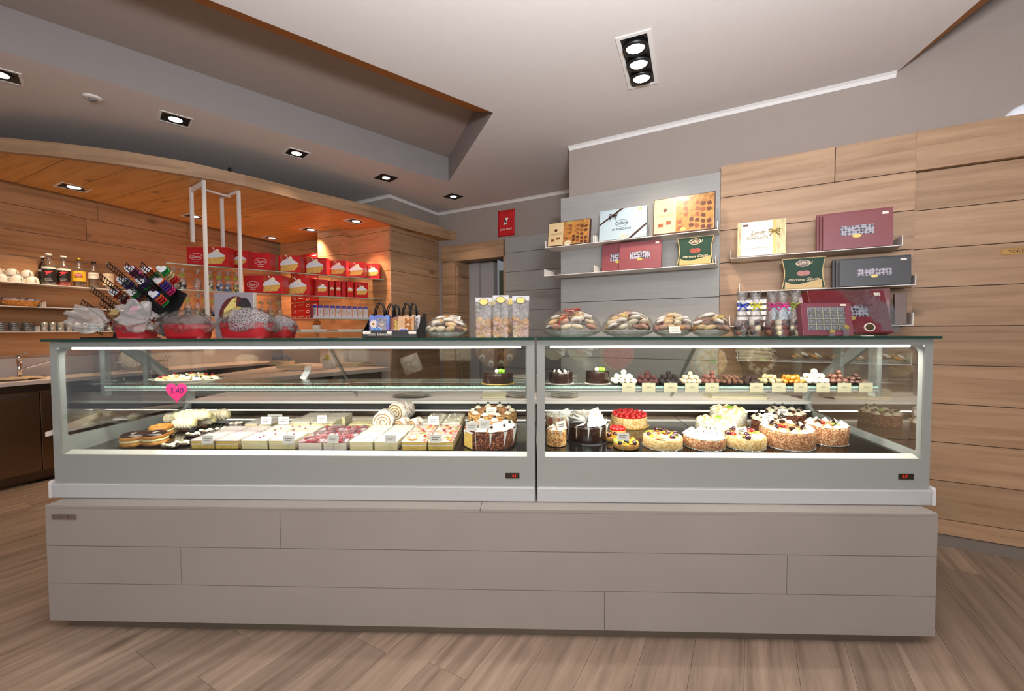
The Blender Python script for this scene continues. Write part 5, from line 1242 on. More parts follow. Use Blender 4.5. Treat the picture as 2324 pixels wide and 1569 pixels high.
gift_bag(.075, .115, .070, .100, pbr('bag_white', 'd8d4d0', .4, var=0), BR1, pbr('heart_print_blue', '2f7ac0', .4, var=0), 'white gift bag behind the brown bear bag in the black tray')
gift_bag(-.035, .115, .080, .096, pbr('bag_violet', '4a4490', .4, var=.04), BR1, pbr('heart_print_violet', '5a4ab0', .4, var=0), 'violet gift bag at the back of the black tray, behind the blue one')
# ---- plates of cookies under film
CK = [pbr('cookie_pale', 'e0bd84', .75, var=.10, scale=40, bump=.3), pbr('cookie_golden', 'd09a58', .75, var=.14, scale=40, bump=.3), pbr('cookie_cream', 'e8d8b4', .75, var=.06, scale=40, bump=.3), pbr('cookie_cocoa', '8a6048', .75, var=.12, scale=40, bump=.3), pbr('cookie_pink', 'd8a48c', .7, var=.1, scale=40)]
JAM = pbr('jam_red', 'b0281c', .15, var=.1, coat=.5); SUG = pbr('sugar_dust', 'f0e8dc', .8, var=.04)
rc = random.Random(5)
ck_round = [MB().ell(.022, .022, .010, 14, 6, .04, rc).mesh('biscuit', m_) for m_ in CK]
ck_oval = [MB().ell(.028, .015, .011, 12, 6, .05, rc).mesh('biscuit', m_) for m_ in CK]
ck_ring = MB().lathe([(.008, .004), (.008, .010), (.014, .013), (.022, .010), (.024, .004), (.020, 0), (.010, 0)], 18, cap=False).mesh('biscuit_ring', SUG)
jam_m = MB().ell(.009, .009, .007, 10, 5).mesh('jam_centre', JAM)
GDISH = clear('pressed_glass', (0.93, 0.94, 0.92), refl=.2, rough=.04, wrinkle=.8, body=.10, bodycol=(.9, .9, .86), wscale=70)
FILC = clear('plate_film', (0.99, 0.99, 0.98), refl=0.05, rough=.10, wrinkle=1.0, body=0.035, bodycol=(.9, .9, .9), wscale=30)
def cookie_plate(pxl, pxr, ytop, y, lab, short, seed, bowm=None, note=None, gold=None):
    R_ = random.Random(seed); pc_ = on_top((pxl + pxr) / 2, y); k = mpp(y); r = (pxr - pxl) * k / 2 * .96; H = (766 - ytop) * k
    t = thing('cookie_plate', lab, 'plate', pc_, CA)
    m = MB(); n = 48; Rg = []
    for rr_, z in ((r * .55, 0), (r * .60, .002), (r * .82, .008), (r * 1.03, .024), (r * 1.00, .026), (r * .78, .011), (r * .5, .006)):
        Rg.append([(rr_ * (1 + .02 * (math.cos(24 * b) if z > .01 else 0)) * math.cos(b), .62 * rr_ * (1 + .02 * (math.cos(24 * b) if z > .01 else 0)) * math.sin(b), z) for b in [2 * math.pi * j / n for j in range(n)]])
    m.loft(Rg, cap=True, smooth=True); m.build('glass_dish', GDISH, t)
    m = MB(); Rg = []
    for i in range(8):
        a2 = i / 7 * math.pi / 2; f = math.cos(a2) * .97 + .02
        Rg.append([(1.09 * r * f * math.cos(b) * (1 + .02 * math.sin(9 * b + i)), .76 * r * f * math.sin(b) * (1 + .02 * math.sin(9 * b)), .027 + (H - .020) * math.sin(a2) * (1 + .02 * math.sin(5 * b + i))) for b in [2 * math.pi * j / 40 for j in range(40)]])
    m.loft(Rg, cap=True, smooth=True); m.build('film_wrap', FILC, t)
    if bowm:
        m = MB()
        for i in range(26):
            a = R_.uniform(0, 6.28); e = R_.uniform(.3, 1.2); L = .032
            m.tube([(0, 0, 0), (L * .6 * math.cos(a), L * .5 * math.sin(a), L * .6 * e), (L * 1.2 * math.cos(a), L * math.sin(a), L * .5 * e), (L * .9 * math.cos(a + .5), L * .8 * math.sin(a + .5), L * .1)], .0016, 5)
        m.tube([(0, -.02, 0), (-.03, -.05, -.012), (-.06, -.075, -.035), (-.068, -.085, -.055)], .003, 6)
        o = m.build('ribbon_bow', bowm, t); o.location = (0.0, -.01, H * .93)
    if note:
        nx, nz, nw, nh, rot = note; o = MB(Matrix.Rotation(math.pi / 2, 4, 'X')).box(-nw / 2, nw / 2, -nh / 2, nh / 2, 0, .001).build('price_note', LW_, t); o.location = (nx * r, -.80 * r if nz < .6 else -.26 * r, nz * H - .002); o.rotation_euler = (-.5, rot, 0)
        for j in range(3):
            l_ = MB(Matrix.Rotation(math.pi / 2, 4, 'X')).box(-nw * .35, nw * .35, -.0008, .0008, .0011, .0014).build('note_line', INK, o); l_.location = (0, 0, (j - 1) * nh * .25)
    if gold is not None:
        o = MB(Matrix.Diagonal((1.3, 1, 1, 1))).cyl(.011, .001, 18).build('gold_label', GOLD, t); o.location = (gold * r, -.46 * r, H * .86); o.rotation_euler = (.8, 0, 0)
    # the cookies themselves
    spots = []
    for lay, (nn, rf, z) in enumerate(((10, .76, .036), (8, .70, .054), (7, .58, .066), (4, .36, .080), (2, .12, .090))):
        zz = z * (H / .092)
        zz = min(zz, .030 + (H - .030) * math.sqrt(max(0, 1 - (rf + .08) ** 2)) - .009)
        for i in range(nn):
            a = 2 * math.pi * i / nn + lay * .27 + R_.uniform(-.12, .12); spots.append((rf * r * math.cos(a), .60 * rf * r * math.sin(a), zz, lay, a))
    names = {'pale': 0, 'golden': 1, 'cream': 2, 'cocoa': 3, 'pink-toned': 4}
    for i, (x, y_, z, lay, a) in enumerate(spots):
        P = t.matrix_basis @ Vector((x, y_, z)); tilt = (.5 - .10 * lay)
        kind = R_.choice(['pale', 'golden', 'cream', 'cocoa', 'pink-toned', 'pale', 'cream']); q = R_.random()
        rot = (tilt * math.cos(a + math.pi / 2) * -1, tilt * -math.cos(a) * -1, CA + R_.uniform(-1, 1))
        if q < .2:
            c = thing('cookie', 'sugared ring cookie with red jam centre, heaped ' + short, 'cookie', P, 0, 'jam ring cookies ' + short); inst('biscuit_ring', ck_ring, c); inst('jam_centre', jam_m, c, (0, 0, .006))
        elif q < .62:
            c = inst('cookie', ck_round[names[kind]], None, P); tag(c, 'round %s cookie heaped %s' % (kind, short), 'cookie', 'round %s cookies %s' % (kind, short))
        else:
            c = inst('cookie', ck_oval[names[kind]], None, P); tag(c, 'oblong %s cookie heaped %s' % (kind, short), 'cookie', 'oblong %s cookies %s' % (kind, short))
        c.rotation_euler = rot; c.scale = (1.05,) * 3
    return t
cookie_plate(966, 1063, 717, .22, 'small glass plate of cookies in film beside the black gift tray', 'on the small plate of the left case', 11, note=(.45, .92, .05, .022, .1))
cookie_plate(1233, 1362, 708, .22, 'glass plate of cookies tied with a curled red ribbon', 'on the plate with the red ribbon', 12, bowm=pbr('curl_ribbon_red', 'a82a18', .3, var=0, coat=.4), note=(.45, .85, .06, .02, .3))
cookie_plate(1368, 1482, 710, .26, 'glass plate of cookies with a gold label, right of the ribboned one', 'on the gold-labelled plate', 13, gold=-.25, note=(.55, .8, .05, .02, .5))
cookie_plate(1484, 1568, 714, .24, 'glass plate of cookies with a white note stuck on its front', 'on the plate with the white note', 14, note=(-.15, .30, .050, .036, 0))
cookie_plate(1569, 1654, 715, .24, 'glass plate of cookies next to the ribboned chocolate bags', 'on the plate next to the chocolate bags', 15, gold=.35)
# ---- tall cookie bags with gold oval labels
def tall_bag(px0, px1, ytop, y, lab, seed, hl=.35):
    R_ = random.Random(seed); pc_ = on_top((px0 + px1) / 2, y); k = mpp(y); w = (px1 - px0) * k; H = (766 - ytop) * k; d = .05
    t = thing('tall_cookie_bag', lab, 'bag', pc_, CA, 'tall cookie bags at the joint of the cases')
    m = MB(); Rg = []
    for u in (0, .03, .45, .7, .88, 1.0):
        dd = d / 2 * (1 if u < .5 else max(.04, 1 - (u - .5) * 2.3)); ww = w / 2 * (1 if u < .95 else 1.02)
        Rg.append([(ww * x, dd * yv, H * u) for x, yv in ((-1, -.8), (-.9, -1), (-.3, -1.05), (.3, -.95), (.9, -1), (1, -.8), (1, .8), (.9, 1), (-.9, 1), (-1, .8))])
    m.loft(Rg, cap=False, smooth=False); m.build('clear_bag', CELL, t)
    MB().box(-w / 2, w / 2, -.004, .002, H * .90, H + .002).build('bag_header', pbr('header_film', 'cfcfd2', .35, var=.02), t)
    q = Matrix.Translation((0, -.006, H * .90)) @ Matrix.Rotation(math.pi / 2 - .1, 4, 'X') @ Matrix.Diagonal((1.4, 1, 1, 1)); MB(q).cyl(.0155, .001, 22).build('gold_label_rim', GOLDR, t); MB(q).at(); m = MB(q @ Matrix.Translation((0, 0, .001))); m.cyl(.0135, .0008, 22); m.build('gold_label', GOLD, t)
    for j in range(16):
        row = j // 3; a = R_.uniform(0, 6); x = (-1 + (j % 3)) * w * .28
        mm = [ck_round[1], ck_round[0], ck_oval[1], ck_round[4]][R_.randrange(4)]
        inst('cookie', mm, t, (x, R_.uniform(-.008, .004), .014 + row * H * .072), (1.2 + R_.uniform(-.5, .4), R_.uniform(-.5, .5), R_.uniform(-.4, .4)), .85)
    return t
tall_bag(1080, 1117, 677, .19, 'tall clear cookie bag with gold oval label, left of three in front', 1)
tall_bag(1119, 1155, 672, .18, 'tall clear cookie bag with gold oval label, middle and tallest in front', 2)
tall_bag(1163, 1201, 674, .19, 'tall clear cookie bag with gold oval label, right of three in front', 3)
tall_bag(1100, 1134, 680, .27, 'tall clear cookie bag standing behind the left pair', 4)
tall_bag(1140, 1175, 678, .27, 'tall clear cookie bag standing behind the right pair', 5)
# ---- chocolate bags with coloured bows
CD = pbr('choc_dark', '3a2018', .35, var=.15, scale=60, bump=.3); CM = pbr('choc_milk', '7a4a34', .4, var=.15, scale=60, bump=.3); CWC = pbr('choc_white', 'e0d0a8', .45, var=.05); CRD = pbr('choc_red_brown', '6a2c28', .4, var=.2, scale=60, bump=.3)
for i, (px, col, hexc, mats, y, lab) in enumerate(((1683, 'blue', '1c3cb8', [CM, CD, CM], .20, 'bag of chocolates tied with a blue bow'), (1714, 'yellow', 'd6d420', [CD, CM, CWC], .19, 'bag of chocolates tied with a yellow bow'),
        (1752, 'pink', 'd82a8c', [CM, CRD, CM], .25, 'bag of chocolates tied with a pink bow, behind its twin'), (1775, 'pink', 'd82a8c', [CRD, CD, CM, CWC], .18, 'bag of chocolates tied with a pink bow, in front of its twin'), (1803, 'lime', '9ab82a', [CD, CWC, CM], .22, 'bag of chocolates tied with a lime bow, next to the burgundy box'))):
    p = on_top(px, y); k = mpp(y); t = sweet_bag(p, (766 - 668) * k, .033, mats, pbr('bow_' + col, hexc, .3, var=0), lab, 'ribboned chocolate bags on the right case', seed=60 + i, fr=.34, nb=15, ball=.0155, name='choc')
# ---- burgundy gift boxes on the right end
BUR = pbr('box_burgundy', '6e1c22', .22, var=.02, coat=.4); BURS = pbr('box_burgundy_matt', '7c3a40', .4, var=.02)
TILE = None
def tile_mat():
    m, n, L, b, o = newmat('tile_print'); tc = n.new('ShaderNodeTexCoord'); v = n.new('ShaderNodeTexVoronoi'); v.inputs['Scale'].default_value = 62; v.inputs['Randomness'].default_value = .35; L.new(tc.outputs['Object'], v.inputs['Vector'])
    r = n.new('ShaderNodeValToRGB'); e = r.color_ramp.elements; e[0].position = .38; e[0].color = lin('40343c'); e[1].position = .52; e[1].color = lin('a09eaa'); L.new(v.outputs['Distance'], r.inputs[0]); L.new(r.outputs[0], b.inputs['Base Color']); b.inputs['Roughness'].default_value = .25; return m
TILE = tile_mat()
def flat_box(loc, rz, w, h, d, lean, mat, lab, cat='gift box', name='gift_box', group=None, deco='tile', side=None):
    t = thing(name, lab, cat, Vector(loc) + Vector((0, 0, d * math.sin(lean) + .0005)), rz, group, rx=-lean)
    MB().box(-w / 2, w / 2, 0, d, 0, h).build('box_body', mat, t, bevel=.0012)
    y = -.0008; q = lambda x, z, dy=0: Matrix.Translation((x, y - dy, z)) @ Matrix.Rotation(math.pi / 2, 4, 'X')
    if deco == 'tile':
        MB(q(0, h * .5)).box(-w * .24, w * .24, -h * .13, h * .13, 0, .0006).build('tile_window', TILE, t)
        MB(q(0, h * .34, .0008) @ Matrix.Diagonal((1.8, 1, 1, 1))).cyl(h * .055, .0008, 20).build('gold_label', GOLD, t)
        MB(q(w * .40, h * .90)).rbox(w * .085, h * .07, .0006, .003).build('price_sticker', LW_, t)
    return t
k = mpp(.24, 1960); pc_ = on_top(1956, .22)
t = flat_box(pc_ + CY_ * .045, CA, 176 * k, 105 * k, .045, .30, BUR, 'large film wrapped burgundy gift box leaning behind the windowed one', deco='tile')
w_, h_ = 176 * k, 105 * k
m = MB(); Rg = []
FB = clear('box_film', (0.98, 0.98, 0.98), refl=0.07, rough=.08, wrinkle=.35, body=0.0, wscale=14)
for i in range(9):
    u = i / 8; Rg.append([(-w_ / 2 - .004 + (w_ + .03) * u, -.008 - .012 * math.sin(u * math.pi) * (1 - v) - .006 * math.sin(9 * u + 5 * v), h_ * v * 1.01) for v in [j / 8 for j in range(9)]])
m.loft(Rg, cap=False, close=False, smooth=True); m.build('film_wrap', FB, t)
# windowed box in front
p = on_top(1884, .140); k = mpp(.140, 1880); w_, h_ = 112 * k, 74 * k
t = flat_box(p + CY_ * .01, CA, w_, h_, .035, .16, pbr('box_burgundy_light', '7e4650', .3, var=.03), 'burgundy gift box with a clear window over gridded chocolates', deco='none')
q = Matrix.Translation((-.004, -.0008, h_ * .5)) @ Matrix.Rotation(math.pi / 2, 4, 'X')
ww, hh = w_ * .37, h_ * .36
MB(q).box(-ww, ww, -hh, hh, 0, .0005).build('window_backing', pbr('window_grey', '8f8f98', .3, var=.05), t)
pm_ = MB(Matrix.Diagonal((1, 1, .3, 1))).ell(.0125, .0125, .010, 12, 6).mesh('praline', pbr('praline_grey', 'a29c9e', .4, var=.1, scale=60))
for i in range(5):
    for j in range(4):
        inst('praline', pm_, t, (-.004 - ww + ww * 2 * (i + .5) / 5, -.003, h_ * .5 - hh + hh * 2 * (j + .5) / 4), (math.pi / 2, 0, 0), .8)
m = MB(q)
for i in range(1, 5): m.box(-ww + 2 * ww * i / 5 - .0012, -ww + 2 * ww * i / 5 + .0012, -hh, hh, .003, .0052)
for j in range(1, 4): m.box(-ww, ww, -hh + 2 * hh * j / 4 - .0012, -hh + 2 * hh * j / 4 + .0012, .003, .0050)
m.build('divider_grid', pbr('divider_cream', 'd9cfae', .5, var=0), t)
MB(q).box(-ww, ww, -hh, hh, .0056, .006).build('window_film', clear('window_film', refl=.05), t)
MB(Matrix.Translation((w_ * .34, -.002, h_ * .93)) @ Matrix.Rotation(math.pi / 2, 4, 'X')).rbox(.026, .009, .0008, .003).build('price_sticker', LW_, t)
for nm_, px, py, rot in (('tilted', 1921, 742, .6), ('upright', 1889, 752, 0)):
    p = at_plane(px, py, cw(0, .125, 0), CY_); t2_ = thing('oval_label', 'gold oval label on clear stand, %s, in front of the windowed burgundy box' % nm_, 'label', Vector((p.x, p.y, zTop)), CA)
    hz = p.z - zTop
    q = Matrix.Translation((0, 0, hz)) @ Matrix.Rotation(rot, 4, 'Y') @ Matrix.Rotation(math.pi / 2, 4, 'X') @ Matrix.Diagonal((1.55, 1, 1, 1))
    MB(q).cyl(.0088, .0012, 22).build('label_rim', GOLDR, t2_); MB(q @ Matrix.Translation((0, 0, .0012))).cyl(.0078, .0008, 22).build('label_face', GOLD, t2_)
    MB().box(-.012, .012, .0, .0015, 0, hz + .004).build('clear_stand', ACR, t2_)
p = at_plane(1973, 743, cw(0, .118, 0), CY_); hz = p.z - zTop
t = thing('round_emblem', 'round white emblem with dark gold centre standing before the burgundy box', 'emblem', Vector((p.x, p.y, zTop)), CA)
q = Matrix.Translation((0, 0, max(hz, .022))) @ Matrix.Rotation(math.pi / 2 - .1, 4, 'X') @ Matrix.Diagonal((1.25, 1, 1, 1))
MB(q).cyl(.0185, .003, 28).build('white_disc', LW_, t)
MB(q @ Matrix.Translation((0, 0, .003))).lathe([(.0145, 0), (.0145, .0006), (.0135, .0006), (.0135, 0)], 28).build('gold_ring', GOLDR, t)
MB(q @ Matrix.Translation((0, 0, .003))).cyl(.0098, .0012, 24).build('dark_centre', pbr('emblem_dark', '5a4c28', .4, metal=.4, var=.1), t)
MB().box(-.02, .02, -.002, .02, 0, .003).build('foot', LW_, t)
# ---- heart price tag hanging on the left case shelf
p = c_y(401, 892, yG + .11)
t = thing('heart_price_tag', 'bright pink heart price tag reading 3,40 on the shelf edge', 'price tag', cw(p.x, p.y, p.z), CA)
m = MB(Matrix.Rotation(math.pi / 2, 4, 'X')); m.prism([(x, y_ * 1.02) for x, y_ in heart_poly(.052, 40)], 0, .002); m.build('heart_card', pbr('glowing_pink', 'e8266e', .6, var=0, emit=.12), t)  # paper card, no lamp: a faint glow is added to its pink
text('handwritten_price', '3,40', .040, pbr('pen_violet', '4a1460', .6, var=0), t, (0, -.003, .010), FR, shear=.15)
# ---- shelves on the near wall
WPN = 3.46; SDn = .20
def wshelf(pxl, yl, pxr, yr, w, lips, lab, z=None, up=.055):
    s0, _, z0 = on_w(pxl, yl, WPN - SDn); s1, _, z1 = on_w(pxr, yr, WPN - SDn); z = (z0 + z1) / 2 if z is None else z
    t = thing('wall_shelf', lab, 'shelf', rw(s0, WPN - SDn, z), RZ)
    L = s1 - s0; MB().box(0, L, 0, SDn - .001, -.004, 0).build('shelf_board', WLAC, t)
    for f, hh in lips:
        x = on_w(f, (yl + yr) / 2, WPN - SDn)[0] - s0
        x = min(max(x, .004), L); m = MB(Matrix.Translation((x - .004, 0, 0)) @ Matrix.Rotation(math.pi / 2, 4, 'Z') @ Matrix.Rotation(math.pi / 2, 4, 'X')); m.prism([(0, 0), (SDn - .002, 0), (SDn - .002, up), (0, up)], 0, .004); m.build('end_plate', WLAC, t)
    print('shelf', lab[:20], z0, z1); return z
zA = wshelf(1237, 561, 1629, 521.5, 0, ((1237, 1), (1347, 1), (1351, 1), (1629, 1)), 'upper white shelf on the grey wall panel, carrying three boxes of chocolates')
zB = wshelf(1235, 622.5, 1625, 602.5, 0, ((1235, 1), (1349, 1), (1625, 1)), 'lower white shelf on the grey wall panel, with burgundy and green boxes')
zC = wshelf(1658, 586, 2049, 556, 0, ((1658, 1), (2049, 1)), 'topmost white shelf on the right wood wall')
zD = wshelf(1677, 663, 2079, 645, 0, ((1677, 1), (2079, 1)), 'second white shelf on the right wood wall')
zE = wshelf(1655, 741, 2073, 737, 0, ((1655, 1), (2073, 1)), 'third white shelf on the right wood wall, behind the goods on the case', up=.07)
zF = wshelf(1673, 818, 2070, 828, 0, ((1673, 1), (2070, 1)), 'lowest white shelf on the right wood wall, seen through the right case', up=.07)
def wbox(pxl, pxr, ytop_l, z, mat, lab, d=.03, lean=.14, off=.0, deco='none', name='chocolate_box', group=None, cat='chocolate box'):
    w_ = WPN - SDn + .012 + off; s0 = on_w(pxl, 600, w_)[0]; s1 = on_w(pxr, 600, w_)[0]; zt = on_w(pxl, ytop_l, w_ + .03)[2]; W_ = s1 - s0; H = (zt - z) / math.cos(lean)
    return flat_box(rw((s0 + s1) / 2, w_, z + .0005), RZ, W_, H, d, lean, mat, lab, cat, name, group, deco), W_, H
Q = lambda x, z, dy=0: Matrix.Translation((x, -.0008 - dy, z)) @ Matrix.Rotation(math.pi / 2, 4, 'X')
CRM = pbr('box_cream_gold', 'd8bd92', .14, var=.06, scale=4, coat=.6); BRE = pbr('box_edge_brown', '4a2416', .3, var=0); BRC = [pbr('print_choc_a', '5a2c1a', .25, var=.1), pbr('print_choc_b', '8a4a28', .25, var=.1), pbr('print_choc_c', 'c07a3c', .25, var=.1)]
def praline_box(pxl, pxr, yt, lab, words, big):
    t, W_, H = wbox(pxl, pxr, yt, zA, BRE, lab, d=.035)
    MB(Q(0, H / 2)).box(-W_ * .485, W_ * .485, -H * .475, H * .475, 0, .0005).build('lid_print', CRM, t)
    MB(Q(W_ * .17, H / 2, .0005)).box(-W_ * .29, W_ * .31, -H * .47, H * .47, 0, .0005).build('praline_field_print', pbr('print_gold_brown', 'b8803e', .25, var=.3, scale=30, coat=.4), t)
    R_ = random.Random(9)
    mm = [MB().prism(rpoly([(-1, -.8), (1, -.8), (1, .8), (-1, .8)], .4, 3), 0, .0012).mesh('praline_print', b) for b in BRC]
    for i in range(6):
        for j in range(5):
            x = -W_ * .10 + W_ * .56 * (i + .5) / 6; z = H * .05 + H * .78 * (j + .5) / 5 + .012 * math.sin(i)
            o = inst('praline_print', mm[R_.randrange(3)], t, (x, -.0014, z), (math.pi / 2, 0, 0), (W_ * .034, H * .062, 1)); o.rotation_euler = (math.pi / 2, R_.uniform(-.4, .4), 0)
    MB(Q(-W_ * .30, H * .66, .0006)).cyl(W_ * .035, .0012, 14).build('truffle_print', BRC[0], t)
    for dx in (-.37, -.24): MB(Q(W_ * dx, H * .28 + (dx + .3) * .1, .0006)).box(-W_ * .04, W_ * .04, -H * .05, H * .05, 0, .0012).build('cube_print', BRC[1], t)
    text('box_lettering', 'PRALINES', W_ * .065, pbr('letter_gold', '9a7a42', .4), t, (-W_ * .29, -.002, H * .50), FR)
    MB(Q(W_ * .02, H * .90, .0012) @ Matrix.Diagonal((2.1, 1, 1, 1))).cyl(H * .06, .001, 22).build('gold_oval', GOLD, t)
    MB(Q(0, H * .08, .0016) @ Matrix.Diagonal((1.5, 1, 1, 1))).cyl(H * (.10 if not big else .05), .001, 22).build('name_oval', pbr('label_cream', 'e3cfae', .6, var=0) if not big else GOLD, t)
    if not big: text('name_oval_lettering', 'Caffarel', H * .085, BRE, t, (0, -.0035, H * .08), FR, shear=.3)
    return t
praline_box(1242, 1337, 510, 'smaller praline box on the upper grey-wall shelf, leftmost, with brown edge', '', False)
praline_box(1481, 1621, 456, 'large praline box at the right end of the upper grey-wall shelf', '', True)
LB_ = pbr('box_ice_blue', '9fb0ba', .25, var=.02, coat=.4); SIL = pbr('silver_edge', 'b8bcc0', .25, metal=.7)
t, W_, H = wbox(1359, 1466, 483, zA, LB_, 'pale blue chocolate box crossed by a brown ribbon', d=.045)
rb_ = pbr('ribbon_brown', '3a1c14', .3, var=.1)
MB(Q(0, 0, .001)).prism([(-W_ * .5, H * .50), (-W_ * .5, H * .56), (W_ * .02, H * 1.0), (-W_ * .05, H * 1.0)], 0, .0008).build('ribbon_band', rb_, t)
MB(Q(0, 0, .001)).prism([(W_ * .13, H * .0), (W_ * .20, H * .0), (W_ * .5, H * .38), (W_ * .5, H * .45)], 0, .0008).build('ribbon_band', rb_, t)
bow(t, (-W_ * .20, -.006, H * .78), rb_, s=.022)
MB(Q(-W_ * .02, H * .52, .0006)).tube([(W_ * .13 * math.cos(a * math.pi / 14), H * .11 * math.sin(a * math.pi / 14), 0) for a in range(28)], .001, 4, closed=True).build('oval_ring', pbr('print_dark_grey', '3c4248', .5, var=0), t)
text('box_name', 'Caffarel', H * .13, pbr('print_dark_grey', '3c4248', .5, var=0), t, (-W_ * .02, -.0022, H * .52), FR, shear=.3)
text('box_lettering', 'LA SELEZIONE', H * .095, pbr('print_dark_grey', '3c4248', .5, var=0), t, (-W_ * .02, -.0022, H * .33), FR)
MB(Q(W_ * .04, H * .08, .0016) @ Matrix.Diagonal((1.45, 1, 1, 1))).cyl(H * .10, .001, 22).build('name_oval', LCR, t); text('name_oval_lettering', 'Caffarel', H * .085, BRE, t, (W_ * .04, -.0035, H * .08), FR, shear=.3)
MB(Q(W_ * .36, H * .92, .0006) @ Matrix.Diagonal((1.7, 1, 1, 1))).cyl(H * .03, .0008, 16).build('gold_dot', GOLD, t)
# lower grey shelf
wbox(1366, 1440, 558, zB, BURS, 'burgundy chocolate box, half covered by the next one, on the lower grey-wall shelf', deco='tile', off=.055, lean=.04)
wbox(1404, 1500, 555, zB, BURS, 'burgundy chocolate box with tile-patterned window in front of its twin', deco='tile', off=0)
DG_ = pbr('box_green', '0f3a26', .5, col2='0a2a1c', var=.1, scale=3, spec=.25); KR2 = pbr('box_gold_rim', 'b89a5c', .4, var=.04)
def marrons(pxl, pxr, yt, z, lab):
    w_ = WPN - SDn + .012; s0 = on_w(pxl, 600, w_)[0]; s1 = on_w(pxr, 600, w_)[0]; zt = on_w(pxl, yt, w_ + .02)[2]; W_ = s1 - s0; H = (zt - z)
    t = thing('pillow_box', lab, 'chocolate box', rw((s0 + s1) / 2, w_, z + .0005), RZ, rx=-.12)
    def outline(f): return [(-W_ / 2 * f * (1 - .13 * math.sin(math.pi * u)), H / 2 + (H * u - H / 2) * f) for u in [i / 10 for i in range(11)]] + [(W_ / 2 * f * (1 - .13 * math.sin(math.pi * u)), H / 2 + (H * u - H / 2) * f) for u in [1 - i / 10 for i in range(11)]]
    MB(Matrix.Translation((0, .035, 0)) @ Matrix.Rotation(math.pi / 2, 4, 'X')).prism(outline(1), 0, .035).build('box_body', KR2, t)
    MB(Q(0, 0)).prism(outline(.95), 0, .0006).build('green_front', DG_, t)
    MB(Q(0, 0, .0008)).prism([(-W_ * .42, H * .03), (W_ * .42, H * .03), (W_ * .41, H * .30), (W_ * .2, H * .24), (-W_ * .1, H * .16), (-W_ * .28, H * .18), (-W_ * .41, H * .26)], 0, .0006).build('gold_foot_print', KR2, t)
    MB(Q(0, H * .82, .0008) @ Matrix.Diagonal((1.75, 1, 1, 1))).cyl(H * .105, .0006, 24).build('name_oval_rim', LCR, t); MB(Q(0, H * .82, .0014) @ Matrix.Diagonal((1.8, 1, 1, 1))).cyl(H * .092, .0006, 24).build('name_oval', BRE, t)
    text('box_name', 'Caffarel', H * .14, LCR, t, (0, -.0036, H * .82), FR, shear=.3)
    for dx in (-.05, .06): MB(Q(W_ * dx, H * .50, .0008 + dx * .003) @ Matrix.Diagonal((1.25, 1, 1, 1))).cyl(H * .085, .0016, 18).build('chestnut_print', pbr('chestnut', '9a3c20', .25, var=.25, scale=50), t)
    text('box_lettering', 'Marrons Glacés', H * .125, LCR, t, (0, -.0036, H * .30), FR, shear=.4)
marrons(1535, 1620, 541, zB, 'green pillow-shaped box of glazed chestnuts on the lower grey-wall shelf')
marrons(1774, 1876, 588, zD, 'green pillow-shaped box of glazed chestnuts on the second wood-wall shelf')
s0, _, z_ = on_w(1308, 612, WPN - .08); t = thing('glass_tray', 'clear glass tray lying at the left end of the lower grey-wall shelf', 'tray', rw(s0, WPN - .10, zB + .0005), RZ)
MB().rbox(.26, .14, .012, .02, 4, 1.06).build('tray_body', LGT, t)
# wood wall shelves
t, W_, H = wbox(1673, 1783, 510, zC, pbr('box_ivory', 'e0d8cc', .3, var=.01, coat=.3), 'ivory and gold box of chocolates with a gold bow, topmost wood-wall shelf', d=.05, lean=.10)
GS = pbr('gold_stripes', 'c9b98c', .3, col2='8a7648', scale=50, sharp=(.4, .6), metal=.3, stretch=(6, 1, .2))
MB(Q(0, H / 2)).box(-W_ * .5, -W_ * .42, -H * .49, H * .49, 0, .0006).build('gold_stripes', GS, t); MB(Q(0, H / 2)).box(W_ * .24, W_ * .5, -H * .49, H * .49, 0, .0006).build('gold_stripes', GS, t)
MB(Q(W_ * .27, H / 2, .0006)).box(-W_ * .025, W_ * .025, -H * .49, H * .49, 0, .001).build('gold_ribbon', pbr('ribbon_gold', 'b89c58', .3, metal=.3), t); bow(t, (W_ * .27, -.006, H * .66), pbr('ribbon_gold', 'b89c58', .3, metal=.3), s=.022)
MB(Q(-W_ * .33, H * .9, .0006)).box(-W_ * .055, W_ * .055, -H * .03, H * .03, 0, .0006).build('brown_stamp', BRC[0], t)
gt = pbr('letter_gold_dark', '8a744a', .4, var=0)
text('box_name', 'Lindt', H * .17, gt, t, (-W_ * .08, -.002, H * .66), FR, shear=.35); MB(Q(-W_ * .08, H * .56, .0006)).box(-W_ * .23, W_ * .23, -.0006, .0006, 0, .0006).build('print_line', gt, t)
text('box_lettering', 'LE SPECIALITÀ', H * .085, gt, t, (-W_ * .08, -.002, H * .50), FR)
MB(Q(0, H * .22, .0006)).box(-W_ * .3, W_ * .2, -.0005, .0005, 0, .0006).build('print_line', gt, t)
for j in range(3):
    wbox(1862 - 7 * j + 5, 2026, 492 - j, zC, BURS, ['front burgundy gift box with tile-patterned window on the topmost wood-wall shelf', 'middle burgundy gift box of the leaning row, topmost wood-wall shelf', 'rearmost burgundy gift box of the leaning row, topmost wood-wall shelf'][j], deco='tile' if j == 0 else 'none', off=.036 * j, lean=.12)
GRY = pbr('box_dark_grey', '2c2e32', .4, var=.02)
for j in range(3):
    wbox(1906 - 8 * j, 2070, 594 - j, zD, GRY, ['front dark grey gift box with tile-patterned window, second wood-wall shelf', 'middle dark grey gift box of the row, second wood-wall shelf', 'rearmost dark grey gift box of the row, second wood-wall shelf'][j], deco='tile' if j == 0 else 'none', off=.036 * j, lean=.12)
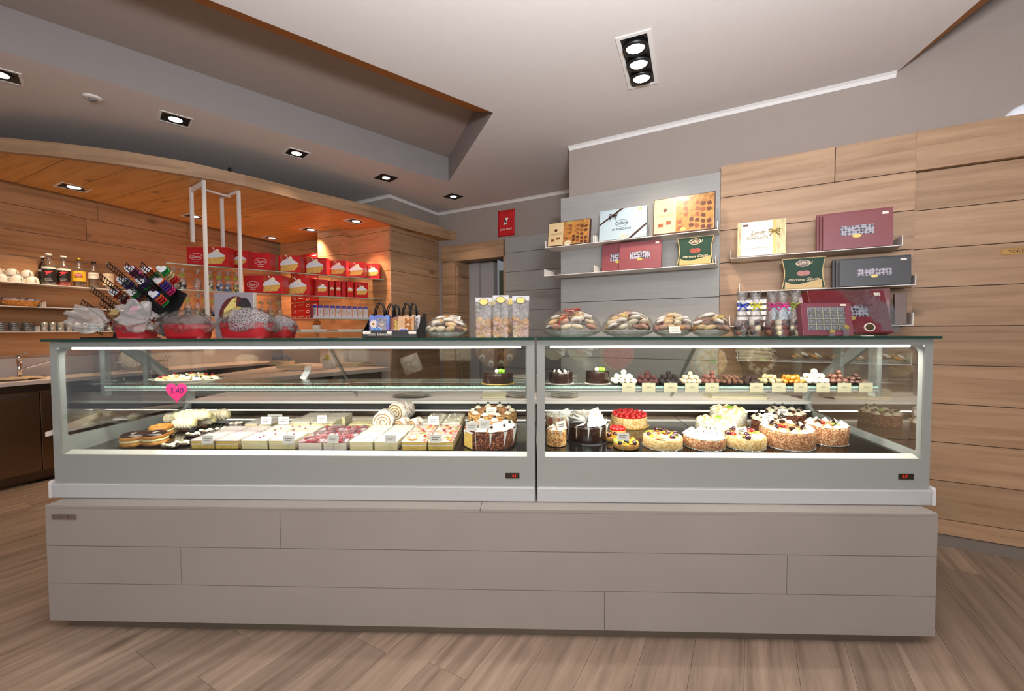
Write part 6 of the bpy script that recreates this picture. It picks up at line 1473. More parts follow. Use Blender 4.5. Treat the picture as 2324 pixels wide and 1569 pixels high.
# third shelf: striped tins stack, big burgundy boxes and a windowed lilac one
for j in range(5):
    s0, _, _ = on_w(1706, 700, WPN - .14); t = thing('flat_chocolate_tin', 'white and dark flat tin in the striped pile, %s' % ['lowest', 'second from below', 'in the middle', 'second from the top', 'topmost'][j], 'tin', rw(s0, WPN - .16, zE + .0005 + .038 * j), RZ, 'pile of flat tins on the third wood-wall shelf')
    MB().box(-.085, .085, 0, .12, 0, .024).build('tin_body', WLAC, t); MB().box(-.083, .083, .002, .118, .024, .0375).build('tin_lid', pbr('tin_dark', '3c2a26', .4, var=0), t)
wbox(1754, 1798, 700, zE, pbr('box_blue_grey', '7c93a4', .3, var=.06), 'blue-grey windowed box behind the pink-bowed bags, third wood-wall shelf', deco='none', lean=.1)
wbox(1814, 1858, 676, zE, pbr('box_lilac_grey', '8c6a78', .3, var=.04), 'lilac box beside the big burgundy one, third wood-wall shelf', deco='none', lean=.08)
wbox(1870, 2024, 662, zE, BUR, 'big dark red gift box on the third wood-wall shelf, rising behind the wrapped one', deco='none', lean=.1)
wbox(2034, 2062, 668, zE, pbr('box_brown_grey', '5c4038', .3, var=.1), 'narrow brown box at the right end of the third wood-wall shelf', deco='none', lean=.1)
# lowest shelf: paper pile and cookie packs
s0, _, _ = on_w(1712, 800, WPN - .13); t = thing('paper_stack', 'tall ragged stack of pale paper on the lowest wood-wall shelf', 'paper stack', rw(s0, WPN - .17, zF + .0005), RZ)
m = MB(); R_ = random.Random(2)
for j in range(16): m.at(R_.uniform(-.012, .012), R_.uniform(-.006, .006) + .03, j * .0082, rz=R_.uniform(-.08, .08)).box(-.10, .10, -.045, .085, 0, .0075)
m.build('paper_sheets', pbr('paper_cream', 'ded0b4', .8, var=.03), t)
for j, px in enumerate((1833, 1925, 2020)):
    s0, _, _ = on_w(px, 815, WPN - .14); P0 = rw(s0, WPN - .11, zF + .0005); t = thing('cookie_pack', 'clear tray pack of cookies on the lowest wood-wall shelf, %s of three' % ['left', 'middle', 'right'][j], 'cookie pack', P0, RZ)
    MB().rbox(.17, .12, .02, .02, 4, 1.06).build('tray', ACR, t)
    for i in range(9): inst('cookie', [ck_round[1], ck_round[0], ck_oval[1], ck_ring][i % 4], t, (-.07 + .018 * i, -.02 + .02 * (i % 3), .025 + .006 * (i % 2) + .012 * (1 - abs(i - 4) / 4)), (.5 * math.sin(i * 2), .5 * math.cos(i), i), 1.0)
# ------------------------------------------------------------------ food inside the two cases
DN = (CX_.cross((CY_ + Vector((0, 0, .062))).normalized())).normalized(); DP = cw(0, yG, .752 + .001)
TILT = math.atan(.062)
def deck(px, py): return at_plane(px, py, DP, DN)
def dloc(x, y, up=0): return cw(x, y, deckz(y) + .001 + up)
def dspan(pxl, pxr, py):
    """pixel edges and base line -> counter x of centre, y of the base line, width, metres per pixel"""
    a, b, c = deck(pxl, py), deck(pxr, py), deck((pxl + pxr) / 2, py)
    q = cl(c); return q.x, max(q.y, yG + .060), (b - a).length, c.y / FPX
DR = (TILT, 0, CA)
def dthing(name, lab, cat, x, y, up=0, group=None, rz=0): 
    t = thing(name, lab, cat, dloc(x, y, up), 0, group); t.rotation_euler = (TILT, 0, CA) ; return t
# trays
BK = pbr('tray_black_gloss', '121110', .12, var=0, coat=.4)
def tray(x0, x1, y0, y1, mat, lab, name='deck_tray'):
    t = dthing(name, lab, 'tray', (x0 + x1) / 2, y0, .0004, 'trays on the case floors'); w = x1 - x0; d = y1 - y0
    MB().box(-w / 2, w / 2, 0, d, 0, .003).build('tray_floor', mat, t)
    MB().box(-w / 2, w / 2, -.004, 0, 0, .008).build('tray_rim', CHROME if mat is not BK else BK, t)
xs = [XL + .06 + (XM - XL - .10) * i / 5 for i in range(6)]
for i in range(5): tray(xs[i] + .002, xs[i + 1] - .002, yG + .056, .785, BK if i != 2 else STEEL, ['black glossy tray at the far left under the choux rings', 'black glossy tray under the cream-filled rolls', 'steel tray under the middle row of wrapped slices', 'black glossy tray under the sponge roll slices', 'black glossy tray under the two chocolate cream cakes'][i])
STD = pbr('tray_dark_steel', '57524c', .16, metal=1, var=.03)
xs = [XM + .05 + (XR - XM - .10) * i / 4 for i in range(5)]
for i in range(4): tray(xs[i] + .002, xs[i + 1] - .002, yG + .055, .785, [BK, STD, STD, STD][i], ['black glossy tray under the parchment-divided cakes', 'steel tray under the strawberry cake', 'steel tray under the meringue cakes', 'steel tray at the far right under the hazelnut cakes'][i])
UPT = .0036
# ---- materials
CREAM = pbr('cream', 'e6dbc4', .55, var=.03, sss=.1); CREAMY = pbr('cream_yellow', 'e8d8a0', .6, var=.05); SPG = pbr('sponge_yellow', 'dcb95c', .8, var=.12, scale=60, bump=.4, bscale=120)
GLAZ = pbr('chocolate_glaze', '2c1a14', .22, var=.1, scale=8, coat=.3); NUT = crumb('chopped_nut_coat', ['c08a4e', 'e0bc84', 'a06a34', 'd8a868', '8a5428'], 200, .9); HAZ = crumb('hazelnut_coat', ['a87048', 'c89468', '8a5434', 'dcb48c', '9a6440'], 220, .9)
ALM = crumb('almond_coat', ['dcb87c', 'ecd4a0', 'c4944c', 'e4c48c'], 170, .8); CHF = crumb('chocolate_flake_coat', ['5a2c1c', '7a4228', '3a1a12', 'b07050', '6a3420'], 180, 1.0); COCO = crumb('coconut_coat', ['f2ead8', 'e6dabc', 'fbf6ea', 'dccfae'], 160, .4)
NOUG = crumb('praline_top', ['b88458', 'a87248', 'c8966c', '946040'], 90, .5); MERT = crumb('toasted_meringue', ['f8eed4', 'f0d498', 'fcf6e6', 'e4b468'], 70, .2)
STRB = pbr('strawberry', 'd01c14', .12, col2='a00c0c', scale=60, coat=.6, bump=.3, bscale=200); KIW = pbr('kiwi_green', '9ab83c', .3, col2='6c8c24', scale=70, coat=.4); ORG = pbr('orange_fruit', 'f0981c', .2, var=.06, coat=.5); YEL = pbr('pineapple_yellow', 'f0c828', .25, var=.06, coat=.5); PCH = pbr('peach', 'f2a44c', .25, var=.06, coat=.4); GRP_ = pbr('grape_dark', '3c0e1c', .12, var=0, coat=.7); BLU = pbr('blueberry', '1c1a2c', .25, var=0, coat=.4); RSP = pbr('raspberry', '9c1428', .3, var=.15, scale=90, bump=.6, bscale=220)
PARC = clear('parchment', (.9, .9, .88), refl=.05, rough=.3, body=.72, bodycol=(.80, .79, .77)); GRN = pbr('pistachio_green', '8cc43c', .5, var=.05); COFB = pbr('coffee_bean_chocolate', '201210', .2, var=0, coat=.5)
FILMS = clear('slice_film', (0.985, 0.98, 0.985), refl=0.06, rough=.12, wrinkle=.8, body=0.10, bodycol=(.82, .78, .80), wscale=50)
rz5 = random.Random(17)
def rosette_mesh(mat, r=.014, h=.016):
    m = MB(); Rg = []
    for i in range(7):
        u = i / 6; rr_ = r * (1 - u) ** .75 * (1.05 if i < 2 else 1) + .0006
        Rg.append([(rr_ * (1 + .16 * math.cos(7 * a + u * 3.5)) * math.cos(a), rr_ * (1 + .16 * math.cos(7 * a + u * 3.5)) * math.sin(a), h * u) for a in [2 * math.pi * j / 28 for j in range(28)]])
    m.loft(Rg, cap=True, smooth=True); return m.mesh('cream_rosette', mat)
ROS = rosette_mesh(CREAM); ROSB = rosette_mesh(CREAM, .018, .018); ROSC = rosette_mesh(NOUG, .014, .014); ROSM = rosette_mesh(MERT, .020, .018)
BLOB = {n: MB().ell(1, 1, 1, 12, 8, .03, rz5).mesh(n, m) for n, m in (('strawberry', STRB), ('grape', GRP_), ('blueberry', BLU), ('raspberry', RSP), ('chocolate_bean', COFB))}
SLI = {n: MB().at(sc=(1, 1, 1)).lathe([(.3, -.14), (.95, -.10), (1, 0), (.95, .10), (.3, .14)], 14).mesh(n, m) for n, m in (('kiwi_slice', KIW), ('orange_slice', ORG), ('pineapple_piece', YEL), ('peach_slice', PCH), ('pistachio_leaf', GRN), ('chocolate_disc', GLAZ))}
BOARD = pbr('cake_board_gold', 'c9a458', .3, metal=.5, var=0); TIN = clear('clear_cake_base', (0.93, 0.93, 0.92), refl=.2, body=.1)
PLB = pbr('plate_black', '17161a', .25, var=0)
def cake(pxl, pxr, pyb, pyt, side, top, lab, board=BOARD, up=0, name='round_cake', group=None, hmax=.12, shelf=None, rr=1.0, bname='cake_board'):
    """a round cake from its pixel edges, the pixel row of its front foot and of the near rim of its top"""
    if shelf is None:
        x, y, w, mp = dspan(pxl, pxr, pyb); r = w / 2; yc = y + r * .96; h = min((pyb - pyt) * mp * 1.03, hmax)
        t = dthing(name, lab, 'cake', x, yc, UPT + up, group)
    else:
        a = cl(at_plane(pxl, pyb, cw(0, shelf, 0), CY_)); b = cl(at_plane(pxr, pyb, cw(0, shelf, 0), CY_)); r = (b.x - a.x) / 2 * .98; mp = at_plane((pxl + pxr) / 2, pyb, cw(0, shelf, 0), CY_).y / FPX; h = (pyb - pyt) * mp
        t = thing(name, lab, 'cake', cw((a.x + b.x) / 2, shelf + .0, 1.0525), CA, group)
    if board: MB().lathe([(r * 1.10 * rr, 0), (r * 1.12 * rr, .001), (r * 1.12 * rr, .0022), (r * 1.08 * rr, .003)], 40).build(bname, board, t)
    m = MB(); Rg = []
    for f, z in ((.985, .003), (1.0, h * .12), (1.0, h * .88), (.985, h * .97), (.94, h), (.5, h * 1.005), (.01, h * 1.01)):
        Rg.append([(r * f * math.cos(a) * (1 + rz5.uniform(-.006, .006)), r * f * math.sin(a) * (1 + rz5.uniform(-.006, .006)), z) for a in [2 * math.pi * j / 48 for j in range(48)]])
    m.loft(Rg[:5], cap=False, smooth=True); m.build('coated_side', side, t)
    m = MB(); m.loft(Rg[3:], cap=True, smooth=True); m.build('topping', top, t)
    return t, r, h
def ring(t, mesh, n, rad, z, sc=1, ph=0, name=None, jit=0, a0=0, a1=2 * math.pi, tilt=0):
    for i in range(n):
        a = a0 + (a1 - a0) * i / n + ph; inst(name or mesh.name.split('.')[0], mesh, t, (rad * math.cos(a) + rz5.uniform(-jit, jit), rad * math.sin(a) + rz5.uniform(-jit, jit), z), (tilt * math.cos(a), tilt * math.sin(a), a), sc)
def scatter(t, names, n, rad, z, sc, seed, flat=False, tilt=.5):
    R_ = random.Random(seed); k = 0; pts = []
    for i in range(n * 30):
        if len(pts) >= n: break
        a = R_.uniform(0, 6.283); q = rad * math.sqrt(R_.random()); p = (q * math.cos(a), q * math.sin(a))
        if all((p[0] - o[0]) ** 2 + (p[1] - o[1]) ** 2 > (sc * 1.05) ** 2 for o in pts): pts.append(p)
    for i, (x, y) in enumerate(pts):
        nm = names[i % len(names)]; me = BLOB.get(nm) or SLI.get(nm); s_ = sc * R_.uniform(.85, 1.15)
        inst(nm, me, t, (x, y, z + R_.uniform(0, sc * .3)), (R_.uniform(-tilt, tilt), R_.uniform(-tilt, tilt), R_.uniform(0, 6)), s_ if nm in BLOB else (s_ * 1.2, s_ * .8, s_))
CARDW = pbr('card_white', 'd2cec8', .5, var=0); CARDT = pbr('card_print', '6a625c', .6, var=0)
ncard = [0]
def card(px, py, wpx, hpx, lab, y=None, tiltz=0, base=None, grp='price cards among the cakes', yellow=False, txt=2):
    """small price card on a pick, standing at counter depth y with its centre at the pixel"""
    c = cl(at_plane(px, py, cw(0, y, 0), CY_)); mp = at_plane(px, py, cw(0, y, 0), CY_).y / FPX; w, h = wpx * mp, hpx * mp
    zb = (deckz(y) + UPT + .002) if base is None else base; zb = min(zb, c.z - h / 2 - .001)
    t = thing('price_card', lab, 'price card', cw(c.x, y, zb), CA, grp)
    zc = c.z - zb; q = Matrix.Translation((0, 0, zc)) @ Matrix.Rotation(tiltz, 4, 'Y') @ Matrix.Rotation(math.pi / 2 - .12, 4, 'X')
    MB(q).box(-w / 2, w / 2, -h / 2, h / 2, 0, .0012).build('card', CARDW, t)
    m = MB(q)
    for j in range(txt): m.box(-w * .32, w * (.30 - .1 * (j % 2)), h * (.12 - .22 * j) - h * .045, h * (.12 - .22 * j) + h * .045, .0012, .0015)
    m.build('printed_line', CARDT, t)
    MB().box(-.0012, .0012, .001, .0022, 0, zc - h * .3).build('pick', ACR, t); return t
# ================= left case, floor
# choux rings with cream and chocolate
CHOUX = pbr('choux_pastry', 'd09040', .55, col2='a86424', scale=30, bump=.5, bscale=60)
for i, (pl, pr2, pb, choc, lab) in enumerate(((250, 307, 1024, True, 'cream-filled choux ring with dark chocolate glaze, nearest the front glass'), (307, 357, 1020, True, 'cream-filled choux ring with chocolate, partly over its neighbour'), (322, 370, 1000, False, 'plain golden choux ring behind the two glazed ones'))):
    x, y, w, mp = dspan(pl, pr2, pb); r = w / 2; t = dthing('choux_ring', lab, 'pastry', x, y + r, UPT, 'choux rings in the left case')
    for nm, z0, hh, mt, f in (('lower_half', .017, .014, CHOUX, 1), ('cream_filling', .032, .010, CREAMY, .98), ('upper_half', .046, .015, CHOUX, .97)):
        m = MB(); Rg = []
        for a in [2 * math.pi * j / 30 for j in range(30)]:
            lob = 1 + .08 * math.cos(7 * a + i); Rg.append([((r * .62 + r * .36 * lob * f * math.cos(b)) * math.cos(a), (r * .62 + r * .36 * lob * f * math.cos(b)) * math.sin(a), z0 + hh * lob * math.sin(b)) for b in [2 * math.pi * k / 12 for k in range(12)]])
        Rg.append(Rg[0]); m.loft(Rg, cap=False, smooth=True); m.build(nm, mt, t)
    if choc:
        m = MB(); Rg = []
        for a in [2 * math.pi * j / 24 for j in range(24)]:
            lob = 1 + .08 * math.cos(7 * a + i) + rz5.uniform(-.04, .04); Rg.append([((r * .62 + r * .34 * lob * math.cos(b)) * math.cos(a), (r * .62 + r * .34 * lob * math.cos(b)) * math.sin(a), .048 + .0165 * math.sin(b)) for b in [math.radians(25 + 130 * k / 8) for k in range(9)]])
        Rg.append(Rg[0]); m.loft(Rg, cap=False, close=False, smooth=True); m.build('chocolate_glaze', GLAZ, t)
# sugared cream rolls, stacked
ROLL = pbr('sugared_pastry', 'f2e6c8', .7, col2='d8b070', scale=35, sharp=(.25, .45), bump=.5, bscale=60)
def cream_roll(px0, py0, px1, py1, y, rad, lab):
    a = cl(at_plane(px0, py0, cw(0, y, 0), CY_)); b = cl(at_plane(px1, py1, cw(0, y + .02, 0), CY_)); c = (a + b) / 2; L = abs(b.x - a.x)
    t = thing('cream_roll', lab, 'pastry', cw(c.x, c.y, max(c.z - rad, deckz(c.y + rad) + .011)), CA, 'sugared cream rolls piled in the left case')
    m = MB(Matrix.Translation((0, 0, rad)) @ Matrix.Rotation(math.atan2(b.z - a.z, b.x - a.x) * -1, 4, 'Y') @ Matrix.Rotation(math.pi / 2, 4, 'Y')); Rg = []
    for i in range(49):
        u = i / 48; f = rad * (min(1, .60 + 2.2 * min(u, 1 - u)) + .13 * abs(math.sin(i * math.pi / 7)) - .06); Rg.append([(f * math.cos(q), f * math.sin(q), -L / 2 + L * u) for q in [2 * math.pi * k / 18 for k in range(18)]])
    m.loft(Rg, cap=True, smooth=True); m.build('pastry_spiral', ROLL, t)
    for sg in (-1, 1):
        o = MB().ell(.006, rad * .62, rad * .62, 10, 6).build('cream_end', CREAMY, t); o.location = (sg * L * .5, 0, rad)
for px0, py0, px1, py1, y, rd, lab in ((392, 975, 446, 969, .46, .030, 'sugared cream roll lying lowest at the front of the pile'), (440, 969, 490, 962, .54, .029, 'sugared cream roll behind the lowest one, ending in the middle'), (396, 947, 480, 940, .49, .031, 'long sugared cream roll on top of the pile'),
        (468, 958, 522, 950, .63, .031, 'sugared cream roll sticking out to the right of the pile'), (372, 965, 400, 960, .58, .025, 'cream roll at the left, touching the end panel')):
    cream_roll(px0, py0, px1, py1, y, rd, lab)
# leftover paper liners with cream curls
LIN = pbr('liner_brown', '33221a', .5, var=.05)
for i, (px, py, lab) in enumerate(((385, 1018, 'brown oval liner with white cream curls, nearest the glass'), (415, 1012, 'brown oval liner with cream, second along the front'), (440, 992, 'brown oval liner with a cream swirl in the middle of the tray'), (470, 984, 'brown oval liner with cream below the rolls'), (505, 980, 'brown oval liner with cream left of the small wrapped slices'), (535, 968, 'brown oval liner with cream at the back of the tray'))):
    q = cl(deck(px, py)); t = dthing('pastry_liner', lab, 'liner', q.x, q.y, UPT, 'used oval liners with cream'); t.rotation_euler = (TILT, 0, CA - .3 + .2 * i)
    MB(Matrix.Diagonal((1.7, .9, 1, 1))).lathe([(0, .001), (.022, .001), (.030, .010), (.0285, .010), (.021, .0025), (0, .0025)], 24).build('liner', LIN, t)
    m = MB()
    for k in range(7): m.at(.03 * math.cos(k * 1.3) * .8, .014 * math.sin(k * 2.1), .010 + .004 * (k % 3)).ell(.012, .008, .007, 8, 6, .18, rz5)
    m.build('cream_curls', CREAM, t)
# wrapped cake slices set out in rows
def slices(pxl, pxr, pyb, ncol, nrow, dep, h, base_m, top_m, lab, grp, topping=None, film=True, layer=None, gap=.004, seed=0, up=0):
    x, y, w, mp = dspan(pxl, pxr, pyb); sw = w / ncol; R_ = random.Random(seed)
    for r_ in range(nrow):
        for c in range(ncol):
            xx = x - w / 2 + sw * (c + .5) + .02 * r_ * (1 if x < CW * .3 else (.3 if x < CW * .4 else 0)); yy = y + (dep + gap) * r_
            row = ['front', 'second', 'third', 'fourth'][r_]; colw = {1: ['only'], 2: ['left', 'right'], 3: ['left', 'middle', 'right'], 4: ['first', 'second', 'third', 'last']}[ncol][c]
            t = dthing('cake_slice', ('%s, %s row' % (lab, row) + (', %s' % colw if ncol > 1 else '')), 'cake slice', xx, yy, UPT + up, grp)
            a = sw / 2 - .004
            m = MB(); m.box(-a, a, 0, dep, 0, h * .42); m.mi = 1; m.box(-a, a, 0, dep, h * .42, h * .60); m.mi = 0; m.box(-a, a, 0, dep, h * .60, h * .86); m.build('cake_layers', [base_m, layer or CREAM], t, bevel=.002)
            MB().box(-a - .001, a + .001, -.001, dep + .001, h * .86, h).build('topping', top_m, t, bevel=.003)
            if topping:
                for k in range(topping[1]):
                    nm = topping[0][R_.randrange(len(topping[0]))]; me = BLOB.get(nm) or SLI.get(nm) or ROS; sc = topping[2]
                    inst(nm, me, t, (R_.uniform(-a * .8, a * .8), dep * (.12 + .76 * (k + .5) / topping[1]), h + sc * (.3 if nm != 'cream_rosette' else 0)), (R_.uniform(-.4, .4), R_.uniform(-.4, .4), R_.uniform(0, 6)), sc if nm != 'cream_rosette' else sc * 40)
            if film:
                m = MB(); Rg = []
                for u in (0, .5, 1):
                    Rg.append([(px_ * 1.04 * (1 + .01 * R_.uniform(-1, 1)), -.003 + (dep + .006) * u, pz) for px_, pz in ((-a, .001), (-a, h * .6), (-a * .96, h + .004), (0, h + .0065 + .004 * R_.random()), (a * .96, h + .004), (a, h * .6), (a, .001))])
                m.loft(Rg, cap=False, close=False, smooth=False); m.build('film_wrap', FILMS, t)
slices(433, 543, 1021, 2, 2, .115, .042, SPG, pbr('top_lilac_cream', 'cdbcb8', .5, var=.04), 'film-wrapped slice with plain lilac-white top', 'lilac-topped wrapped slices', seed=1)
slices(555, 618, 980, 2, 1, .11, .038, SPG, pbr('top_grey_cream', 'c8beb4', .5, var=.04), 'small wrapped slice with grey-white top behind the liners', 'small slices at the back left', seed=2)
slices(546, 672, 1022, 2, 2, .12, .044, CREAMY, pbr('top_cream_berry', 'ece2c8', .45, var=.03), 'wrapped cream slice with a few red berries', 'cream slices with red berries', topping=(['raspberry'], 3, .005), seed=3)
slices(652, 758, 981, 2, 2, .10, .048, CREAMY, CREAM, 'thick white cream slice at the back, left of the roll slices', 'thick white cream slices', film=True, seed=4)
slices(676, 788, 1024, 2, 3, .085, .040, pbr('cake_white', 'e4d8c8', .7, var=.05), pbr('jelly_cherry', '8c1426', .15, col2='d8c8cc', scale=22, sharp=(.35, .5), coat=.5), 'wrapped cherry slice with dark red fruit', 'cherry slices', topping=(['raspberry', 'grape'], 9, .0062), seed=5)
slices(790, 848, 981, 1, 1, .11, .036, SPG, CREAMY, 'small beige slice beside the sponge roll', 'beige slice beside the roll', film=True, seed=6)
slices(792, 904, 1024, 2, 3, .085, .042, CREAMY, pbr('top_white', 'ebe3d2', .5, var=.02), 'wrapped white cream slice between cherry and fruit slices', 'white cream slices', topping=(['cream_rosette'], 3, .012), seed=7)
slices(910, 1030, 1024, 2, 3, .085, .042, SPG, pbr('jelly_fruit', 'e8cfc0', .2, col2='d8504a', scale=30, sharp=(.36, .46), coat=.5), 'wrapped fruit slice with red, yellow and green fruit', 'fruit slices', topping=(['kiwi_slice', 'orange_slice', 'strawberry', 'peach_slice', 'raspberry', 'pineapple_piece'], 9, .0085), seed=8)
slices(958, 1045, 983, 2, 2, .10, .046, CREAMY, CREAM, 'cream slice piped with shells, left of the chocolate cream cakes', 'piped cream slices', topping=(['cream_rosette'], 6, .014), seed=9)
# sponge roll slices dusted with sugar
SUGR = pbr('sugar_dusted_cocoa', 'e8e0d8', .8, col2='9c6a48', scale=50, sharp=(.32, .5))
def roll_slice(px, pyb, dpx, L, rz, lab, tone=SUGR):
    x, y, w, mp = dspan(px - dpx / 2, px + dpx / 2, pyb); r = w / 2; t = dthing('sponge_roll_slice', lab, 'cake slice', x, y + .01, UPT, 'sponge roll slices in the left case'); t.rotation_euler = (TILT, 0, CA + rz)
    q = Matrix.Translation((0, 0, r)) @ Matrix.Rotation(-math.pi / 2, 4, 'X')
    MB(q).lathe([(r * .96, 0), (r, .004), (r, L - .004), (r * .96, L)], 36).build('dusted_sponge', tone, t)
    m = MB(); 
    for j, (f, mt) in enumerate(((.90, CREAM),)): MB(Matrix.Translation((0, -.0012, r)) @ Matrix.Rotation(-math.pi / 2, 4, 'X')).lathe([(r * f, 0), (r * f, .0014), (0, .0014)], 30).build('cream_face', mt, t)
    pts = [((.14 + .70 * k / 60) * r * math.cos(k * .26), -.0022, r + (.14 + .70 * k / 60) * r * math.sin(k * .26)) for k in range(61)]
    MB().tube(pts, .0026, 5).build('sponge_spiral', pbr('sponge_brown', 'a8784a', .8, var=.1), t)
roll_slice(868, 983, 46, .075, .10, 'sponge roll slice facing the glass, cream spiral showing')
roll_slice(906, 982, 27, .07, -.25, 'sponge roll slice turned aside, in the middle of the group')
roll_slice(934, 981, 26, .07, -.4, 'sponge roll slice turned to the right, beside the piped cream slices')
roll_slice(898, 963, 46, .11, -.35, 'long sugar-dusted sponge roll standing at the back')
# big cream cakes with flakes
def beans(t, r, h, n=8): ring(t, ROSB, n, r * .78, h); ring(t, BLOB['chocolate_bean'], n, r * .78, h + .020, .0075, .0)
t, r, h = cake(1056, 1172, 985, 948, NUT, NOUG, 'large round nougat cake with cream rosettes at the back right of the left case', board=PLB, hmax=.10, rr=.93); ring(t, ROSB, 10, r * .80, h); ring(t, BLOB['chocolate_bean'], 10, r * .80, h + .02, .007); ring(t, ROSC, 5, r * .4, h)
t, r, h = cake(1046, 1168, 1026, 985, CHF, NOUG, 'large round chocolate flake cake cut in slices with paper, in front in the left case', board=PLB, rr=.93, hmax=.105); beans(t, r, h, 9)
def wedge_papers(t, r, h, n, a0, a1, rise=.03, fan=True):
    da = (a1 - a0) / max(1, n - 1); R_ = random.Random(n)
    for i in range(n):
        a = a0 + da * i; m = MB(Matrix.Rotation(a, 4, 'Z'))
        e = rise * (.5 + .5 * math.sin(a)) + .004; x0, x1 = r * .99, r * 1.10
        m.add([(x0, 0, .006), (x0, 0, h * .99), (x1, .010, h + e * .6), (x1 - .008, .006, h * .5), (x0, .0008, .006), (x0, .0008, h * .99), (x1, .0112, h + e * .6), (x1 - .008, .0072, h * .5)], [(0, 1, 2, 3), (7, 6, 5, 4), (0, 3, 7, 4), (1, 5, 6, 2), (3, 2, 6, 7)])
        b = min(abs(da), .55) * .80; k = [(r * .10, 0, h * 1.012), (r * .99, 0, h * 1.005), (r * 1.02 * math.cos(b), r * 1.02 * math.sin(b), h + .003 + e), (r * .16 * math.cos(b), r * .16 * math.sin(b), h + .006 + e * .5)]
        m.add(k + [(x_, y_, z_ + .0008) for x_, y_, z_ in k], [(3, 2, 1, 0), (4, 5, 6, 7), (0, 1, 5, 4), (1, 2, 6, 5), (2, 3, 7, 6), (3, 0, 4, 7)])
        m.build('divider_paper', PARC, t)
wedge_papers(t, r, h, 6, math.radians(-150), math.radians(10), .004)
q = Matrix.Rotation(math.radians(-140), 4, 'Z'); m = MB(q); m.prism([(r * .25, -.01), (r * 1.02, -.03), (r * 1.02, .035)], .004, h * .9); m.build('cut_face_sponge', SPG, t)
m = MB(q); m.prism([(r * .20, -.012), (r * 1.03, -.034), (r * 1.03, .040)], h * .9, h * .94); m.build('cut_slice_paper', PARC, t)
# price cards, left case
for px, py, w, hh, y, lab in ((604, 955, 24, 17, .43, 'price card at the back, left of two'), (644, 955, 24, 17, .43, 'price card at the back, right of two'), (624, 947, 34, 12, .72, 'dim price card behind two others at the far back'), (471, 998, 26, 18, .145, 'price card on the lilac-topped slices'), (655, 998, 27, 18, .143, 'price card on the berry cream slices'),
        (731, 952, 21, 18, .42, 'price card on the thick white cream slices'), (756, 997, 26, 18, .143, 'price card on the cherry slices'), (876, 948, 24, 20, .50, 'price card before the long sponge roll'), (886, 997, 27, 18, .143, 'price card on the white cream slices'), (984, 955, 23, 19, .42, 'price card on the piped cream slices'), (989, 996, 27, 19, .143, 'price card on the fruit slices'),
        (1071, 968, 26, 20, .16, 'left price card in the flake cake'), (1099, 963, 26, 20, .17, 'right price card in the flake cake'), (1115, 933, 24, 17, .48, 'price card in the nougat cake at the back')):
    card(px, py, w, hh, lab, y)
# ================= shelf, left case
yS = yG + .28
def spile(px, pyb, nm): pass
p = c_y(401, 866, yG + .20); t = thing('pastry_platter', 'white oval platter of small fruit pastries on the left case shelf', 'platter', cw(p.x, yG + .27, 1.0525), CA)
MB(Matrix.Diagonal((1.62, 1, 1, 1))).lathe([(0, .006), (.07, .005), (.075, 0), (.08, .004), (.112, .020), (.114, .023), (.08, .010), (0, .009)], 40).build('platter_dish', CER, t)
R_ = random.Random(4); PT = t.matrix_basis
for i in range(24):
    a = i * 2.4; q = .092 * math.sqrt((i + .5) / 24); x_, y_ = 1.62 * q * math.cos(a), q * math.sin(a); P = PT @ Vector((x_, y_, .020 + .018 * (1 - q / .10)))
    mt = [ck_round[0], ck_round[2], ck_oval[2], ck_oval[0]][i % 4]; c = thing('petit_four', 'small pastry with fruit on the oval platter', 'pastry', P, R_.uniform(0, 6), 'petits fours on the oval platter')
    inst('biscuit', mt, c, (0, 0, 0), (R_.uniform(-.4, .4), R_.uniform(-.4, .4), 0)); inst('fruit_topping', [BLOB['raspberry'], SLI['kiwi_slice'], BLOB['blueberry'], ROS][i % 4], c, (0, 0, .011), (0, 0, 0), .008 if i % 4 < 3 else .5)
def choc_cake(pl, pr2, pb, pt, deco, lab, board):
    t, r, h = cake(pl, pr2, pb, pt, GLAZ, GLAZ, lab, board=board, shelf=yG + .24, name='chocolate_cake')
    if deco == 'grape':
        for dx, s_ in ((.0, .011), (.018, .012), (.032, .010)): inst('grape', MB().ell(1, 1, 1, 10, 7).mesh('grape', GRN if dx > .01 else CREAM), t, (dx - .005, -.01, h + s_ * .8), (0, .4, 0), s_)
    else:
        ring(t, ROS, 7, r * .55, h, .6); ring(t, BLOB['blueberry'], 7, r * .62, h + .006, .005, .4)
    return t
choc_cake(1096, 1165, 861, 837, 'grape', 'dark chocolate cake with grapes on a gold board, left case shelf', BOARD)
choc_cake(1245, 1300, 864, 838, 'ros', 'dark chocolate cake ringed with small cream dots, right case shelf', CER)
choc_cake(1329, 1383, 864, 836, 'grape', 'dark chocolate cake with a green grape, right case shelf', CER)
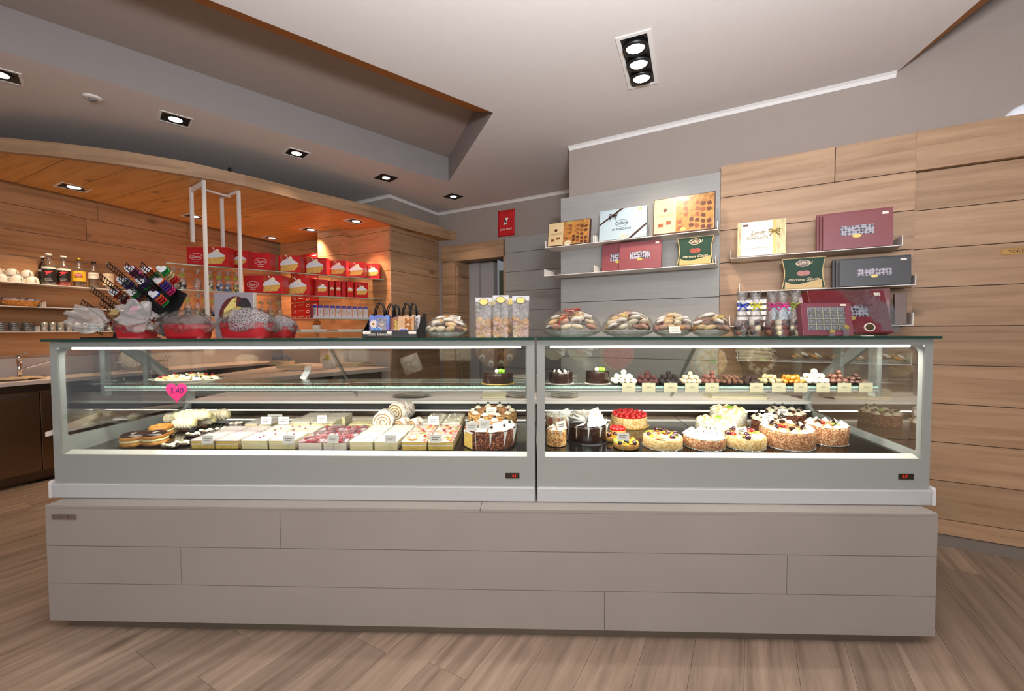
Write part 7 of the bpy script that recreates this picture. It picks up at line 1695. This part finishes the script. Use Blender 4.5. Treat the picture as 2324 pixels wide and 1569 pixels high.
# ================= shelf, right case: truffles heaped on black trays
TRS = {'white truffle': (pbr('truffle_white', 'efe6d0', .45, var=.02), .0165, 0), 'rough red-brown truffle': (pbr('truffle_red', '6a3430', .6, var=.3, scale=70, bump=1, bscale=90), .0155, 0), 'dark rocher': (pbr('truffle_dark', '33211c', .5, var=.3, scale=70, bump=1, bscale=90), .0155, 0),
       'pale sugared truffle': (pbr('truffle_pale', 'd2bc9c', .7, var=.15, scale=70, bump=.6), .0145, 0), 'cocoa brown truffle': (pbr('truffle_brown', '7a4638', .6, var=.2, scale=70, bump=.6), .0155, 0), 'nut cluster': (crumb('nut_cluster', ['9a5a3c', 'c08860', '6a3424', 'd8a888', '82442c'], 120, 1), .0140, .35),
       'dark flake cluster': (crumb('flake_cluster', ['3a1c16', '5a3028', '24120e', '7a4a38'], 120, 1), .0140, .35), 'chocolate-dipped fruit': (pbr('dipped_fruit', 'd8c28c', .35, col2='231410', scale=26, sharp=(.44, .5), coat=.4), .0150, .3), 'candied orange strip': (pbr('orange_strip', 'e08a1c', .3, col2='2a1610', scale=24, sharp=(.44, .5), coat=.4), .0140, .4),
       'coconut ball': (COCO, .0175, 0), 'milk chocolate dome': (pbr('dome_milk', '6e4636', .35, var=.1, coat=.3), .0165, 0), 'dark chocolate round': (pbr('round_dark', '5a3c32', .4, var=.1, coat=.2), .0170, -.4)}
TM = {}
def heap(pxl, pxr, kind, n, lab_place, pyt=None):
    mt, rad, shape = TRS[kind]
    if kind not in TM: TM[kind] = [MB().ell(1, 1, 1 if shape >= 0 else .62, 12, 8, .04 + .5 * max(0, shape) * .5, rz5).mesh(kind.replace(' ', '_').replace('-', '_'), mt) for _ in range(2)]
    yy = yG + .22; a = cl(at_plane(pxl, 864, cw(0, yy, 0), CY_)).x; b = cl(at_plane(pxr, 864, cw(0, yy, 0), CY_)).x; w = b - a; cx_ = (a + b) / 2
    t = thing('sweets_tray', 'slim black tray under the %ss' % kind, 'tray', cw(cx_, yy - .07, 1.0523), CA, 'slim black trays on the right case shelf'); MB().box(-w / 2, w / 2, 0, .18, 0, .004).box(-w / 2, w / 2, 0, .003, .004, .009).build('tray_body', BK, t)
    rad *= .80; k = 0; top_l = 3 if shape <= 0 else 2
    cols = max(3, int(round(w * 1.0 / (rad * 1.95 * (1.25 if shape > .25 else 1)))))
    for lay in range(top_l):
        cc_ = cols - lay - (lay // 2); rows_ = 3 - lay
        for r_ in range(rows_):
            for c in range(max(1, cc_)):
                x = cx_ + (c - (cc_ - 1) / 2) * w / cols + rz5.uniform(-.002, .002); y = yy - .045 + (r_ + lay * .5) * rad * 1.95; z = 1.0565 + rad * (1 if shape >= 0 else .65) + lay * rad * (1.5 if shape >= 0 else 1.1)
                sc = rad * rz5.uniform(.92, 1.08); o = inst(kind.replace(' ', '_').replace('-', '_'), TM[kind][k % 2], None, cw(x, y, z), (rz5.uniform(0, 3) if shape >= 0 else rz5.uniform(-.4, .4), rz5.uniform(0, 3) if shape >= 0 else 0, rz5.uniform(0, 6)), (sc * (1.35 if shape > .25 else 1), sc * (.85 if shape > .25 else 1), sc))
                tag(o, '%s in the heap %s' % (kind, lab_place), 'sweet', '%ss on the right case shelf' % kind); k += 1
heap(1386, 1440, 'white truffle', 16, 'right of the chocolate cakes')
heap(1441, 1489, 'rough red-brown truffle', 15, 'right of the white ones')
heap(1491, 1538, 'dark rocher', 15, 'between red-brown and pale ones')
heap(1540, 1584, 'pale sugared truffle', 13, 'right of the dark rochers')
heap(1586, 1625, 'cocoa brown truffle', 12, 'left of the nut clusters')
heap(1627, 1675, 'nut cluster', 20, 'near the middle of the shelf')
heap(1677, 1715, 'dark flake cluster', 18, 'right of the nut clusters')
heap(1717, 1762, 'chocolate-dipped fruit', 18, 'right of the flake clusters')
heap(1764, 1812, 'candied orange strip', 16, 'left of the coconut balls')
heap(1816, 1866, 'coconut ball', 14, 'right of the orange strips')
heap(1868, 1908, 'milk chocolate dome', 12, 'left of the dark rounds')
heap(1909, 1950, 'dark chocolate round', 14, 'at the right end of the shelf')
CREMC = pbr('card_cream', 'a8a084', .5, var=0)
for i, px in enumerate((1427, 1472, 1522, 1570, 1616, 1717, 1767, 1817, 1868, 1916, 1965)):
    p = c_y(px, 880, yG + .112); mp = p.y and at_plane(px, 880, cw(0, yG + .112, 0), CY_).y / FPX
    nn_ = ['white truffles', 'red-brown truffles', 'dark rochers', 'pale truffles', 'cocoa truffles', 'nut clusters', 'dipped fruit', 'orange strips', 'coconut balls', 'milk chocolate domes', 'dark rounds'][i]
    t = thing('shelf_card', 'cream name card hanging from the shelf edge below the ' + nn_, 'name card', cw(p.x, yG + .112, p.z), CA, 'name cards on the right case shelf'); w_, h_ = 30 * mp, 21 * mp
    q = Matrix.Rotation(math.pi / 2, 4, 'X'); MB(q).box(-w_ / 2, w_ / 2, -h_ / 2, h_ / 2, 0, .0014).build('card', CREMC, t); MB(q).box(-w_ * .25, w_ * .25, -.0012, .0004, .0014, .0017).box(-w_ * .16, w_ * .16, .0026, .0040, .0014, .0017).build('printed_line', CARDT, t)
    MB().box(-.004, .004, 0, .004, h_ * .4, h_ * .5 + .006).build('clip', ACR, t)
# ================= right case, floor
t, r, h = cake(1294, 1384, 1010, 973, GLAZ, GLAZ, 'dark chocolate cake on a black plate, its slices parted by a fan of paper', board=PLB, hmax=.10, rr=1.1, bname='black_plate')
wedge_papers(t, r, h, 11, math.radians(-170), math.radians(190), .035)
t, r, h = cake(1242, 1287, 1018, 981, NUT, NOUG, 'nut-coated cake piece left of the paper-fanned chocolate cake', board=None, hmax=.09); wedge_papers(t, r, h, 3, math.radians(-170), math.radians(-80), .022); ring(t, ROS, 6, r * .7, h, .8)
t, r, h = cake(1240, 1298, 976, 950, pbr('cake_berry_side', '8a4a3c', .6, col2='e0d0a8', scale=30), CREAM, 'berry cake with upright paper dividers at the back left of the right case', board=PLB, hmax=.085); wedge_papers(t, r, h, 7, math.radians(-190), math.radians(10), .035)
t, r, h = cake(1302, 1370, 978, 950, CREAMY, CREAM, 'peach cream cake with upright paper dividers behind the chocolate cake', board=PLB, hmax=.085); wedge_papers(t, r, h, 8, math.radians(-190), math.radians(10), .035); scatter(t, ['peach_slice'], 6, r * .7, h + .004, .012, 4)
t, r, h = cake(1396, 1478, 976, 953, ALM, STRB, 'almond-coated cake topped with glazed strawberries', board=BOARD, hmax=.085); ring(t, BLOB['strawberry'], 16, r * .86, h + .004, .0125); ring(t, BLOB['strawberry'], 11, r * .60, h + .006, .0125, .2); ring(t, BLOB['strawberry'], 6, r * .32, h + .007, .0125); ring(t, BLOB['strawberry'], 1, 0, h + .008, .012)
t, r, h = cake(1386, 1424, 994, 981, pbr('tart_shell', 'c8924c', .7, var=.15, scale=60), STRB, 'small strawberry tart in front of the strawberry cake', board=None, hmax=.04, name='fruit_tart'); ring(t, BLOB['strawberry'], 10, r * .72, h + .004, .0115); ring(t, BLOB['strawberry'], 5, r * .35, h + .005, .0115)
t, r, h = cake(1376, 1402, 1006, 993, pbr('tart_shell', 'c8924c', .7), YEL, 'small tart with orange fruit beside the paper-fanned cake', board=None, hmax=.045, name='fruit_tart'); scatter(t, ['orange_slice', 'peach_slice', 'grape'], 9, r * .8, h + .003, .011, 6)
t, r, h = cake(1398, 1456, 1026, 1012, pbr('tart_shell', 'c8924c', .7), YEL, 'fruit tart with mango, blueberry and dark grapes, nearest the glass', board=None, hmax=.035, name='fruit_tart'); scatter(t, ['pineapple_piece', 'orange_slice', 'pineapple_piece', 'orange_slice', 'grape', 'kiwi_slice', 'blueberry', 'pineapple_piece', 'grape'], 22, r * .92, h + .003, .012, 7)
t, r, h = cake(1472, 1562, 1027, 1003, ALM, pbr('jelly_pink', 'dc8c8c', .2, col2='f0d8a8', scale=25, coat=.4), 'fruit cake with kiwi, peach and dark grapes on pink cream, near the middle', board=TIN, rr=.93, hmax=.07); scatter(t, ['kiwi_slice', 'orange_slice', 'grape', 'pineapple_piece', 'peach_slice', 'kiwi_slice', 'grape'], 26, r * .88, h + .003, .0125, 8)
t, r, h = cake(1630, 1710, 970, 942, COCO, MERT, 'tall toasted meringue cake at the back with a green leaf', board=BOARD, hmax=.095); ring(t, ROSM, 10, r * .76, h * .98, 1.1); ring(t, ROSM, 5, r * .38, h * .98, 1.15); ring(t, ROSM, 1, 0, h * .98, 1.15); inst('green_leaf', SLI['pistachio_leaf'], t, (0, -.01, h + .022), (.3, 0, .4), (.022, .012, .014))
t, r, h = cake(1598, 1688, 994, 969, COCO, MERT, 'toasted meringue cake in front of the taller one', board=None, hmax=.085); ring(t, ROSM, 10, r * .76, h * .98, 1.1); ring(t, ROSM, 5, r * .38, h * .98, 1.15); ring(t, ROSM, 1, 0, h * .98, 1.15); inst('green_leaf', SLI['pistachio_leaf'], t, (.01, 0, h + .022), (.3, 0, .4), (.018, .011, .012))
t, r, h = cake(1569, 1662, 1027, 1003, HAZ, CREAM, 'hazelnut cake heaped with cream puffs and chocolate flakes, near the glass', board=TIN, rr=.93, hmax=.065); ring(t, ROSB, 9, r * .75, h, 1.3); ring(t, ROSB, 5, r * .40, h, 1.4); ring(t, ROSB, 1, 0, h, 1.5)
for k in range(30): a = k * 2.4; q = r * .8 * math.sqrt(k / 30); inst('chocolate_flake', SLI['chocolate_disc'], t, (q * math.cos(a), q * math.sin(a), h + .024 + .004 * math.sin(k)), (k, k * .7, k), (.005, .0022, .004))
t, r, h = cake(1664, 1757, 1027, 1000, ALM, pbr('jelly_pink', 'dc8c8c', .2), 'almond cake topped with kiwi and dark grapes, right of the flake cake', board=TIN, rr=.93, hmax=.07); scatter(t, ['kiwi_slice', 'grape', 'kiwi_slice', 'peach_slice', 'strawberry', 'kiwi_slice', 'orange_slice', 'grape'], 24, r * .88, h + .003, .0125, 9)
t, r, h = cake(1765, 1846, 972, 946, CHF, CHF, 'black forest cake with cream rosettes and coffee beans at the back right', board=None, hmax=.09); ring(t, ROSB, 10, r * .78, h, 1.1); ring(t, BLOB['chocolate_bean'], 10, r * .78, h + .022, .0085); inst('green_leaf', SLI['pistachio_leaf'], t, (0, 0, h + .01), (.2, 0, .2), (.022, .012, .014))
t, r, h = cake(1727, 1800, 991, 962, CHF, CHF, 'black forest cake with cream rosettes and coffee beans, in front of its twin', board=None, hmax=.10); ring(t, ROSB, 10, r * .78, h, 1.1); ring(t, BLOB['chocolate_bean'], 10, r * .78, h + .022, .0085)
t, r, h = cake(1759, 1876, 1027, 988, HAZ, NOUG, 'wide hazelnut cake with cream dots, chocolate beans and a red flower, near the glass', board=TIN, rr=.93, hmax=.085); ring(t, ROS, 14, r * .82, h, 1.1); ring(t, SLI['chocolate_disc'], 6, r * .55, h + .012, .014, .3, tilt=1.0)
for k in range(6): a = k * 1.047; inst('red_petal', BLOB['strawberry'], t, (-.02 + .013 * math.cos(a), .0 + .013 * math.sin(a), h + .008), (0, 0, a), (.010, .005, .005))
inst('flower_centre', SLI['pineapple_piece'], t, (-.02, 0, h + .012), (0, 0, 0), .007)
t, r, h = cake(1858, 1946, 1016, 976, HAZ, NOUG, 'tall hazelnut cake at the far right with red and green sweets', board=TIN, rr=.93, hmax=.10); ring(t, ROS, 12, r * .80, h, 1.1); inst('red_sweet', BLOB['strawberry'], t, (-.02, .0, h + .008), (0, 0, 0), (.016, .010, .008)); inst('green_sweet', SLI['pistachio_leaf'], t, (.02, -.03, h + .008), (.2, 0, 0), (.016, .011, .012)); ring(t, SLI['chocolate_disc'], 4, r * .5, h + .012, .014, .3, tilt=1.0)
for px, py, w, hh, y, ti, lab in ((1257, 940, 22, 14, .58, 0, 'price card at the far back of the right case, left of two'), (1332, 938, 22, 14, .58, .2, 'price card at the far back, behind the peach cake'), (1274, 966, 22, 20, .24, -.2, 'white card leaning over the nut-coated cake'), (1414, 991, 27, 17, .145, 0, 'price card above the small fruit tarts'),
        (1683, 978, 24, 17, .26, -.15, 'price card between meringue and kiwi cakes'), (1742, 946, 24, 16, .38, -.2, 'price card at the left of the black forest cakes'), (1777, 936, 23, 14, .52, .05, 'price card in the rear black forest cake')):
    card(px, py, w, hh, lab, y, ti)
# ================= things on the service worktop behind the cases
zWt = .8805
plm = MB().lathe([(0, .004), (.045, .003), (.05, 0), (.055, .003), (.088, .010), (.090, .0125), (.055, .006), (0, .006)], 36).mesh('plate', CER)
for sx, n, lab in ((1183, 11, 'left'), (1281, 11, 'right')):
    p = c_y(sx, 895, 1.02)
    for k in range(n):
        o = inst('dessert_plate', plm, None, cw(p.x, 1.02, zWt + .0125 * k), (0, 0, k * .7)); tag(o, 'white dessert plate in the stack seen through the %s case' % lab, 'plate', 'plate stack behind the %s case' % lab)
for px, n, w, d, lab in ((1122, 6, .15, .12, 'low stack of cream napkins on the service worktop, left case'), (1665, 9, .34, .14, 'loose stack of pale wrapping paper on the service worktop, right case')):
    p = c_y(px, 897, 1.0); t = thing('napkin_stack', lab, 'napkins', cw(p.x, 1.0, zWt), CA); m = MB(); R_ = random.Random(n)
    for k in range(n): m.at(R_.uniform(-.006, .006), R_.uniform(-.006, .006), k * .0065, rz=R_.uniform(-.06, .06)).box(-w / 2, w / 2, -d / 2, d / 2, 0, .006)
    m.build('napkins', pbr('napkin_cream', 'e2d8b8', .8, var=.03), t)
p = c_y(932, 893, 1.0); t = thing('knife_plate', 'steel oval plate with cake knives on the service worktop', 'plate', cw(p.x, 1.0, zWt), CA)
MB(Matrix.Diagonal((1.6, 1, 1, 1))).lathe([(0, .002), (.05, .002), (.075, .012), (.076, .014), (.05, .004), (0, .004)], 32).build('steel_plate', STEEL, t)
for k in range(3):
    P = t.matrix_basis @ Vector((-.02 + .03 * k, -.02 + .022 * k, .016 + .004 * k)); kn = thing('cake_knife', ['cake knife lying at the front of the steel plate', 'cake knife lying in the middle of the steel plate', 'cake knife lying at the back of the steel plate'][k], 'knife', P, CA + .15 * k - .1)
    MB().prism([(-.10, -.010), (.03, -.012), (.03, .012), (-.08, .012)], 0, .0015).build('blade', CHROME, kn); MB().at(.03, 0, -.004).rbox(.001, .001, .001, .0002); MB().box(.03, .12, -.011, .011, -.004, .010).build('handle', pbr('handle_grey', '8c8880', .4, var=0), kn, bevel=.004)
p = cl(at_plane(703, 845, cw(0, .70, 0), CY_)); t = caseL; m = MB(Matrix.Translation((p.x - XL, .66, p.z - .571)) @ Matrix.Rotation(-.45, 4, 'X') @ Matrix.Rotation(.35, 4, 'Y')); m.box(-.018, .018, -.012, .0, -.035, .035); m.build('door_grip', WPL, t, bevel=.003)
